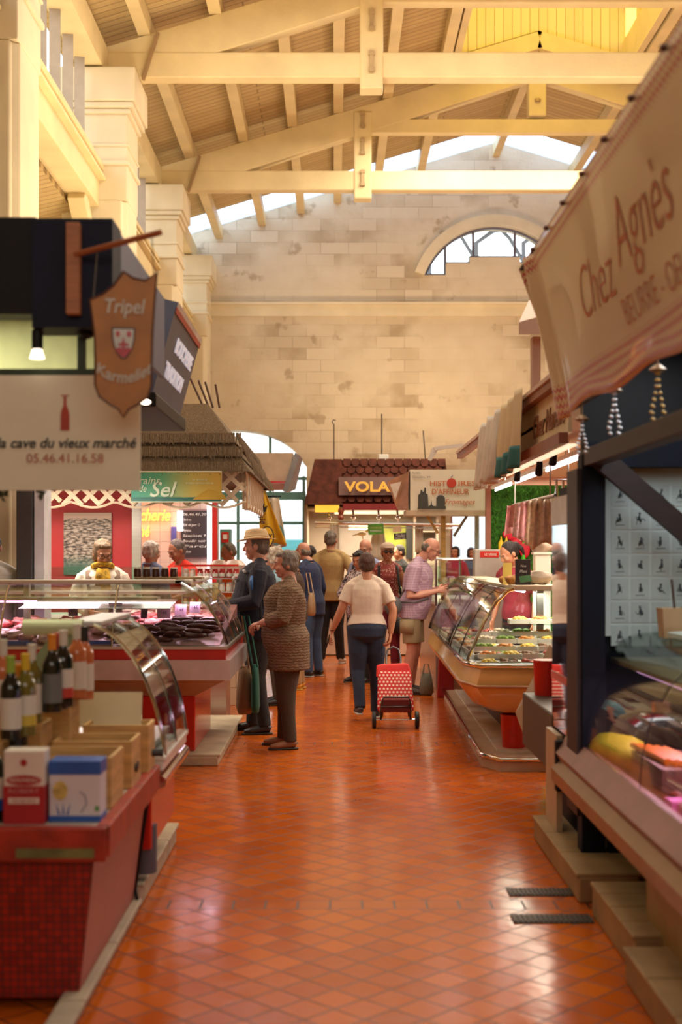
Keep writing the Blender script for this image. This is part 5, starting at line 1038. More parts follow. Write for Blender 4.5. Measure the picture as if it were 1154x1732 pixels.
# aprons on a rail
s = thing('apron_rail', 'steel rail hanging from the deli canopy that carries the aprons', 'rail', (1.4, 9.4, 1.95)); ra, rb_ = (1.43, 10.4, 1.93), (1.46, 8.6, 1.93)
MB().tube([ra, rb_], .012, 8).build('rail', steel, s, smooth=True)
for k in (0.05, .9): q = Vector(ra).lerp(Vector(rb_), k); MB().tube([q, (q.x, q.y, 2.32)], .006, 5).build('hanger', steel, s)
apm = [M('apron_pink', (.78, .42, .46), .8, var=.25, scale=25), M('apron_rose', (.50, .22, .20), .8, var=.2, scale=20), M('apron_check', (.72, .50, .52), .8, var=.3, scale=40), M('apron_beige', (.74, .60, .44), .8, var=.25, scale=30)]
for i, (k, L, mi) in enumerate(((.02, .24, 0), (.14, .19, 1), (.27, .27, 2), (.42, .27, 0), (.58, .30, 3), (.74, .33, 3))):
    q = Vector(ra).lerp(Vector(rb_), k); s = thing('hanging_apron', ['pale pink apron at the far end of the rail', 'short rose apron on the rail', 'checked pink apron on the rail', 'second pale pink apron nearer the middle', 'beige patterned apron on the rail', 'longest beige apron nearest the mirror'][i], 'apron', (q.x, q.y, 1.92 - L), 'aprons on the rail')
    b = MB(); b.grid(lambda u, v: (q.x - .06 + .13 * u + .05 * (v - .2) * (u - .5), q.y + .02 * math.sin(u * 14 + i), 1.925 - L * v * (1 - .08 * math.sin(u * 5 + i))), 20, 10, .004); b.build('cloth', apm[mi], s, smooth='full'); MB().tube([(q.x, q.y, 1.925), (q.x, q.y, 1.94)], .006, 5).build('hook', steel, s)
s = thing('cutlery_hooks', 'row of steel utensils hanging above the aprons', 'utensils', (1.6, 8.9, 1.98))
MB().tube([(1.50, 8.9, 2.05), (1.72, 8.9, 2.05)], .006, 6).build('bar', steel, s); MB().tube([(1.6, 8.9, 2.05), (1.6, 8.9, 2.32)], .006, 6).build('hanger', steel, s)
for i in range(5): MB().tube([(1.52 + .045 * i, 8.9, 2.05), (1.52 + .045 * i, 8.9, 1.93)], [.008, .012], 8).build('utensil', chrome, s, smooth=True)
# far deli counter ------------------------------------------------------------
hull = M('apricot_enamel', (.70, .43, .14), .25, var=.05, coat=.3)
t = thing('deli_counter', 'apricot coloured deli counter with curved glass and a rounded hull', 'counter', (1.6, 11.8, 0))
Ya, Yb = 9.35, 13.9
hp = [(1.04, .72), (1.00, .60), (1.02, .55), (1.10, .44), (1.24, .38), (1.58, .36), (1.62, .72)]
b = MB()      # hull profile swept along the aisle, then round the near corner
A = [b.bm.verts.new((x, Yb, z)) for x, z in hp]; B = [b.bm.verts.new((x - .07, Ya + .30, z)) for x, z in hp]
ins = {.72: 0, .60: -.04, .55: -.02, .44: .08, .38: .18, .36: .3}
Cc = [b.bm.verts.new((x + (.02 if i < 5 else 0), Ya + ins[round(z, 2)] , z)) for i, (x, z) in enumerate(hp)]
D = [b.bm.verts.new((2.4, Ya + .05 + ins[round(z, 2)], z)) for x, z in hp]
for U, V_ in ((A, B), (B, Cc), (Cc, D)):
    for i in range(len(hp) - 1): b.bm.faces.new([U[i], U[i + 1], V_[i + 1], V_[i]])
b.build('hull', hull, t, smooth=True)
b = MB(); b.tube([(1.02, Yb, .60), (.925, Ya + .30, .60), (1.02, Ya - .045, .59), (2.4, Ya, .58)], .012, 6).build('hull_trim', M('coppery_trim', (.50, .30, .20), .3, .6), t, smooth='full')
b = MB(); b.tube([(1.04, Yb, .735), (.965, Ya + .30, .735), (1.05, Ya, .735), (2.4, Ya + .03, .735)], .02, 8).build('rim', chrome, t, smooth='full')
MB().hexa([(1.05, Yb, .70), (1.0, Ya + .3, .70), (1.62, Ya + .1, .70), (1.62, Yb, .70), (1.05, Yb, .72), (1.0, Ya + .3, .72), (1.62, Ya + .1, .72), (1.62, Yb, .72)]).bx(1.62, 2.3, Ya + .1, Ya + .8, .70, .72).build('display_deck', steel, t)
pr = [(1.335, 1.285), (1.28, 1.27), (1.20, 1.19), (1.12, 1.06), (1.05, .92), (1.00, .80), (.985, .745)]
offx = lambda y: -.0 if y > 9.9 else -.0
MB().strip([(x + .0, z) for x, z in pr[::-1]], 'y', Ya + .28, 11.55, .006).build('curved_pane', pane, t, smooth=True); MB().strip([(x + .03, z + .02) for x, z in pr[::-1]], 'y', 11.6, Yb, .006).build('curved_pane', pane, t, smooth=True)
for y, r_, m_ in ((Ya + .26, .014, chrome), (10.3, .005, black), (11.1, .005, black), (11.57, .010, black), (12.7, .005, black), (Yb, .012, black)): MB().tube([(x + (.0 if y < 11.5 else .03), y, z) for x, z in pr], r_, 8).build('pane_edge_trim', m_, t, smooth=True)
MB().hexa([(1.06, Ya + .03, .745), (2.3, Ya + .05, .745), (2.3, Ya + .055, .745), (1.06, Ya + .035, .745), (1.37, Ya + .25, 1.27), (2.3, Ya + .25, 1.27), (2.3, Ya + .255, 1.27), (1.37, Ya + .255, 1.27)]).build('front_pane', pane, t)
MB().tube([(1.62, Ya + .03, .74), (1.66, Ya + .06, .86), (1.74, Ya + .14, 1.06), (1.85, Ya + .24, 1.27)], .018, 8).build('front_pane_bar', M('grey_bar', (.50, .50, .46), .4), t, smooth='full')
MB().bx(1.33, 2.4, Ya + .22, Ya + .62, 1.27, 1.31).build('top_shelf', M('cream_shelf', (.66, .56, .40), .4), t, bev=.006); MB().bx(1.33, 1.62, Ya + .62, Yb, 1.27, 1.30).build('top_shelf', M('cream_shelf'), t)
MB().bx(1.55, 1.60, Ya + .6, Ya + .65, .72, 1.27).build('shelf_post', steel, t); MB().bx(1.3, 2.2, Ya + .5, Ya + .75, 1.0, 1.01).build('inner_shelf', glass('shelf_glass'), t)
MB().bx(1.40, 1.58, 9.9, 13.6, .10, .36).build('pedestal', M('dark_plinth', (.10, .06, .05), .6), t); MB().tube([(1.45, Ya + .6, 1.255), (1.45, 13.7, 1.255)], .012, 8).build('lamp_tube', M('cool_tube'), t)
a = area('deli_case_lamp', (1.5, 11.4, 1.24), (.3, 3.6), 22, (1, .86, .70)); area('deli_case_lamp', (1.9, 9.75, 1.24), (.7, .25), 6, (1, .86, .70))
s = thing('deli_plinth', 'low plinth with steel kick rail under the deli counter', 'plinth', (1.6, 11.5, 0))
MB().prism([(1.07, 9.45), (1.18, 9.22), (2.4, 9.20), (2.4, 13.9), (1.17, 13.9)], 'z', 0, .085).build('base_block', M('plinth_cream', (.56, .46, .34), .6, var=.12), s); b = MB(); b.tube([(1.165, 13.9, .085), (1.065, 9.45, .085), (1.175, 9.21, .085), (2.4, 9.19, .085)], .018, 8).build('kick_rail', chrome, s, smooth='full')
MB().prism([(1.20, 9.6), (1.32, 9.5), (2.4, 9.5), (2.4, 13.8), (1.28, 13.8)], 'z', .085, .10).build('upper_step', M('plinth_white', (.68, .62, .50), .5), s)
s = thing('red_bin', 'bright red plastic bin on the plinth under the deli counter', 'bin', (1.33, 9.75, .1)); MB().lathe([(0, .10), (.085, .10), (.10, .345), (.092, .345), (.08, .12), (0, .115)], (1.34, 9.72, 0), 22).build('bin', M('bin_red', (.62, .02, .01), .35), s, smooth=True)
# foods in the deli counter
fd = [('yellow_dish', (.70, .45, .06)), ('orange_dish', (.68, .25, .05)), ('green_dish', (.22, .34, .05)), ('cream_dish', (.72, .62, .44)), ('red_dish', (.48, .07, .04)), ('brown_dish', (.22, .10, .05))]
tp = []
for k, (n_, c_) in enumerate(fd):
    q = thing('food_tray', '%s food in a white tray behind the deli glass' % n_.split('_')[0], 'food tray', (0, 0, 0), n_.split('_')[0] + ' food trays in the deli counter')
    b = MB(); b.bx(-.075, .075, -.055, .055, 0, .006)
    for x0_, x1_, y0_, y1_ in ((-.075, -.07, -.055, .055), (.07, .075, -.055, .055), (-.075, .075, -.055, -.05), (-.075, .075, .05, .055)): b.bx(x0_, x1_, y0_, y1_, 0, .035)
    b.build('tray', white_pl, q); b = MB()
    for i in range(12): b.ball((rnd.uniform(-.055, .055), rnd.uniform(-.038, .038), .025 + rnd.random() * .02), (.02, .016, .013), n=8, jit=.4, seed=i)
    b.build('food', M(n_, c_, .4, var=.35, scale=40), q, smooth='full', kind='stuff'); tp.append(q)
cells = [(1.12 + .158 * i + .02 * (j % 2), 9.50 + .118 * j) for j in range(5) for i in range(7)] + [(1.16 + .165 * i, 10.15 + .15 * j) for j in range(24) for i in range(2)]
for n_, (x, y) in enumerate(cells):
    k = (n_ * 5 + n_ // 7 * 2) % 6; c = tp[k] if n_ < 0 else copy_tree(tp[k]); c.location = (x, y, .722 + (.0 if y > 10.1 else .048 * round((y - 9.5) / .118)))
for k, (x, y) in enumerate(((1.40, 9.9), (1.56, 9.9), (1.72, 9.9), (1.88, 9.9), (2.04, 9.9), (1.5, 10.06))): tp[k].location = (x, y, 1.012) if k < 5 else (1.5, 10.2, .722)
# things on top of the deli counter
s = thing('steel_box_fridge', 'steel cabinet with a small red label behind the deli counter', 'cabinet', (1.75, 13.9, 0)); q0, q1 = P(803, 985, 14.0), P(868, 929, 14.0); MB().bx(q0.x, q1.x, 14.0, 14.2, 0, q1.z).build('cabinet', M('warm_steel', (.42, .38, .34), .4, .3), s, bev=.01); q = P(827, 938, 13.98); MB().bx(q.x - .09, q.x + .11, 13.985, 14.0, q.z - .03, q.z + .035).build('red_label', redp, s); text('LE VERRE', .035, frame((q.x + .02, 13.98, q.z), (1, 0, 0), (0, 0, 1)), white_pl, s, width=.13)
s = thing('chalk_price_card', 'black chalk card standing on the deli counter shelf', 'card', (1.5, 9.75, 1.31)); q0, q1 = P(872, 982, 9.7), P(898, 946, 9.7); MB().bx(q0.x, q1.x, 9.70, 9.712, 1.31, q1.z).build('card', M('slate'), s, bev=.002); text('Nos', .025, frame(((q0.x + q1.x) / 2, 9.696, q1.z - .05), (1, 0, 0), (0, 0, 1)), chk, s, shear=.3); text('Plats', .03, frame(((q0.x + q1.x) / 2, 9.696, q1.z - .09), (1, 0, 0), (0, 0, 1)), chk, s, shear=.3)
s = thing('green_card', 'small dark green card leaning on the deli counter shelf', 'card', (1.37, 9.62, 1.31)); MB().box(P(889, 986, 9.6) + Vector((0, 0, .03)), (.085, .008, .05), (R(-25), R(-8), 0)).build('card', M('card_green', (.03, .14, .04), .4), s)
s = thing('yellow_card', 'yellow card behind the bread on the deli counter shelf', 'card', (1.3, 10.2, 1.31)); q0, q1 = P(851, 975, 10.2), P(866, 952, 10.2); MB().bx(q0.x, q1.x, 10.2, 10.21, 1.30, q1.z).build('card', M('card_yellow', (.55, .44, .10), .5), s)
for i, (px, w_) in enumerate(((846, .06), (858, .075), (868, .05))):
    q = P(px, 978, 9.9); s = MB(); s.ball((0, 0, .035), (w_, .05, .038), n=12, jit=.35, seed=i); o = s.build('glazed_pastry', M('pastry', (.55, .26, .07), .35, var=.4, scale=18), None, smooth='full', loc=(0, 0, 0), label=['small glazed pastry at the left of the shelf', 'largest glazed pastry on the deli shelf', 'glazed pastry next to the chalk card'][i], cat='pastry'); o.location = (max(1.37, q.x), 9.9, 1.31) if i else (1.37, 10.35, 1.30)
s = thing('white_column_unit', 'white column unit beside the chalk card in the deli stall', 'column', (1.75, 10.3, 0)); q0, q1 = P(905, 985, 10.3), P(932, 938, 10.3); MB().bx(q0.x, q1.x, 10.3, 10.42, .72, q1.z).build('column', white_pl, s, bev=.008); MB().bx(q0.x - .01, q1.x + .01, 10.29, 10.43, q1.z, q1.z + .02).build('cap', white_pl, s)
s = MB(); s.ball((0, 0, .05), (.10, .07, .05), n=14, jit=.6, seed=3); o = s.build('paper_sack', M('sack_grey', (.42, .34, .26), .7, var=.2), None, smooth='full', loc=(0, 0, 0), label='crumpled greyish paper sack on the deli shelf near the mirror', cat='sack'); o.location = (1.52, 9.75, 1.31)
s = MB(); s.ball((0, 0, .06), (.08, .07, .07), n=14, jit=.7, seed=9); o = s.build('cloth_bundle', M('bundle_beige', (.48, .38, .30), .8, var=.2), None, smooth='full', loc=(0, 0, 0), label='beige cloth bundle on top of the white column unit', cat='cloth'); o.location = ((q0.x + q1.x) / 2, 10.36, q1.z + .02)
s = thing('green_strip_light', 'bright green upright strip in the deli stall', 'decoration', (2.0, 12.0, 1.2)); q0, q1 = P(925, 940, 12), P(931, 915, 12); MB().bx(q0.x, q1.x, 12, 12.03, 1.0, q1.z).build('strip', M('bright_green'), s)

# ================================================================ RIGHT NEAR: dark stall
t = thing('dark_stall_frame', 'dark navy timber stall frame with a diagonal brace on the right', 'frame', (1.6, 6.3, 0))
dbr = M('dark_brown_timber', (.022, .009, .007), .55, var=.3, scale=5, stretch=(1, 1, 5)); dn = M('navy_black', (.004, .006, .014), .6, var=.2, spec=.2)
x0, x1 = P(975, 0, 6.2).x, P(1022, 0, 6.2).x
MB().bx(x0 + .02, x1, 6.16, 6.28, 0.1, 2.02).build('corner_post', dn, t, bev=.005); MB().bx(x0, x0 + .03, 6.18, 6.45, .3, 1.95).build('post_facing', dbr, t)
MB().bx(1.18, 1.26, 2.6, 6.3, 1.96, 2.04).build('long_beam', dbr, t, bev=.004); MB().bx(1.2, 3.2, 6.2, 6.3, 1.96, 2.08).build('cross_beam', dn, t)
MB().bar((P(1008, 0, 6.1).x, 6.1, P(0, 768, 6.1).z), (P(1175, 0, 6.1).x, 6.1, P(0, 912, 6.1).z), .05, .10, (0, 0, 1)).build('diagonal_brace', dbr, t)
MB().bx(1.26, 3.2, 6.36, 6.42, .2, 2.25).build('back_panel', dn, t)
MB().bx(1.22, 3.2, 3.0, 6.4, 2.55, 2.6).build('roof_board', black, t); MB().bx(1.75, 1.80, 2.8, 6.3, 2.04, 2.55).build('inner_board', black, t); MB().bx(3.1, 3.2, 2.8, 6.4, 0, 2.55).build('inner_wall', black, t)
MB().bx(1.2, 1.75, 6.28, 6.34, 2.04, 2.55).build('end_board', black, t)
s = thing('drawing_poster', 'white poster sheet with a grid of small ink drawings', 'poster', (1.7, 6.33, 1.15)); q0, q1 = P(1020, 1076, 6.33), P(1250, 768, 6.33)
MB().bx(q0.x, q1.x, 6.335, 6.35, q0.z, q1.z).build('sheet', M('poster_white', (.66, .76, .74), .6, var=.03), s)
cell = M('poster_cell', (.56, .66, .64), .6); ink = M('drawing_ink', (.06, .08, .09), .6)
for r in range(7):
    for c in range(6):
        cx_, cy_ = 1049 + 34.5 * c, 838 + 39.5 * r - 0
        q = P(cx_, cy_, 6.33); MB().bx(q.x - .043, q.x + .043, 6.331, 6.335, q.z - .050, q.z + .050).build('picture_field', cell, s)
        b = MB(); rr = random.Random(r * 7 + c)
        px_, pz_ = rr.uniform(-.006, .006), rr.uniform(.006, .014)
        b.ball((q.x + px_, 6.330, q.z + pz_ + .012), (.006, .001, .006), n=8)
        b.tube([(q.x + px_, 6.330, q.z + pz_ + .008), (q.x + rr.uniform(-.008, .008), 6.330, q.z - .004), (q.x + rr.uniform(-.012, .012), 6.330, q.z - .014)], [.003, rr.uniform(.005, .010), .004], 6)
        for k in range(4):
            a0 = rr.uniform(-.006, .006); e0 = rr.uniform(-.024, .024); b.tube([(q.x + a0, 6.330, q.z + rr.uniform(-.012, .010)), (q.x + e0 * .6, 6.330, q.z + rr.uniform(-.018, .012)), (q.x + e0, 6.330, q.z + rr.uniform(-.032, .016))], [.003, .0022, .0012], 5)
        if rr.random() < .5: b.tube([(q.x - .022, 6.330, q.z - .031), (q.x + .022, 6.330, q.z - .030)], .0015, 5)
        b.build('ink_drawing', ink, s)
# mirror panel at the stall end
t = thing('mirror_panel', 'tall framed mirror panel on the end of the dark stall facing the aisle', 'mirror', (1.2, 6.8, .3))
xm = 1.205; za, zb_ = .60, 1.83
MB().bx(xm, xm + .03, 6.42, 7.2, za, zb_).build('mirror', M('mirror_glass', (.75, .72, .70), .04, 1, var=0), t); MB().bx(xm - .008, xm + .035, 6.40, 6.42, .55, zb_ + .02).build('frame_edge', chrome, t); MB().bx(xm - .006, xm + .03, 6.42, 7.2, zb_ - .13, zb_ + .02).build('frame_head', M('pale_head', (.60, .58, .52), .4), t); MB().bx(xm - .006, xm + .03, 6.42, 7.2, .86, .90).build('red_strip', redp, t)
MB().bx(xm + .03, 2.6, 6.46, 7.15, .12, 1.9).build('cabinet', dn, t)
t = thing('leaning_panel', 'slanted beige panel beside a dark box at the end of the deli counter', 'panel', (1.3, 8.0, 0))
MB().hexa([P(872, 1205, 8.5), P(894, 1266, 8.35), P(898, 1266, 8.45), P(878, 1205, 8.6), P(930, 1090, 8.5), P(950, 1112, 8.35), P(954, 1112, 8.45), P(934, 1088, 8.6)]).build('beige_panel', M('beige_laminate', (.46, .34, .22), .45), t)
q0, q1 = P(890, 1270, 8.0), P(945, 1180, 8.0); MB().bx(1.20, 1.7, 7.17, 8.3, .33, .66).build('dark_box', M('olive_dark', (.06, .05, .035), .5), t, bev=.01); MB().bx(1.35, 1.7, 7.2, 8.2, 0, .33).build('box_base', M('dark_plinth'), t)
t = MB(); t.lathe([(0, 0), (.075, 0), (.085, .22), (0, .22)], n=16); o = t.build('red_tub', M('bin_red'), None, smooth=True, loc=(0, 0, 0), label='red tub standing on the dark box by the mirror', cat='tub'); q = P(935, 1180, 8.2); o.location = (1.33, 8.15, .66)
# near display counter ----------------------------------------------------------
t = thing('meat_display_counter', 'near curved glass meat counter with bronze rails', 'counter', (1.6, 5.0, 0))
bronze = M('bronze_rail', (.28, .16, .075), .35, .5, var=.1); rose = M('rose_metal', (.27, .13, .09), .4, .4); Yn, Yf = 2.4, 6.60
MB().prism([(1.10, .40), (1.10, .46), (1.14, .50), (1.30, .50), (1.30, .36), (1.14, .36)], 'y', Yn, Yf).build('lower_rail', bronze, t)
MB().prism([(1.14, .50), (1.12, .54), (1.18, .63), (1.21, .63), (1.30, .50)], 'y', Yn, Yf).build('sloped_sill', rose, t)
MB().bx(1.12, 1.20, Yf - .02, Yf + .03, .34, .60).build('end_cap', black, t, bev=.01)
MB().bx(1.22, 2.5, Yn, Yf - .3, .50, .55).build('display_deck', M('deck_pinkgrey', (.50, .36, .34), .3, .2), t)
MB().bx(1.30, 1.36, Yf - .45, Yf - .39, .1, .5).build('leg', dn, t); MB().bx(1.30, 1.36, 4.2, 4.26, .1, .5).build('leg', dn, t); MB().bx(1.7, 2.4, Yn, Yf - .3, .08, .50).build('inner_base', black, t)
MB().bx(1.20, 1.24, Yn, 5.0, .10, .34).build('lower_panel', M('ochre_panel', (.30, .17, .05), .5), t)
pn = [(1.62, 1.16), (1.50, 1.155), (1.40, 1.12), (1.31, 1.03), (1.235, .90), (1.20, .76), (1.19, .63)]
MB().strip(pn[::-1], 'y', Yn, 5.05, .007).build('curved_pane', pane, t, smooth=True); MB().strip(pn[::-1], 'y', 5.07, Yf, .007).build('curved_pane', pane, t, smooth=True)
for y in (5.06, 4.0): MB().tube([(x - .002, y, z) for x, z in pn], .003, 6).build('pane_joint', black, t)
MB().tube([(x, Yf, z) for x, z in pn], .006, 6).build('pane_edge_trim', chrome, t, smooth=True)
MB().bx(1.24, 1.30, 5.04, 5.08, .93, .97).build('clip', chrome, t)
MB().bx(1.55, 2.3, Yn, Yf, 1.15, 1.165).build('top_shelf', glass('shelf_glass'), t); MB().bx(1.35, 2.1, 3.2, Yf - .15, 1.02, 1.04).build('wooden_shelf', M('kraft_shelf', (.58, .38, .20), .5, var=.15), t, label='brown board under the top glass')
MB().bx(1.9, 1.95, Yf - .3, Yf - .25, .6, 1.15).build('shelf_post', dn, t); MB().tube([(1.45, 3.0, .99), (1.45, 6.2, .99)], .012, 8).build('lamp_tube', M('pink_tube'), t)
area('meat_case_lamp', (1.45, 4.6, .97), (.2, 3.0), 20, (1, .60, .84))
b = MB(); b.box((1.78, 5.6, 1.19), (.5, .5, .02), (R(2), R(-3), R(12))); o = b.build('paper_stack', M('pale_paper', (.50, .56, .50), .7, var=.08), None, label='stack of pale wrapping paper on top of the near glass counter', cat='paper')
s = thing('brown_paper_box', 'open brown paper box with a stick on top of the near counter', 'box', (1.6, 5.9, 1.17)); b = MB(); q = P(1138, 1078, 5.9); b.hexa([(q.x - .05, 5.85, 1.165), (q.x + .05, 5.85, 1.165), (q.x + .05, 5.95, 1.165), (q.x - .05, 5.95, 1.165), (q.x - .06, 5.84, 1.30), (q.x + .06, 5.84, 1.30), (q.x + .06, 5.96, 1.30), (q.x - .06, 5.96, 1.30)]).build('box', M('kraft_shelf'), s); MB().tube([(q.x + .02, 5.9, 1.2), (q.x - .01, 5.88, 1.43)], .006, 6).build('stick', M('dark_stick', (.08, .05, .04), .5), s)
area('stall_fill', (1.55, 4.9, 2.52), (.4, 2.0), 16, (.90, .96, 1.0))  # unseen area light added under the stall roof to brighten shelf and poster
# goods in the near counter
def tray(x, y, w_, l_, z, mat, name, label, h=.03, cat='tray', grp=None):
    s = thing(name, label, cat, (x, y, z), grp); b = MB(); b.bx(x - w_ / 2, x + w_ / 2, y - l_ / 2, y + l_ / 2, z, z + .006)
    for a_, b_, c_, d_ in ((-1, -.93, -1, 1), (.93, 1, -1, 1), (-1, 1, -1, -.95), (-1, 1, .95, 1)): b.bx(x + a_ * w_ / 2, x + b_ * w_ / 2, y + c_ * l_ / 2, y + d_ * l_ / 2, z, z + h)
    b.build('tray', mat, s); return s
tray(1.43, 4.50, .34, .55, .552, redp, 'red_tray', 'bright red tray of sauce in the near meat counter'); MB().bx(1.30, 1.60, 4.26, 4.74, .565, .575).build('red_sauce', M('tomato_red', (.60, .02, .01), .15, var=.15, coat=.5), None, label='shiny red sauce lying in the red tray', cat='food')
yb = thing('yellow_bundle', 'yellow paper wrapped bundle with a green end in the near counter', 'food bundle', (1.36, 5.75, .55)); MB().ball((1.32, 6.02, .635), (.11, .24, .075), Matrix.Rotation(.15, 3, 'Z'), jit=.25, seed=2).build('bundle', M('yellow_green', (.62, .52, .02), .5, var=.15), yb, smooth='full'); MB().ball((1.29, 6.24, .63), (.07, .06, .06), jit=.3).build('green_end', M('dark_green', (.01, .09, .07), .5), yb, smooth='full')
ob = thing('orange_lit_tray', 'row of bright orange carrots in the near meat counter', 'vegetables', (1.55, 5.3, .66)); 
for i in range(5): MB().tube([(1.32 + .028 * i, 5.76 - .03 * i, .70), (1.36 + .028 * i, 5.30 - .02 * i, .695)], [.014, .018], 8).build('carrot', M('carrot_orange', (.85, .22, .01), .3), ob, smooth=True)
MB().bx(1.31, 1.52, 5.2, 5.74, .55, .682).build('riser', M('rose_metal'), ob)
pr2 = [cut(meatm[2], (.06, .05, .035), 'pink piece of meat behind the near curved glass', 'pink meat in the near counter', seed=11), cut(meatm[3], (.05, .07, .035), 'pale piece of meat behind the near curved glass', 'pale meat in the near counter', seed=12), cut(M('olive_dark'), (.05, .05, .04), 'dark olive coloured terrine in the near counter', 'dark terrines in the near counter', 'terrine', 13), cut(meatm[0], (.06, .05, .03), 'red piece of beef behind the near curved glass', 'beef in the near counter', seed=14)]
n_ = 0
for j in range(16):
    for i in range(4):
        y = 3.2 + .19 * j; x = 1.34 + .15 * i
        if (4.15 < y < 4.85 and i < 2) or (4.9 < y < 6.2 and i < 2 and y > 5.15): continue
        k = (i * 3 + j * 2 + j // 3) % 4; k = k if k != 2 or j % 3 == 0 else 0
        c = pr2[n_] if n_ < 4 else copy_tree(pr2[k]); n_ += 1; c.location = (x + rnd.uniform(-.02, .02), y + rnd.uniform(-.02, .02), .552); c.rotation_euler = (0, 0, rnd.uniform(0, 6))
MB().bx(1.27, 1.36, 4.9, 5.0, .552, .61).build('pink_price_tag', M('hot_pink', (.80, .12, .50), .5), None, label='bright pink price tag beside the red tray', cat='price tag')
MB().tube([(1.26, 4.16, .575), (1.42, 4.10, .58), (1.60, 4.14, .575)], .022, 8).build('white_roll', M('white_cloth'), None, smooth=True, label='rolled white cloth in front of the red tray', cat='cloth')
# stone blocks under the near counter
pls = [(1.08, 1.35, 5.75, 7.05, .13, 'olive brown plinth block at the far end of the near meat counter'), (1.10, 1.42, 4.75, 5.55, .15, 'beige plinth block in the middle under the near meat counter'), (1.05, 1.30, 2.2, 4.70, .13, 'long tan plinth block nearest the camera on the right')]
for i, (a_, b_, c_, d_, h_, lb) in enumerate(pls): kerb('plinth_block', lb, a_, b_, c_, d_, h_, (3, 4, 7)[i], M('tan_plinth', (.33, .20, .085), .7, var=.15))
MB().bx(1.13, 1.16, 6.62, 6.95, .13, .62).build('side_slab', M('beige_laminate'), None, label='thin beige slab standing on the far plinth block', cat='slab')
for i, (x0_, x1_, y_) in enumerate(((.79, 1.10, 5.93), (.75, 1.09, 5.50))):
    s = thing('floor_grate', ['dark metal drain grate in the tiled floor nearer the back', 'dark ribbed drain grate in the tiled floor nearest the camera'][i], 'grate', ((x0_ + x1_) / 2, y_, 0), 'floor grates'); MB().bx(x0_, x1_, y_ - .065, y_ + .065, .001, .004).build('frame', M('grate_dark', (.03, .025, .02), .5, .5), s); b = MB()
    for k in range(16): xx = x0_ + .01 + (x1_ - x0_ - .02) * k / 15; b.bx(xx - .005, xx + .005, y_ - .055, y_ + .055, .004, .008)
    b.build('ribs', M('grate_rib', (.08, .06, .045), .5, .5), s)
# big near banner
t = thing('shop_banner', 'big cream shop banner with orange script and a red zigzag border', 'banner', (1.1, 4.6, 2.25))
nb = NB('banner_print', .38); nb.b.inputs['Coat Weight'].default_value = .25
uv = nb.n('ShaderNodeUVMap'); sp = nb.n('ShaderNodeSeparateXYZ'); nb.l(uv.outputs[0], sp.inputs[0])
u_, v_ = sp.outputs['X'], sp.outputs['Y']            # u along the banner in metres, v from the top in metres
zig = nb.math('PINGPONG', u_, .02); st = nb.math('FRACT', nb.math('MULTIPLY', nb.math('ADD', v_, nb.math('MULTIPLY', zig, .9)), 1 / .032)); zz = nb.math('LESS_THAN', st, .5)
inb = nb.math('MAXIMUM', nb.math('LESS_THAN', v_, .085), nb.math('GREATER_THAN', v_, .615))
fac = nb.math('MULTIPLY', zz, inb); nb.col(nb.mix(fac, nb.mix(nb.noise(nb.map(), 2, 2), (.68, .55, .28), (.74, .61, .34)), (.48, .045, .045)))
Y0b, Y1b = 3.2, 6.60
def bf(u, v, o=0):
    y = Y1b + (Y0b - Y1b) * u; k = max(0, 1 - u * 6.5)         # gathered folds at the far end
    x = .94 + .20 * v + .035 * k * math.sin(u * 62 + v * 2) + .014 * math.sin(u * 9 + v * 3) * v; z = 2.985 - .76 * v - .015 * math.sin(u * 20) * (v > .9)
    return Vector((x + o, y, z))
b = MB(); NU, NV = 150, 24; b.grid(lambda u, v: bf(u, v), NU, NV)
bm = b.bm; uvl = bm.loops.layers.uv.new('UVMap'); bm.verts.ensure_lookup_table()
for f in bm.faces:
    for lp in f.loops:
        i = lp.vert.index if lp.vert.index >= 0 else 0
bm.verts.index_update()
for f in bm.faces:
    for lp in f.loops:
        i = lp.vert.index; lp[uvl].uv = ((i // (NV + 1)) / NU * 3.4, (i % (NV + 1)) / NV * .76)
b.th = .003; b.build('cloth', nb.m, t, smooth='full')
bo = M('banner_orange', (.55, .16, .06), .5)
def on_banner(s, size, u, v, w_, shear=.3, name='lettering', bold=0):
    cu = bpy.data.curves.new('t', 'FONT'); cu.body = s; cu.size = size; cu.align_x = 'CENTER'; cu.align_y = 'CENTER'; cu.shear = shear; cu.extrude = 0; cu.offset = bold; cu.resolution_u = 4
    o = bpy.data.objects.new('t', cu); C.objects.link(o); me = bpy.data.meshes.new_from_object(o.evaluated_get(bpy.context.evaluated_depsgraph_get())); bpy.data.objects.remove(o)
    bm = bmesh.new(); bm.from_mesh(me); xs = [q.co.x for q in bm.verts]; k = w_ / (max(xs) - min(xs))
    for _ in range(3): bmesh.ops.subdivide_edges(bm, edges=[e for e in bm.edges if e.calc_length() * k > .05], cuts=1)
    for q in bm.verts:
        uu = u + q.co.x * k / 3.4; vv = v - q.co.y * k / .76; q.co = bf(uu, min(1, max(0, vv)), -.006) - ORG[t]
    bm.to_mesh(me); bm.free(); o = bpy.data.objects.new(name, me); C.objects.link(o); o.parent = t; ORG[o] = ORG[t]; me.materials.clear(); me.materials.append(bo)
on_banner('Chez', .25, .42, .50, .60, .5, bold=-.003); on_banner('Agnès', .34, .655, .40, .80, .5, bold=-.004); on_banner('BEURRE - OEUFS', .075, .66, .72, 1.0, 0, bold=-.001)
for i in range(8): q = bf(.02 + i * .12, .01, -.012); MB().ball(q, .012, n=8).build('eyelet', M('dark_eyelet', (.12, .05, .03), .4, .5), t, smooth='full')
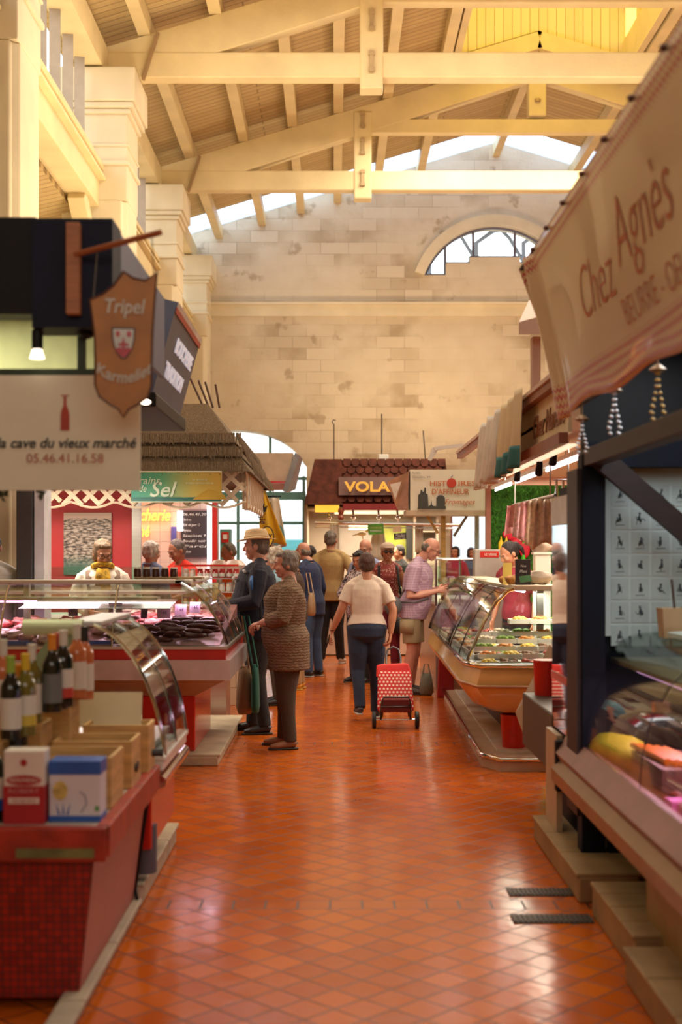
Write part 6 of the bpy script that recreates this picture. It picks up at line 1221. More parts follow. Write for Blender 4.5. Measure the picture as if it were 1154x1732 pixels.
MB().tube([(1.16, Y1b + .05, 2.25), (1.16, Y0b, 2.25)], .01, 6).build('lower_rod', dbr, t); MB().tube([(.95, Y1b + .02, 2.99), (.95, Y0b, 2.99)], .012, 6).build('upper_rod', dbr, t)
for y in (Y1b, 4.7): MB().bar((1.4, y, 2.56), (.95, y, 2.98), .02, .02).build('bracket', dbr, t)
s = thing('pinkish_beam_end', 'pinkish wooden beam end poking out behind the big banner', 'beam', tuple(P(890, 560, 8.0))); MB().hexa([P(878, 566, 8.0), P(965, 566, 8.0), P(965, 570, 9.0), P(878, 560, 9.0), P(878, 545, 8.0), P(965, 520, 8.0), P(965, 520, 9.0), P(895, 508, 9.0)]).build('beam', pinkb, s); MB().bx(1.25, 1.3, 8.2, 8.3, 2.5, P(0, 560, 8).z).build('strut', pinkb, s)
# beaded chandeliers
for i, (px, py, d, h_, gold_) in enumerate(((985, 735, 6.0, .16, 0), (1040, 695, 5.5, .19, 0), (1113, 665, 5.0, .20, 1))):
    q = P(px, py, d); s = thing('crystal_chandelier', ['small clear bead chandelier nearest the corner post', 'middle clear bead chandelier under the banner', 'larger amber bead chandelier under the banner'][i], 'chandelier', (q.x, q.y, q.z - .1)); mt = glass('crystal', (.9, .85, .8), 1.0, .05) if not gold_ else M('amber_bead', (.50, .28, .06), .12, .3)
    b = MB()
    for k in range(4):
        a = k * 1.57 + .4; 
        for j in range(9): v = j / 8; r_ = .006 + .036 * max(0, v - .35) * (1.4 if v < .9 else .8); b.ball((q.x + r_ * math.cos(a), q.y + r_ * math.sin(a), q.z + h_ / 2 - v * h_), .0065, n=8)
    b.build('bead_strings', mt if gold_ else M('crystal_bead', (.75, .72, .72), .05, .6), s, smooth='full'); MB().tube([(q.x, q.y, q.z + h_ / 2), (q.x, q.y, 2.55)], .003, 5).build('chain', bronze, s); MB().lathe([(0, 0), (.02, 0), (.035, .01), (.01, .03), (0, .03)], (q.x, q.y, q.z + h_ / 2 - .02), 10).build('cap', bronze, s, smooth=True)
# ================================================================ PEOPLE
def remesh(mb, vox, smooth=3):
    me = bpy.data.meshes.new('r'); bmesh.ops.recalc_face_normals(mb.bm, faces=mb.bm.faces); mb.bm.to_mesh(me); mb.bm.free()
    o = bpy.data.objects.new('r', me); C.objects.link(o)
    m = o.modifiers.new('a', 'REMESH'); m.mode = 'VOXEL'; m.voxel_size = vox
    s = o.modifiers.new('b', 'SMOOTH'); s.iterations = smooth; s.factor = .6
    r = bpy.data.meshes.new_from_object(o.evaluated_get(bpy.context.evaluated_depsgraph_get())); bpy.data.objects.remove(o); bpy.data.meshes.remove(me); return r
def put(meshes, name, mat, root, S_=1.0, label=None):
    bm = bmesh.new()
    for me in meshes: bm.from_mesh(me)
    for v in bm.verts: v.co *= S_
    me = bpy.data.meshes.new(name); bm.to_mesh(me); bm.free()
    for p in me.polygons: p.use_smooth = True
    me.materials.append(mat); o = bpy.data.objects.new(name, me); C.objects.link(o); o.parent = root
    if label: o['label'] = label
    return o
def cloth(name, c, bump=.25, bs=60, var=.12, scale=8, rough=.85): return M(name, c, rough, 0, var=var, scale=scale, bump=bump, bscale=bs, sheen=.04)
skinM = M('skin', (.52, .25, .15), .5, var=.10, scale=12, sss=.12); skinT = M('tanned_skin', (.42, .17, .085), .5, var=.10, scale=12, sss=.1); skinP = M('pink_skin', (.58, .28, .20), .5, var=.12, scale=12, sss=.12)
def hairM(n, c): return M('hair_' + n, c, .6, var=.4, scale=30, stretch=(1, 1, .35), bump=.9, bscale=60)
HR = dict(grey=hairM('grey', (.20, .17, .145)), white=hairM('white', (.55, .48, .38)), dark=hairM('dark', (.015, .010, .010)), brown=hairM('brown', (.06, .022, .012)), brownblond=hairM('brownblond', (.17, .10, .05)), salt=hairM('salt', (.16, .13, .11)))
def Lr(a, b, t): return a + (b - a) * t
VV = Vector
def hand(b, w, d, n, side, curl=.5, s=1.0, spread=1.0):
    """palm + four unequal fingers + thumb leaving the side of the palm. w wrist, d direction, n palm normal (fingers curl towards it)"""
    d = d.normalized(); n = (n - d * n.dot(d)).normalized(); sd = d.cross(n) * side
    b.tube([w - d * .02, w + d * .02, w + d * .055, w + d * .088], [(.021 * s, .017 * s), (.028 * s, .016 * s), (.038 * s, .015 * s), (.036 * s, .012 * s)], 10, up=n)
    for i, L in enumerate((.072, .080, .075, .060)):
        o = sd * (.030 - .020 * i) * s; p0 = w + d * .078 + o; a = curl * (.8 + .15 * i)
        d1 = (d * math.cos(a * .6) + n * math.sin(a * .6) + sd * (.10 - .07 * i) * spread).normalized(); d2 = (d * math.cos(a * 1.7) + n * math.sin(a * 1.7)).normalized(); d3 = (d * math.cos(a * 2.5) + n * math.sin(a * 2.5)).normalized()
        p1 = p0 + d1 * L * .48; p2 = p1 + d2 * L * .32; p3 = p2 + d3 * L * .26
        b.tube([p0, p1, p2, p3], [.0095 * s, .0088 * s, .0080 * s, .0068 * s], 8); b.ball(p3, .0066 * s, n=8)
    t0 = w + d * .028 + sd * .026 * s; t1 = t0 + (d * .55 + sd * .65 + n * .25).normalized() * .038; t2 = t1 + (d * .85 + sd * .15 + n * .40).normalized() * .034
    b.tube([t0, t1, t2], [.0125 * s, .0105 * s, .0085 * s], 8); b.ball(t2, .0083 * s, n=8)

def person(label, loc, h, yaw, fat=1.0, belly=0, lean=0, skin=skinM, J=None, head=(0, 0), hair=('short', 'grey'), top=None, legs=None, shoes=None, face=True, glasses=None, vox=.010, curl=.5, female=False, shrug=0, hide=(), hunch=0):
    """local frame: faces -Y, +X is the person's left. top=(kind, material, hem z, sleeve 0..1, ease); legs=(kind, material, hem z)"""
    root = thing('person', label, 'person', loc)
    k = h / 1.70
    jt = dict(shL=VV((.175, .01, 1.395)), shR=VV((-.175, .01, 1.395)), elL=VV((.235, .035, 1.12)), elR=VV((-.235, .035, 1.12)), wrL=VV((.25, -.04, .88)), wrR=VV((-.25, -.04, .88)),
              hiL=VV((.085, .0, .90)), hiR=VV((-.085, .0, .90)), knL=VV((.092, -.015, .49)), knR=VV((-.092, -.015, .49)), anL=VV((.105, .03, .085)), anR=VV((-.105, .03, .085)), hd=VV((0, -.02, 1.595)))
    sh_w = .92 if female else 1.0
    for q in ('shL', 'shR'): jt[q].x *= sh_w * (1 + .25 * (fat - 1))
    L_ = lambda z: -lean * max(0, (z - .9) / .7) ** 1.3      # forward lean displaces the upper body to -Y
    for q in ('shL', 'shR', 'hd'): jt[q].y += L_(jt[q].z)
    for q in ('elL', 'elR', 'wrL', 'wrR'): jt[q].y += L_(1.3)
    jt['hd'].y -= hunch; jt['hd'].z -= hunch * .35
    for a, v in (J or {}).items(): jt[a] = VV(v)
    fx = 1 + (fat - 1) * .8
    sec = [(.82, .085, .075, .01), (.86, .150, .105, .01), (.93, .168, .118, .01), (1.00, .158, .112, .0), (1.08, .140 if not female else .130, .104, -.005), (1.18, .148, .112, -.005), (1.28, .162 if not female else .150, .120 if not female else .128, -.01 if not female else -.02), (1.36, .152, .104, .0), (1.41, .105, .080, .008), (1.455, .062, .060, .012), (1.50, .052, .055, .006)]
    if female: sec[1] = (.86, .162, .115, .015); sec[2] = (.93, .180, .125, .015); sec[3] = (1.0, .166, .115, .0)
    def torso(b, e=0, z0=.80, z1=1.5, flare=0, raw=False):
        P_, R_ = [], []
        zs = [s for s in sec if z0 <= s[0] <= z1]
        def at_(z):
            for a, c in zip(sec, sec[1:]):
                if a[0] <= z <= c[0]:
                    t = (z - a[0]) / (c[0] - a[0]); return tuple(Lr(a[i], c[i], t) for i in range(4))
            return (z,) + (sec[0][1:] if z < sec[0][0] else sec[-1][1:])
        zz = sorted(set([z0] + [s[0] for s in zs] + [z1] + ([.70, .60] if z0 < .6 else [.70] if z0 < .7 else [])))
        for z in zz:
            if z < z0: continue
            if z >= .93 or raw: a = at_(z)
            else: a = at_(max(z, .90)); a = (z, a[1] * 1.0, a[2] * 1.0, a[3]) if e else at_(z)
            bz = math.exp(-((z - 1.03) / .16) ** 2) * belly; g = 1 + flare * max(0, (1.05 - z))
            f_ = fx if z < 1.38 else 1 + (fx - 1) * .35
            P_.append(VV((0, a[3] + L_(z) - bz * .5, z))); ee = e if z < 1.43 else e * .5
            R_.append(((a[1] * f_ + ee) * g, (a[2] * f_ + bz * .5 + ee) * g))
        b.tube(P_, R_, 24, up=(0, 1, 0))
    # --- body
    B1 = MB(); torso(B1)
    for s in 'LR':
        sx = 1 if s == 'L' else -1
        B1.ball(jt['sh' + s] + VV((-.014 * sx, 0, -.022)), (.047 * fx, .047 * fx, .046), n=12); B1.tube([VV((.03 * sx, .015 + L_(1.45), 1.450)), jt['sh' + s] + VV((-.02 * sx, 0, -.006))], [.034, .028], 10)
        B1.tube([jt['sh' + s] + VV((-.01 * sx, 0, -.03)), jt['sh' + s].lerp(jt['el' + s], .5), jt['el' + s], jt['el' + s].lerp(jt['wr' + s], .35), jt['wr' + s]], [.044 * fx, .046 * fx, .040 * fx, .039 * fx, .026], 12)
        if legs is None or legs[0] != 'long': B1.tube([jt['hi' + s] + VV((0, 0, .02)), jt['hi' + s].lerp(jt['kn' + s], .5), jt['kn' + s], jt['kn' + s].lerp(jt['an' + s], .35) + VV((0, .012, 0)), jt['an' + s]], [.088 * fx, .075 * fx, .053 * fx, .054 * fx, .034], 14)
        else: B1.tube([jt['hi' + s] + VV((0, 0, .02)), jt['kn' + s], jt['an' + s]], [.080 * fx, .048, .034], 10)
        B1.tube([jt['an' + s] + VV((0, .03, -.02)), jt['an' + s] + VV((0, -.06, -.045)), jt['an' + s] + VV((0, -.13, -.060))], [.028, .024, .014], 8)
    ms = [remesh(B1, vox)]
    # --- head and neck
    hd = jt['hd']; Rm = Matrix.Rotation(R(head[0]), 3, 'Z') @ Matrix.Rotation(R(head[1]), 3, 'X'); T = lambda x, y, z: hd + Rm @ VV((x, y, z))
    B2 = MB(); q = lambda c, r, jit=0: B2.ball(T(*c), r, Rm, n=16)
    q((0, .012, .022), (.076, .094, .094)); q((0, -.028, -.030), (.062, .062, .078)); q((0, -.048, -.088), (.034, .036, .028)); q((0, -.074, .020), (.050, .020, .018))
    B2.tube([T(0, -.084, .012), T(0, -.105, -.022), T(0, -.107, -.030)], [.010, .0135, .012], 8); q((0, -.103, -.030), (.017, .012, .010))
    for sx in (1, -1): q((.078 * sx, .012, -.012), (.010, .021, .032)); q((.034 * sx, -.066, -.030), (.026, .022, .026)); q((.030 * sx, -.078, .004), (.015, .012, .010))
    q((0, -.083, -.061), (.024, .011, .0075)); q((0, -.082, -.069), (.020, .011, .006))
    B2.tube([VV((0, .012 + L_(1.42), 1.40)), VV((0, .010 + L_(1.46), 1.46)), T(0, .022, -.055)], [.064, .054 * (1 + .3 * (fat - 1)), .053], 14)
    ms.append(remesh(B2, .0055 if vox < .0105 else .008, 2))
    if 'hands' not in hide:
        B3 = MB()
        for s in 'LR':
            sx = 1 if s == 'L' else -1; d = (jt['wr' + s] - jt['el' + s]).normalized(); n = (jt.get('pn' + s) or VV((-sx, 0, 0)) * 1.0)
            hand(B3, jt['wr' + s], d, n, 1, curl)
        ms.append(remesh(B3, .0042 if vox < .0105 else .006, 1))
    put(ms, 'body', skin, root, k)
    # --- face details
    if face:
        b = MB()
        for sx in (1, -1): b.ball(T(.030 * sx, -.083, .006), (.0095, .006, .006), Rm, n=10)
        put([mb_mesh(b)], 'eyes', M('eye_white', (.55, .50, .46), .2), root, k); b = MB()
        for sx in (1, -1): b.ball(T(.030 * sx, -.0885, .006), (.0045, .002, .0048), Rm, n=8)
        put([mb_mesh(b)], 'irises', M('iris', (.03, .02, .015), .2), root, k); b = MB()
        for sx in (1, -1): b.tube([T(.016 * sx, -.093, .026), T(.032 * sx, -.092, .031), T(.048 * sx, -.080, .026)], .0035, 6)
        put([mb_mesh(b)], 'eyebrows', HR[hair[1]], root, k); b = MB(); b.ball(T(0, -.0925, -.064), (.020, .005, .005), Rm, n=10); put([mb_mesh(b)], 'lips', M('lips', (.42, .13, .10), .4), root, k)
    if glasses:
        b = MB(); up_ = .055 if glasses == 'on_head' else 0
        for sx in (1, -1):
            c = T(.032 * sx, -.104 + up_ * .9, .004 + up_ * 1.6)
            if glasses in ('dark', 'on_head'): b.ball(c, (.026, .004, .019), Rm, n=12)
            else: b.tube([c + Rm @ VV((.023 * math.cos(a), 0, .017 * math.sin(a))) for a in [i * math.pi / 6 for i in range(12)]], .0022, 5, closed=True)
            b.tube([c + Rm @ VV((.024 * sx, 0, .004)), T(.080 * sx, .0 + up_ * .5, .004 + up_ * 1.4)], .0022, 5)
        b.tube([T(-.010, -.106 + up_ * .9, .006 + up_ * 1.6), T(.010, -.106 + up_ * .9, .006 + up_ * 1.6)], .0022, 5)
        put([mb_mesh(b)], 'sunglasses' if glasses in ('dark', 'on_head') else 'glasses', M('glasses_dark', (.015, .012, .012), .1), root, k)
    # --- hair
    st, hc = hair
    if st != 'none':
        b = MB(); e = lambda c, r, s=0: b.ball(T(*c), r, Rm, n=22, jit=.10, seed=s)
        if st in ('short', 'full', 'bob', 'curly'):
            e((0, .026, .030), (.084, .096, .096), 1)
            e((0, .050, -.015), (.078, .066, .072), 2)
            if st != 'short':
                for sx in (1, -1): e((.058 * sx, .018, .002), (.030, .056, .058), 3 + sx)
                e((0, -.020, .085), (.062, .056, .030), 5)
            if st == 'bob':
                for sx in (1, -1): e((.062 * sx, .022, -.045), (.026, .052, .050), 7 + sx)
                e((0, .055, -.055), (.070, .046, .045), 9)
            if st == 'curly':
                for i in range(46):
                    a = i * 2.4; z_ = -.06 + .17 * (i / 45); r_ = math.sqrt(max(.1, 1 - ((z_ - .02) / .13) ** 2)) * .098; y_ = .028 + r_ * math.sin(a)
                    if y_ < -.045 and z_ < .06: continue
                    b.ball(T(r_ * .92 * math.cos(a), y_, z_ + .01), .024, n=8)
        elif st == 'fringe':
            e((0, .050, -.012), (.080, .062, .052), 2)
            for sx in (1, -1): e((.060 * sx, .034, .006), (.022, .050, .036), 4 + sx)
        elif st == 'ponytail':
            e((0, .028, .030), (.084, .096, .096), 1); e((0, .055, -.02), (.070, .06, .06), 2); e((.0, .125, .03), (.036, .036, .036), 3)
            b.tube([T(0, .13, .03), T(.02, .155, -.03), T(.02, .15, -.11)], [.03, .026, .012], 8)
        put([remesh(b, .006 if vox < .0105 else .009, 1)], 'hair', HR[hc], root, k)
    # --- clothes
    if top:
        kind, mt, hem, slv, ease = top; b = MB(); torso(b, ease, hem, 1.44, .03 if kind in ('coat', 'cardigan') else .0)
        for s in 'LR':
            sx = 1 if s == 'L' else -1
            b.ball(jt['sh' + s] + VV((-.016 * sx, 0, -.022)), (.053 * fx + ease * .5, .053 * fx + ease * .5, .050 + ease * .45), n=12); b.tube([VV((.035 * sx, .015 + L_(1.44), 1.452)), jt['sh' + s] + VV((-.02 * sx, 0, .004))], [.044 + ease * .35, .040 + ease * .35], 10)
            if slv > 0:
                sh_, el, wr = jt['sh' + s], jt['el' + s], jt['wr' + s]
                r0, r1, r2 = .047 * fx + ease * .7, .043 * fx + ease * .75, .031 + ease * .8
                if slv <= .5: e_ = sh_.lerp(el, slv * 2); b.tube([sh_ + VV((0, 0, -.02)), e_], [r0, Lr(r0, r1, slv * 2) + (.006 if kind == 'tee' else 0)], 12)
                else: b.tube([sh_ + VV((0, 0, -.02)), sh_.lerp(el, .5), el, el.lerp(wr, (slv - .5) * 2)], [r0, (r0 + r1) / 2, r1, Lr(r1, r2, (slv - .5) * 2) + (.008 if kind == 'cardigan' else .003)], 12)
        put([remesh(b, vox * .9, 4)], {'tee': 'tshirt', 'coat': 'jacket'}.get(kind, kind), mt, root, k)
        if kind in ('coat', 'shirt', 'vest'):      # collar
            b = MB(); c0 = VV((0, .010 + L_(1.44), 1.455)); b.tube([c0 + VV((.072 * math.cos(a), .070 * math.sin(a) - .004, .010 * math.sin(a))) for a in [i * math.pi / 8 for i in range(16)]], (.010), 6, closed=True)
            put([mb_mesh(b)], 'collar', mt, root, k)
    if legs:
        kind, mt, hem = legs; b = MB(); torso(b, .015, .80, 1.02, raw=True)
        for s in 'LR':
            hi, kn, an = jt['hi' + s], jt['kn' + s], jt['an' + s]
            if kind == 'long':
                b.tube([hi + VV((0, 0, .05)), hi.lerp(kn, .5), kn, kn.lerp(an, .5), an + VV((0, 0, hem))], [.098 * fx, .096 * fx, .070 * fx, .062, .058], 16)
            else:
                e_ = hi.lerp(kn, hem); b.tube([hi + VV((0, 0, .05)), hi.lerp(kn, hem * .5), e_], [.100 * fx, .094 * fx, .090 * fx], 16)
        put([remesh(b, vox, 3)], 'trousers' if kind == 'long' else 'shorts', mt, root, k)
    if shoes and 'shoes' not in hide:
        mt, sole = shoes
        for s in 'LR':
            an = jt['an' + s]; dz = an.z - .085; b = MB()
            tw = (1 if s == 'L' else -1) * .03
            b.tube([an + VV((0, .052, -.045)), an + VV((0, .02, -.032)), an + VV((tw * .3, -.05, -.042)), an + VV((tw * .8, -.12, -.052)), an + VV((tw, -.175, -.058))], [(.030, .030), (.037, .040), (.039, .036), (.043, .028), (.024, .018)], 12, up=(0, 0, 1)); b.tube([an, an + VV((0, 0, -.04))], .038, 10)
            o = put([remesh(b, .007, 2)], 'shoe', mt, root, k)
            pts = [an + VV((tw * u, .065 - .255 * u, -.076)) for u in (0, .25, .55, .8, 1)]
            b = MB(); b.tube(pts, [(.030, .009), (.038, .009), (.039, .009), (.044, .009), (.026, .009)], 12, up=(0, 0, 1)); so = put([mb_mesh(b)], 'sole', sole, o, k); 
    root.rotation_euler = (0, 0, R(yaw)); root['_k'] = k
    return root, jt, k, T
def mb_mesh(b):
    me = bpy.data.meshes.new('x'); bmesh.ops.recalc_face_normals(b.bm, faces=b.bm.faces); b.bm.to_mesh(me); b.bm.free(); return me
def add(b, name, mat, root, k, label=None): return put([mb_mesh(b)], name, mat, root, k, label)
def strap(root, k, pts, r, mat, name='strap'):
    b = MB(); b.tube(pts, r, 6, up=(0, 1, 0)); return add(b, name, mat, root, k)
dark_sole = M('dark_sole', (.03, .025, .02), .7); pale_sole = M('pale_sole', (.50, .46, .40), .7)
navyc = cloth('navy_cloth', (.005, .005, .018)); blackc = cloth('black_cloth', (.012, .011, .012)); brownt = cloth('brown_trouser', (.055, .035, .022))
knit = NB('brown_knit', .9); wv = knit.n('ShaderNodeTexWave', wave_type='BANDS', bands_direction='Z'); wv.inputs['Scale'].default_value = 14; wv.inputs['Distortion'].default_value = 6; wv.inputs['Detail'].default_value = 3; wv.inputs['Detail Scale'].default_value = 3; knit.l(knit.map(), wv.inputs['Vector'])
knit.col(knit.mix(knit.math('MULTIPLY', wv.outputs['Fac'], .8), (.125, .070, .036), (.27, .17, .10))); knit.bump(wv.outputs['Fac'], .6, .01)

# 1 man in the straw hat --------------------------------------------------------
r1, j1, k1, T1 = person('man in a cream hat and navy jacket standing with a brown bag', (-.66, 11.22, 0), 1.715, -88, fat=1.25, belly=.10, skin=skinP, hair=('short', 'salt'), top=('coat', navyc, .80, 1, .028), legs=('long', blackc, -.02), shoes=(M('black_shoe', (.015, .013, .013), .4), dark_sole), vox=.009,
    J=dict(elL=(.27, -.02, 1.13), wrL=(.20, -.26, 1.08), elR=(-.27, .02, 1.12), wrR=(-.21, -.24, 1.08), anL=(.11, .06, .085), anR=(-.12, -.05, .085)), head=(-8, 4))
hat = M('straw_hat', (.62, .44, .25), .8, var=.12, scale=20, bump=.5, bscale=90)
def hat_on(T, root, k, mat, brim=.152, crown=.090, hh=.085, tilt=0, name='hat'):
    b = MB(); c = [(0, hh), (crown * .55, hh * 1.02), (crown * .86, hh * .92), (crown * .96, hh * .6), (crown * 1.06, .012), (crown * 1.12, 0), (brim * .8, -.010), (brim, -.012), (brim, -.016), (crown * 1.0, -.008), (0, -.004)]
    A = []
    n = 28
    for r_, z in c:
        ring = []
        for i in range(n):
            a = 2 * math.pi * i / n; rr = max(r_, .0004); y = rr * 1.12 * math.sin(a); x = rr * math.cos(a); zz = z + (.018 * abs(math.cos(a)) ** 2 * (rr > crown * 1.1)) - (.012 if r_ < .06 and abs(x) < .03 and z > .05 else 0)
            ring.append(b.bm.verts.new(T(x, y + .012, zz + .062)))
        A.append(ring)
    for P_, Q_ in zip(A, A[1:]):
        for i in range(n): b.bm.faces.new([P_[i], P_[(i + 1) % n], Q_[(i + 1) % n], Q_[i]])
    o = add(b, name, mat, root, k); b = MB(); b.tube([T(crown * 1.05 * math.cos(a), crown * 1.05 * 1.12 * math.sin(a) + .012, .078) for a in [i * math.pi / 12 for i in range(24)]], (.004, .012), 6, closed=True); h = add(b, 'hat_band', M('hat_band', (.48, .32, .17), .8), o, k); return o
hat_on(T1, r1, k1, hat)
b = MB()
for pts, m_ in (([(.10, -.16, 1.36), (.06, -.24, 1.28)], 0), ([(.14, -.13, 1.40), (.19, -.09, 1.36)], 0)): b.box(VV(pts[0]).lerp(VV(pts[1]), .5), (.05, .012, .03), (R(30), 0, R(20)))
add(b, 'jacket_patches', M('patch_white', (.6, .6, .6), .5), r1, k1); b = MB(); b.tube([(.27, -.045, 1.34), (.30, -.05, 1.30), (.30, -.04, 1.20)], [.012, .016, .008], 8); add(b, 'blue_lanyard', M('lanyard_blue', (.03, .12, .35), .5), r1, k1)
strap(r1, k1, [(.175, -.04, 1.45), (.245, -.03, 1.40), (.275, .02, 1.25), (.27, .03, 1.0), (.26, .06, .83)], .012, M('seam_black', (.004, .004, .008), .8), 'vest_edge')
def bag(name, label, loc, size, mat, cat='bag', hand_at=None, tilt=0, grp=None):
    s = thing(name, label, cat, loc); w_, d_, h_ = size; b = MB(); x, y, z = loc
    b.tube([(x, y, z), (x, y, z + h_ * .15), (x, y, z + h_ * .5), (x, y, z + h_ * .85), (x, y, z + h_)], [(w_ * .36, d_ * .3), (w_ * .5, d_ * .5), (w_ * .46, d_ * .5), (w_ * .36, d_ * .36), (w_ * .30, d_ * .14)], 18, up=(0, 1, 0)); b.build('bag_body', mat, s, smooth='full')
    if hand_at is not None:
        for o in (-.03, .03): MB().tube([(x - w_ * .25, y + o, z + h_ * .95), VV(hand_at) + VV((-.02, o * .3, 0)), VV(hand_at) + VV((.02, o * .3, 0)), (x + w_ * .25, y + o, z + h_ * .95)], .006, 6).build('handle', mat, s)
    return s
bag('shopping_bag', 'brown cloth shopping bag hanging beside the man in the cream hat', (-.755, 10.93, .20), (.15, .24, .40), cloth('bag_brown', (.20, .105, .045)), hand_at=(-.80, 10.93, 1.02))
bag('green_bag', 'dark green bag hanging between the hat man and the cardigan lady', (-.66, 10.83, .22), (.08, .22, .40), cloth('bag_green', (.006, .085, .055)), hand_at=(-.74, 10.90, 1.02))
# 2 lady in the brown cardigan -----------------------------------------------------
r2, j2, k2, T2 = person('grey haired woman in a long brown knitted cardigan with folded hands', (-.375, 10.38, 0), 1.555, -86, fat=1.30, belly=.065, female=True, skin=skinP, hair=('full', 'grey'), top=('cardigan', knit.m, .68, .80, .030), legs=('long', brownt, -.02), shoes=(M('tan_sandal', (.24, .10, .045), .6), dark_sole), vox=.009,
    J=dict(elL=(.27, -.05, 1.14), wrL=(.10, -.235, 1.09), elR=(-.27, -.05, 1.14), wrR=(-.10, -.245, 1.06), pnL=(0, .3, -1), pnR=(0, .3, -1), anR=(-.11, -.03, .085), anL=(.13, .02, .085)), head=(6, 6), hunch=.0, curl=.8)
b = MB()
for i in range(2): b.tube([(.225 * math.cos(a), .01 + .172 * math.sin(a) - .012, .69 + .02 * i) for a in [q * math.pi / 16 for q in range(32)]], .010, 6, closed=True)
add(b, 'ribbed_hem', knit.m, r2, k2)
# 3 bald man in navy -----------------------------------------------------------------
jeans = cloth('blue_jeans', (.045, .085, .17))
r3, j3, k3, T3 = person('bald man in a navy jacket and blue jeans seen from behind', (-.28, 16.3, 0), 1.68, -125, fat=1.05, lean=.10, skin=skinP, hair=('fringe', 'grey'), top=('coat', cloth('navy_jacket2', (.016, .024, .075)), .78, 1, .02), legs=('long', jeans, -.02), shoes=(M('black_shoe'), pale_sole), vox=.012, face=False, hunch=.03)
# 4 curly white hair; 4b brown jacket person
person('woman with white curly hair and a light blue top behind the hat man', (-.60, 13.3, 0), 1.60, -85, female=True, skin=skinP, hair=('curly', 'white'), top=('tee', cloth('light_blue_top', (.22, .38, .46), var=.3, scale=14), .88, .35, .012), legs=('long', brownt, -.02), shoes=(M('black_shoe'), dark_sole), vox=.012, hunch=.03, head=(10, 5))
r4, j4, k4, T4 = person('person in a dark brown jacket, khaki trousers and yellow shoes behind the cardigan lady', (-.43, 14.8, 0), 1.56, -100, fat=.95, lean=.05, skin=skinM, hair=('full', 'brownblond'), top=('coat', cloth('dark_brown_jacket', (.07, .035, .022)), .86, 1, .015), legs=('long', cloth('khaki_trouser', (.36, .22, .09)), -.02), shoes=(M('yellow_shoe', (.62, .28, .02), .5), M('yellow_sole', (.50, .30, .05), .6)), vox=.012, face=False)
bag('shoulder_bag', 'tan shoulder bag hanging behind the brown jacket', (-.26, 14.62, .84), (.10, .16, .26), M('tan_leather', (.36, .22, .11), .5), hand_at=(-.30, 14.72, 1.32))
# 5 tall man in the beige jacket -------------------------------------------------------
r5, j5, k5, T5 = person('tall man in a beige jacket and black trousers seen from behind', (-.05, 18.1, 0), 1.84, 176, fat=1.02, skin=skinM, hair=('short', 'salt'), top=('coat', cloth('beige_jacket', (.40, .27, .11)), .82, 1, .022), legs=('long', blackc, -.02), shoes=(M('white_shoe', (.50, .46, .40), .6), pale_sole), vox=.012, face=False,
    J=dict(elL=(.27, .12, 1.14), wrL=(.21, -.10, 1.08), elR=(-.30, .10, 1.13), wrR=(-.20, -.10, 1.02), anL=(.13, .0, .085), anR=(-.12, -.10, .085)), head=(-10, 6))
# 6 woman in the white tee -----------------------------------------------------------------
dj = cloth('dark_jeans', (.012, .020, .045), var=.25, scale=5)
r6, j6, k6, T6 = person('woman in a cream tshirt and dark jeans pulling the red dotted trolley', (.30, 12.1, 0), 1.54, 180, fat=1.10, female=True, skin=skinT, hair=('full', 'brown'), top=('tee', cloth('cream_tee', (.62, .50, .40), var=.05, bump=.3, bs=14), .96, .36, .020), legs=('long', dj, -.02), shoes=(M('grey_trainer', (.05, .045, .05), .6), pale_sole), vox=.009, face=False,
    J=dict(elL=(-.27, .0, 1.12) if False else (.26, .03, 1.13), wrL=(.36, -.02, .90), elR=(-.27, .06, 1.12), wrR=(-.24, .10, .88), anL=(.07, .12, .15), knL=(.09, -.03, .50), anR=(-.10, -.14, .085), knR=(-.10, -.08, .49), pnR=(0, 0, -1) if False else (1, 0, 0)), curl=.8)
b = MB(); b.box(VV((.40, -.01, .80)), (.012, .075, .14), (R(10), R(-14), 0)); add(b, 'held_phone', black, r6, k6, 'dark phone held in the left hand')
b = MB(); b.tube([(.352 + .024 * math.cos(a), -.01 + .024 * math.sin(a), .915) for a in [i * math.pi / 5 for i in range(10)]], .004, 5, closed=True); add(b, 'bracelet', M('bracelet_dark', (.05, .02, .01), .4), r6, k6)
# trolley
tx, ty = .54, 11.60
t = thing('shopping_trolley', 'red wheeled shopping trolley with white dots', 'trolley', (tx, ty, 0))
nb = NB('red_dotted_fabric', .6); sp = nb.n('ShaderNodeSeparateXYZ'); nb.l(nb.tc.outputs['Object'], sp.inputs[0])
u = nb.math('MULTIPLY', sp.outputs['X'], 1 / .034); v = nb.math('MULTIPLY', nb.math('ADD', sp.outputs['Z'], nb.math('MULTIPLY', sp.outputs['Y'], .35)), 1 / .034)
row = nb.math('MODULO', nb.math('FLOOR', v), 2); uu = nb.math('SUBTRACT', nb.math('FRACT', nb.math('ADD', nb.math('ADD', u, nb.math('MULTIPLY', row, .5)), 20)), .5); vv = nb.math('SUBTRACT', nb.math('FRACT', v), .5)
d2 = nb.math('ADD', nb.math('MULTIPLY', uu, uu), nb.math('MULTIPLY', vv, vv)); nb.col(nb.mix(nb.math('LESS_THAN', d2, .085), (.55, .008, .008), (.80, .62, .48)))
dot = nb.m; plain = M('plain_red_fabric', (.62, .012, .008), .6, var=.08, bump=.2)
b = MB(); b.hexa([(tx - .165, ty - .16, .16), (tx + .165, ty - .16, .16), (tx + .155, ty + .02, .12), (tx - .155, ty + .02, .12), (tx - .155, ty + .02, .50), (tx + .145, ty + .02, .50), (tx + .135, ty + .20, .46), (tx - .135, ty + .20, .46)]); b.build('bag_body', dot, t, bev=.025)
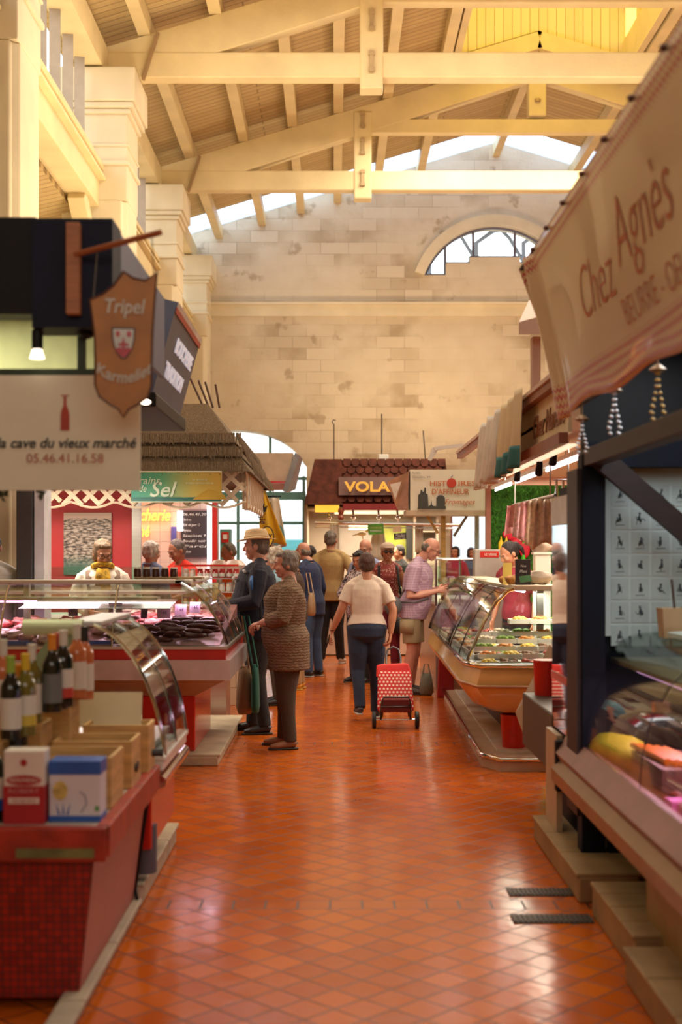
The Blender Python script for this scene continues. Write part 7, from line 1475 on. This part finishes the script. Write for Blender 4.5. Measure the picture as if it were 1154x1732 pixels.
MB().hexa([(tx - .170, ty + .0, .44), (tx + .155, ty + .0, .44), (tx + .14, ty + .22, .44), (tx - .145, ty + .22, .44), (tx - .165, ty + .045, .545), (tx + .125, ty + .045, .56), (tx + .11, ty + .21, .55), (tx - .13, ty + .21, .54)]).build('top_flap', plain, t, bev=.012)
MB().hexa([(tx - .13, ty - .185, .15), (tx + .13, ty - .185, .15), (tx + .13, ty - .165, .15), (tx - .13, ty - .165, .15), (tx - .12, ty - .175, .26), (tx + .12, ty - .175, .26), (tx + .12, ty - .13, .27), (tx - .12, ty - .13, .27)]).build('back_pocket', M('maroon_fabric', (.16, .01, .01), .7), t, bev=.006)
for sx in (-1, 1):
    w_ = MB(); w_.tube([(tx + sx * .19 - .017, ty - .10, .075), (tx + sx * .19 + .017, ty - .10, .075)], .075, 28); w_.build('wheel', M('tyre_black', (.015, .015, .016), .6), t, smooth=True, bev=.006); MB().tube([(tx + sx * .19 - .019, ty - .10, .075), (tx + sx * .19 + .019, ty - .10, .075)], .028, 14).build('hub', M('hub_grey', (.35, .33, .32), .4, .5), t, smooth=True)
MB().tube([(tx - .18, ty - .10, .075), (tx + .18, ty - .10, .075)], .007, 8).build('axle', chrome, t)
b = MB(); b.tube([(tx - .13, ty - .12, .08), (tx - .125, ty - .20, .24), (tx - .11, ty - .21, .285), (tx + .11, ty - .21, .285), (tx + .125, ty - .20, .24), (tx + .13, ty - .12, .08)], .009, 8); b.tube([(tx - .13, ty - .195, .20), (tx + .13, ty - .195, .20)], .007, 8); b.tube([(tx - .12, ty - .10, .1), (tx - .07, ty + .24, .50), (tx - .065, ty + .33, .60), (tx - .05, ty + .36, .66), (tx, ty + .365, .685), (tx + .05, ty + .36, .66), (tx + .065, ty + .33, .60), (tx + .07, ty + .24, .50), (tx + .12, ty - .10, .1)], .009, 8); b.build('tube_frame', M('grey_tube', (.10, .09, .09), .35, .6), t, smooth='full')
# 7 - 10, far group ----------------------------------------------------------------------------
bls = cloth('blue_shirt', (.30, .33, .55))
r7, j7, k7, T7 = person('bald man in a pale blue shirt with black backpack straps looking down', (.42, 17.4, 0), 1.72, -25, skin=skinP, hair=('fringe', 'white'), top=('shirt', bls, .86, .4, .018), legs=('long', brownt, -.02), shoes=(M('black_shoe'), dark_sole), vox=.012, head=(0, 22), glasses='clear', J=dict(elL=(.25, -.02, 1.12), wrL=(.12, -.24, 1.10), elR=(-.25, -.02, 1.12), wrR=(-.12, -.24, 1.10)))
for sx in (-1, 1): strap(r7, k7, [(sx * .11, .14, 1.30), (sx * .12, .03, 1.465), (sx * .13, -.11, 1.38), (sx * .14, -.15, 1.22), (sx * .17, -.10, 1.05)], [(.022, .007)] * 5, blackc, 'backpack_strap')
b = MB(); b.ball((0, .20, 1.22), (.15, .09, .22), n=16); add(b, 'backpack', blackc, r7, k7)
pat = NB('leaf_pattern_cloth', .8); pf_ = pat.noise(pat.map(), 26, 2); pat.col(pat.ramp(pf_, [(.46, (.03, .025, .03)), (.50, (.55, .45, .45)), (.58, (.50, .34, .34)), (.62, (.06, .04, .04))]))
person('dark haired woman with sunglasses on her head and a patterned blouse', (.30, 15.6, 0), 1.56, -35, female=True, skin=skinT, hair=('full', 'dark'), top=('shirt', pat.m, .84, .8, .022), legs=('long', blackc, -.02), shoes=(M('black_shoe'), dark_sole), vox=.012, glasses='on_head', head=(10, 18), J=dict(elL=(.25, -.04, 1.14), wrL=(.06, -.26, 1.15), elR=(-.27, -.04, 1.14), wrR=(-.08, -.27, 1.13)))
spot = NB('spotted_red_cloth', .8); vo = spot.n('ShaderNodeTexVoronoi'); vo.inputs['Scale'].default_value = 42; spot.l(spot.map(), vo.inputs['Vector']); spot.col(spot.ramp(vo.outputs['Distance'], [(.30, (.55, .36, .30)), (.36, (.26, .04, .035))]))
r9, j9, k9, T9 = person('woman in a cream cap, sunglasses and a spotted red sleeveless top', (.66, 16.2, 0), 1.66, 4, fat=.95, female=True, skin=skinT, hair=('short', 'brownblond'), top=('top', spot.m, .84, 0, .010), legs=('long', cloth('burgundy_trouser', (.22, .018, .03)), -.02), shoes=(M('black_shoe'), dark_sole), vox=.012, glasses='dark', J=dict(elL=(.23, .03, 1.12), wrL=(.24, -.05, .88)))
cap = MB(); cap.ball(T9(0, .016, .058), (.094, .102, .072), n=18); cap.tube([T9(-.05, -.085, .062), T9(0, -.10, .062), T9(.05, -.085, .062)], [(.03, .006)] * 3, 8); cap.ball(T9(0, -.095, .058), (.070, .050, .008), n=14); add(cap, 'cap', cloth('cap_cream', (.55, .42, .33)), r9, k9)
for sx in (-1, 1): strap(r9, k9, [(sx * .10, .13, 1.32), (sx * .11, .03, 1.46), (sx * .12, -.10, 1.38), (sx * .13, -.15, 1.20), (sx * .16, -.09, 1.05)], [(.020, .007)] * 5, blackc, 'backpack_strap')
bag('black_handbag', 'black handbag carried by the woman in the cream cap', (.80, 16.05, .56), (.18, .12, .20), M('black_leather', (.012, .01, .01), .4), hand_at=(.82, 16.15, .86))
person('stallholder in a dark top behind the poultry counter facing left', (1.06, 21.2, 0), 1.66, -60, skin=skinM, hair=('short', 'dark'), top=('coat', blackc, .86, 1, .02), legs=('long', blackc, -.02), shoes=(M('black_shoe'), dark_sole), vox=.013, head=(-10, 12))
# 11 man in the purple checked shirt -----------------------------------------------------------
chkm = NB('purple_check_cloth', .85); sp = chkm.n('ShaderNodeSeparateXYZ'); chkm.l(chkm.tc.outputs['Object'], sp.inputs[0])
ln = lambda ax, w_: chkm.math('LESS_THAN', chkm.math('FRACT', chkm.math('MULTIPLY', chkm.math('ADD', ax, 5), 1 / .028)), w_)
chkm.col(chkm.mix(chkm.math('MULTIPLY', chkm.math('MAXIMUM', ln(chkm.math('ADD', sp.outputs['X'], sp.outputs['Y']), .22), ln(sp.outputs['Z'], .22)), .6), (.40, .25, .36), (.62, .50, .58)))
kh = cloth('khaki_shorts', (.32, .24, .13))
r11, j11, k11, T11 = person('balding man in a purple checked shirt and khaki shorts bending over the deli glass', (.86, 14.35, 0), 1.72, 75, fat=1.15, belly=.05, lean=.13, skin=skinP, hair=('fringe', 'salt'), top=('shirt', chkm.m, .82, .42, .026), legs=('shorts', kh, .85), shoes=(M('dark_sandal', (.06, .04, .035), .6), dark_sole), vox=.010, glasses='clear', hunch=.06, head=(0, 28),
    J=dict(elR=(-.25, -.02, 1.06), wrR=(-.10, -.29, 1.12), elL=(.25, -.02, 1.08), wrL=(.10, -.29, 1.14), anR=(-.11, .03, .085)))
b = MB(); b.ball((-.22, .17, .96), (.075, .10, .11), n=16); b.tube([(-.22, .10, 1.04), (-.19, -.02, 1.25), (-.06, -.05, 1.46)], .010, 6); b.tube([(-.20, .08, 1.0), (-.26, -.08, 1.0), (-.10, -.20, 1.04)], .010, 6); add(b, 'grey_pouch', cloth('pouch_grey', (.10, .095, .10)), r11, k11, 'grey waist pouch')
b = MB(); b.box(VV((-.205, .02, .74)), (.02, .15, .15)); add(b, 'cargo_pocket', kh, r11, k11)
# 12 - 16 stall staff ------------------------------------------------------------------------------
r12, j12, k12, T12 = person('woman with glasses and a yellow scarf working behind the butcher counter', (-2.06, 11.55, 0), 1.66, 12, fat=1.12, female=True, skin=skinM, hair=('bob', 'brownblond'), top=('cardigan', cloth('cream_jumper', (.70, .62, .52), bump=.3, bs=30), .90, 1, .022), legs=('long', brownt, -.02), shoes=(M('black_shoe'), dark_sole), vox=.009, glasses='clear', head=(14, 24), hunch=.03, J=dict(elL=(.26, -.02, 1.14), wrL=(.14, -.26, 1.08), elR=(-.26, -.02, 1.14), wrR=(-.12, -.26, 1.06)))
b = MB(); b.tube([(.085 * math.cos(a), -.02 + .080 * math.sin(a), 1.465 - .02 * math.sin(a)) for a in [i * math.pi / 8 for i in range(16)]], .026, 8, closed=True); b.tube([(.02, -.12, 1.44), (.03, -.165, 1.36), (.02, -.175, 1.24)], [(.035, .02), (.04, .022), (.05, .015)], 10); b.tube([(-.03, -.12, 1.44), (-.04, -.16, 1.38), (-.035, -.17, 1.29)], [(.03, .02), (.034, .02), (.04, .012)], 10)
put([remesh(b, .007, 1)], 'scarf', M('yellow_scarf', (.62, .38, .03), .8, var=.6, scale=26, bump=.5), r12, k12)
for sx in (-1, 1): strap(r12, k12, [(sx * .12, .02, 1.455), (sx * .12, -.115, 1.36), (sx * .10, -.150, 1.20), (sx * .10, -.15, 1.0)], [(.034, .010)] * 4, cloth('taupe_waistcoat', (.20, .13, .09)), 'waistcoat_front')
person('person with short grey blond hair and a grey blue top beside the man in red', (-1.98, 14.0, 0), 1.66, 150, female=True, skin=skinM, hair=('full', 'white'), top=('shirt', cloth('grey_blue_top', (.17, .22, .34)), .86, .8, .02), legs=('long', blackc, -.02), shoes=(M('black_shoe'), dark_sole), vox=.012, face=False, head=(-10, 10))
person('man in a bright red tshirt leaning over the deli counter', (-1.66, 14.6, 0), 1.68, -40, fat=1.1, lean=.14, skin=skinT, hair=('short', 'salt'), top=('tee', cloth('bright_red_tee', (.72, .035, .012)), .88, .40, .02), legs=('long', blackc, -.02), shoes=(M('black_shoe'), dark_sole), vox=.012, head=(-10, 26), J=dict(elL=(.26, -.16, 1.12), wrL=(.14, -.38, 1.05), elR=(-.24, -.16, 1.12), wrR=(-.10, -.38, 1.05)))
person('bearded vendor in an orange apron behind the cream tubs', (-1.32, 17.0, 0), 1.66, -45, fat=1.1, lean=.08, skin=skinP, hair=('short', 'grey'), top=('tee', cloth('orange_top', (.80, .16, .015)), .88, .6, .02), legs=('long', blackc, -.02), shoes=(M('black_shoe'), dark_sole), vox=.012, head=(-15, 18))
person('dark haired woman in a dark pink top working behind the deli counter', (1.90, 13.45, 0), 1.66, -40, female=True, lean=.12, skin=skinM, hair=('ponytail', 'dark'), top=('tee', cloth('pinkish_red_top', (.30, .03, .05)), .88, .4, .018), legs=('long', blackc, -.02), shoes=(M('black_shoe'), dark_sole), vox=.011, head=(-25, 32), hunch=.05)
person('passer by with dark hair and a red top near the right far door', (2.32, 24.9, 0), 1.66, -30, female=True, skin=skinT, hair=('bob', 'dark'), top=('shirt', cloth('crimson_top', (.35, .02, .05)), .86, 1, .02), legs=('long', blackc, -.02), shoes=(M('black_shoe'), dark_sole), vox=.014)
person('passer by with long dark hair and a grey blue top near the right far door', (2.68, 25.5, 0), 1.64, 20, female=True, skin=skinT, hair=('bob', 'brown'), top=('shirt', cloth('slate_top', (.10, .12, .20)), .86, 1, .02), legs=('long', blackc, -.02), shoes=(M('black_shoe'), dark_sole), vox=.014)
person('person in a white coat at the very left edge of the butcher stall', (-2.76, 10.44, 0), 1.70, 20, fat=1.1, skin=skinP, hair=('short', 'dark'), top=('coat', cloth('white_coat', (.68, .64, .58)), .70, 1, .025), legs=('long', blackc, -.02), shoes=(M('black_shoe'), dark_sole), vox=.012)
person('dark haired person mostly hidden behind the tall man in beige', (-.36, 19.0, 0), 1.64, -100, skin=skinM, hair=('short', 'dark'), top=('coat', cloth('charcoal_coat', (.05, .045, .05)), .8, 1, .02), legs=('long', cloth('maroon_trouser', (.10, .02, .02)), -.02), shoes=(M('black_shoe'), dark_sole), vox=.014, face=False)
# things beside the man in purple
s = thing('red_end_panel', 'dark red upright panel at the far end of the deli counter', 'panel', (1.1, 13.98, 0)); MB().hexa([(1.10, 13.92, 0), (1.28, 13.92, 0), (1.28, 14.0, 0), (1.10, 14.0, 0), (1.14, 13.92, .95), (1.30, 13.92, .95), (1.30, 14.0, .95), (1.14, 14.0, .95)]).build('panel', M('deep_red_panel', (.30, .012, .015), .35), s, bev=.01)
bag('grey_shoulder_bag', 'grey green bag standing on the floor by the red end panel', (1.0, 14.15, .0), (.16, .14, .24), cloth('bag_grey_green', (.14, .14, .10)), hand_at=(1.0, 14.15, .34))
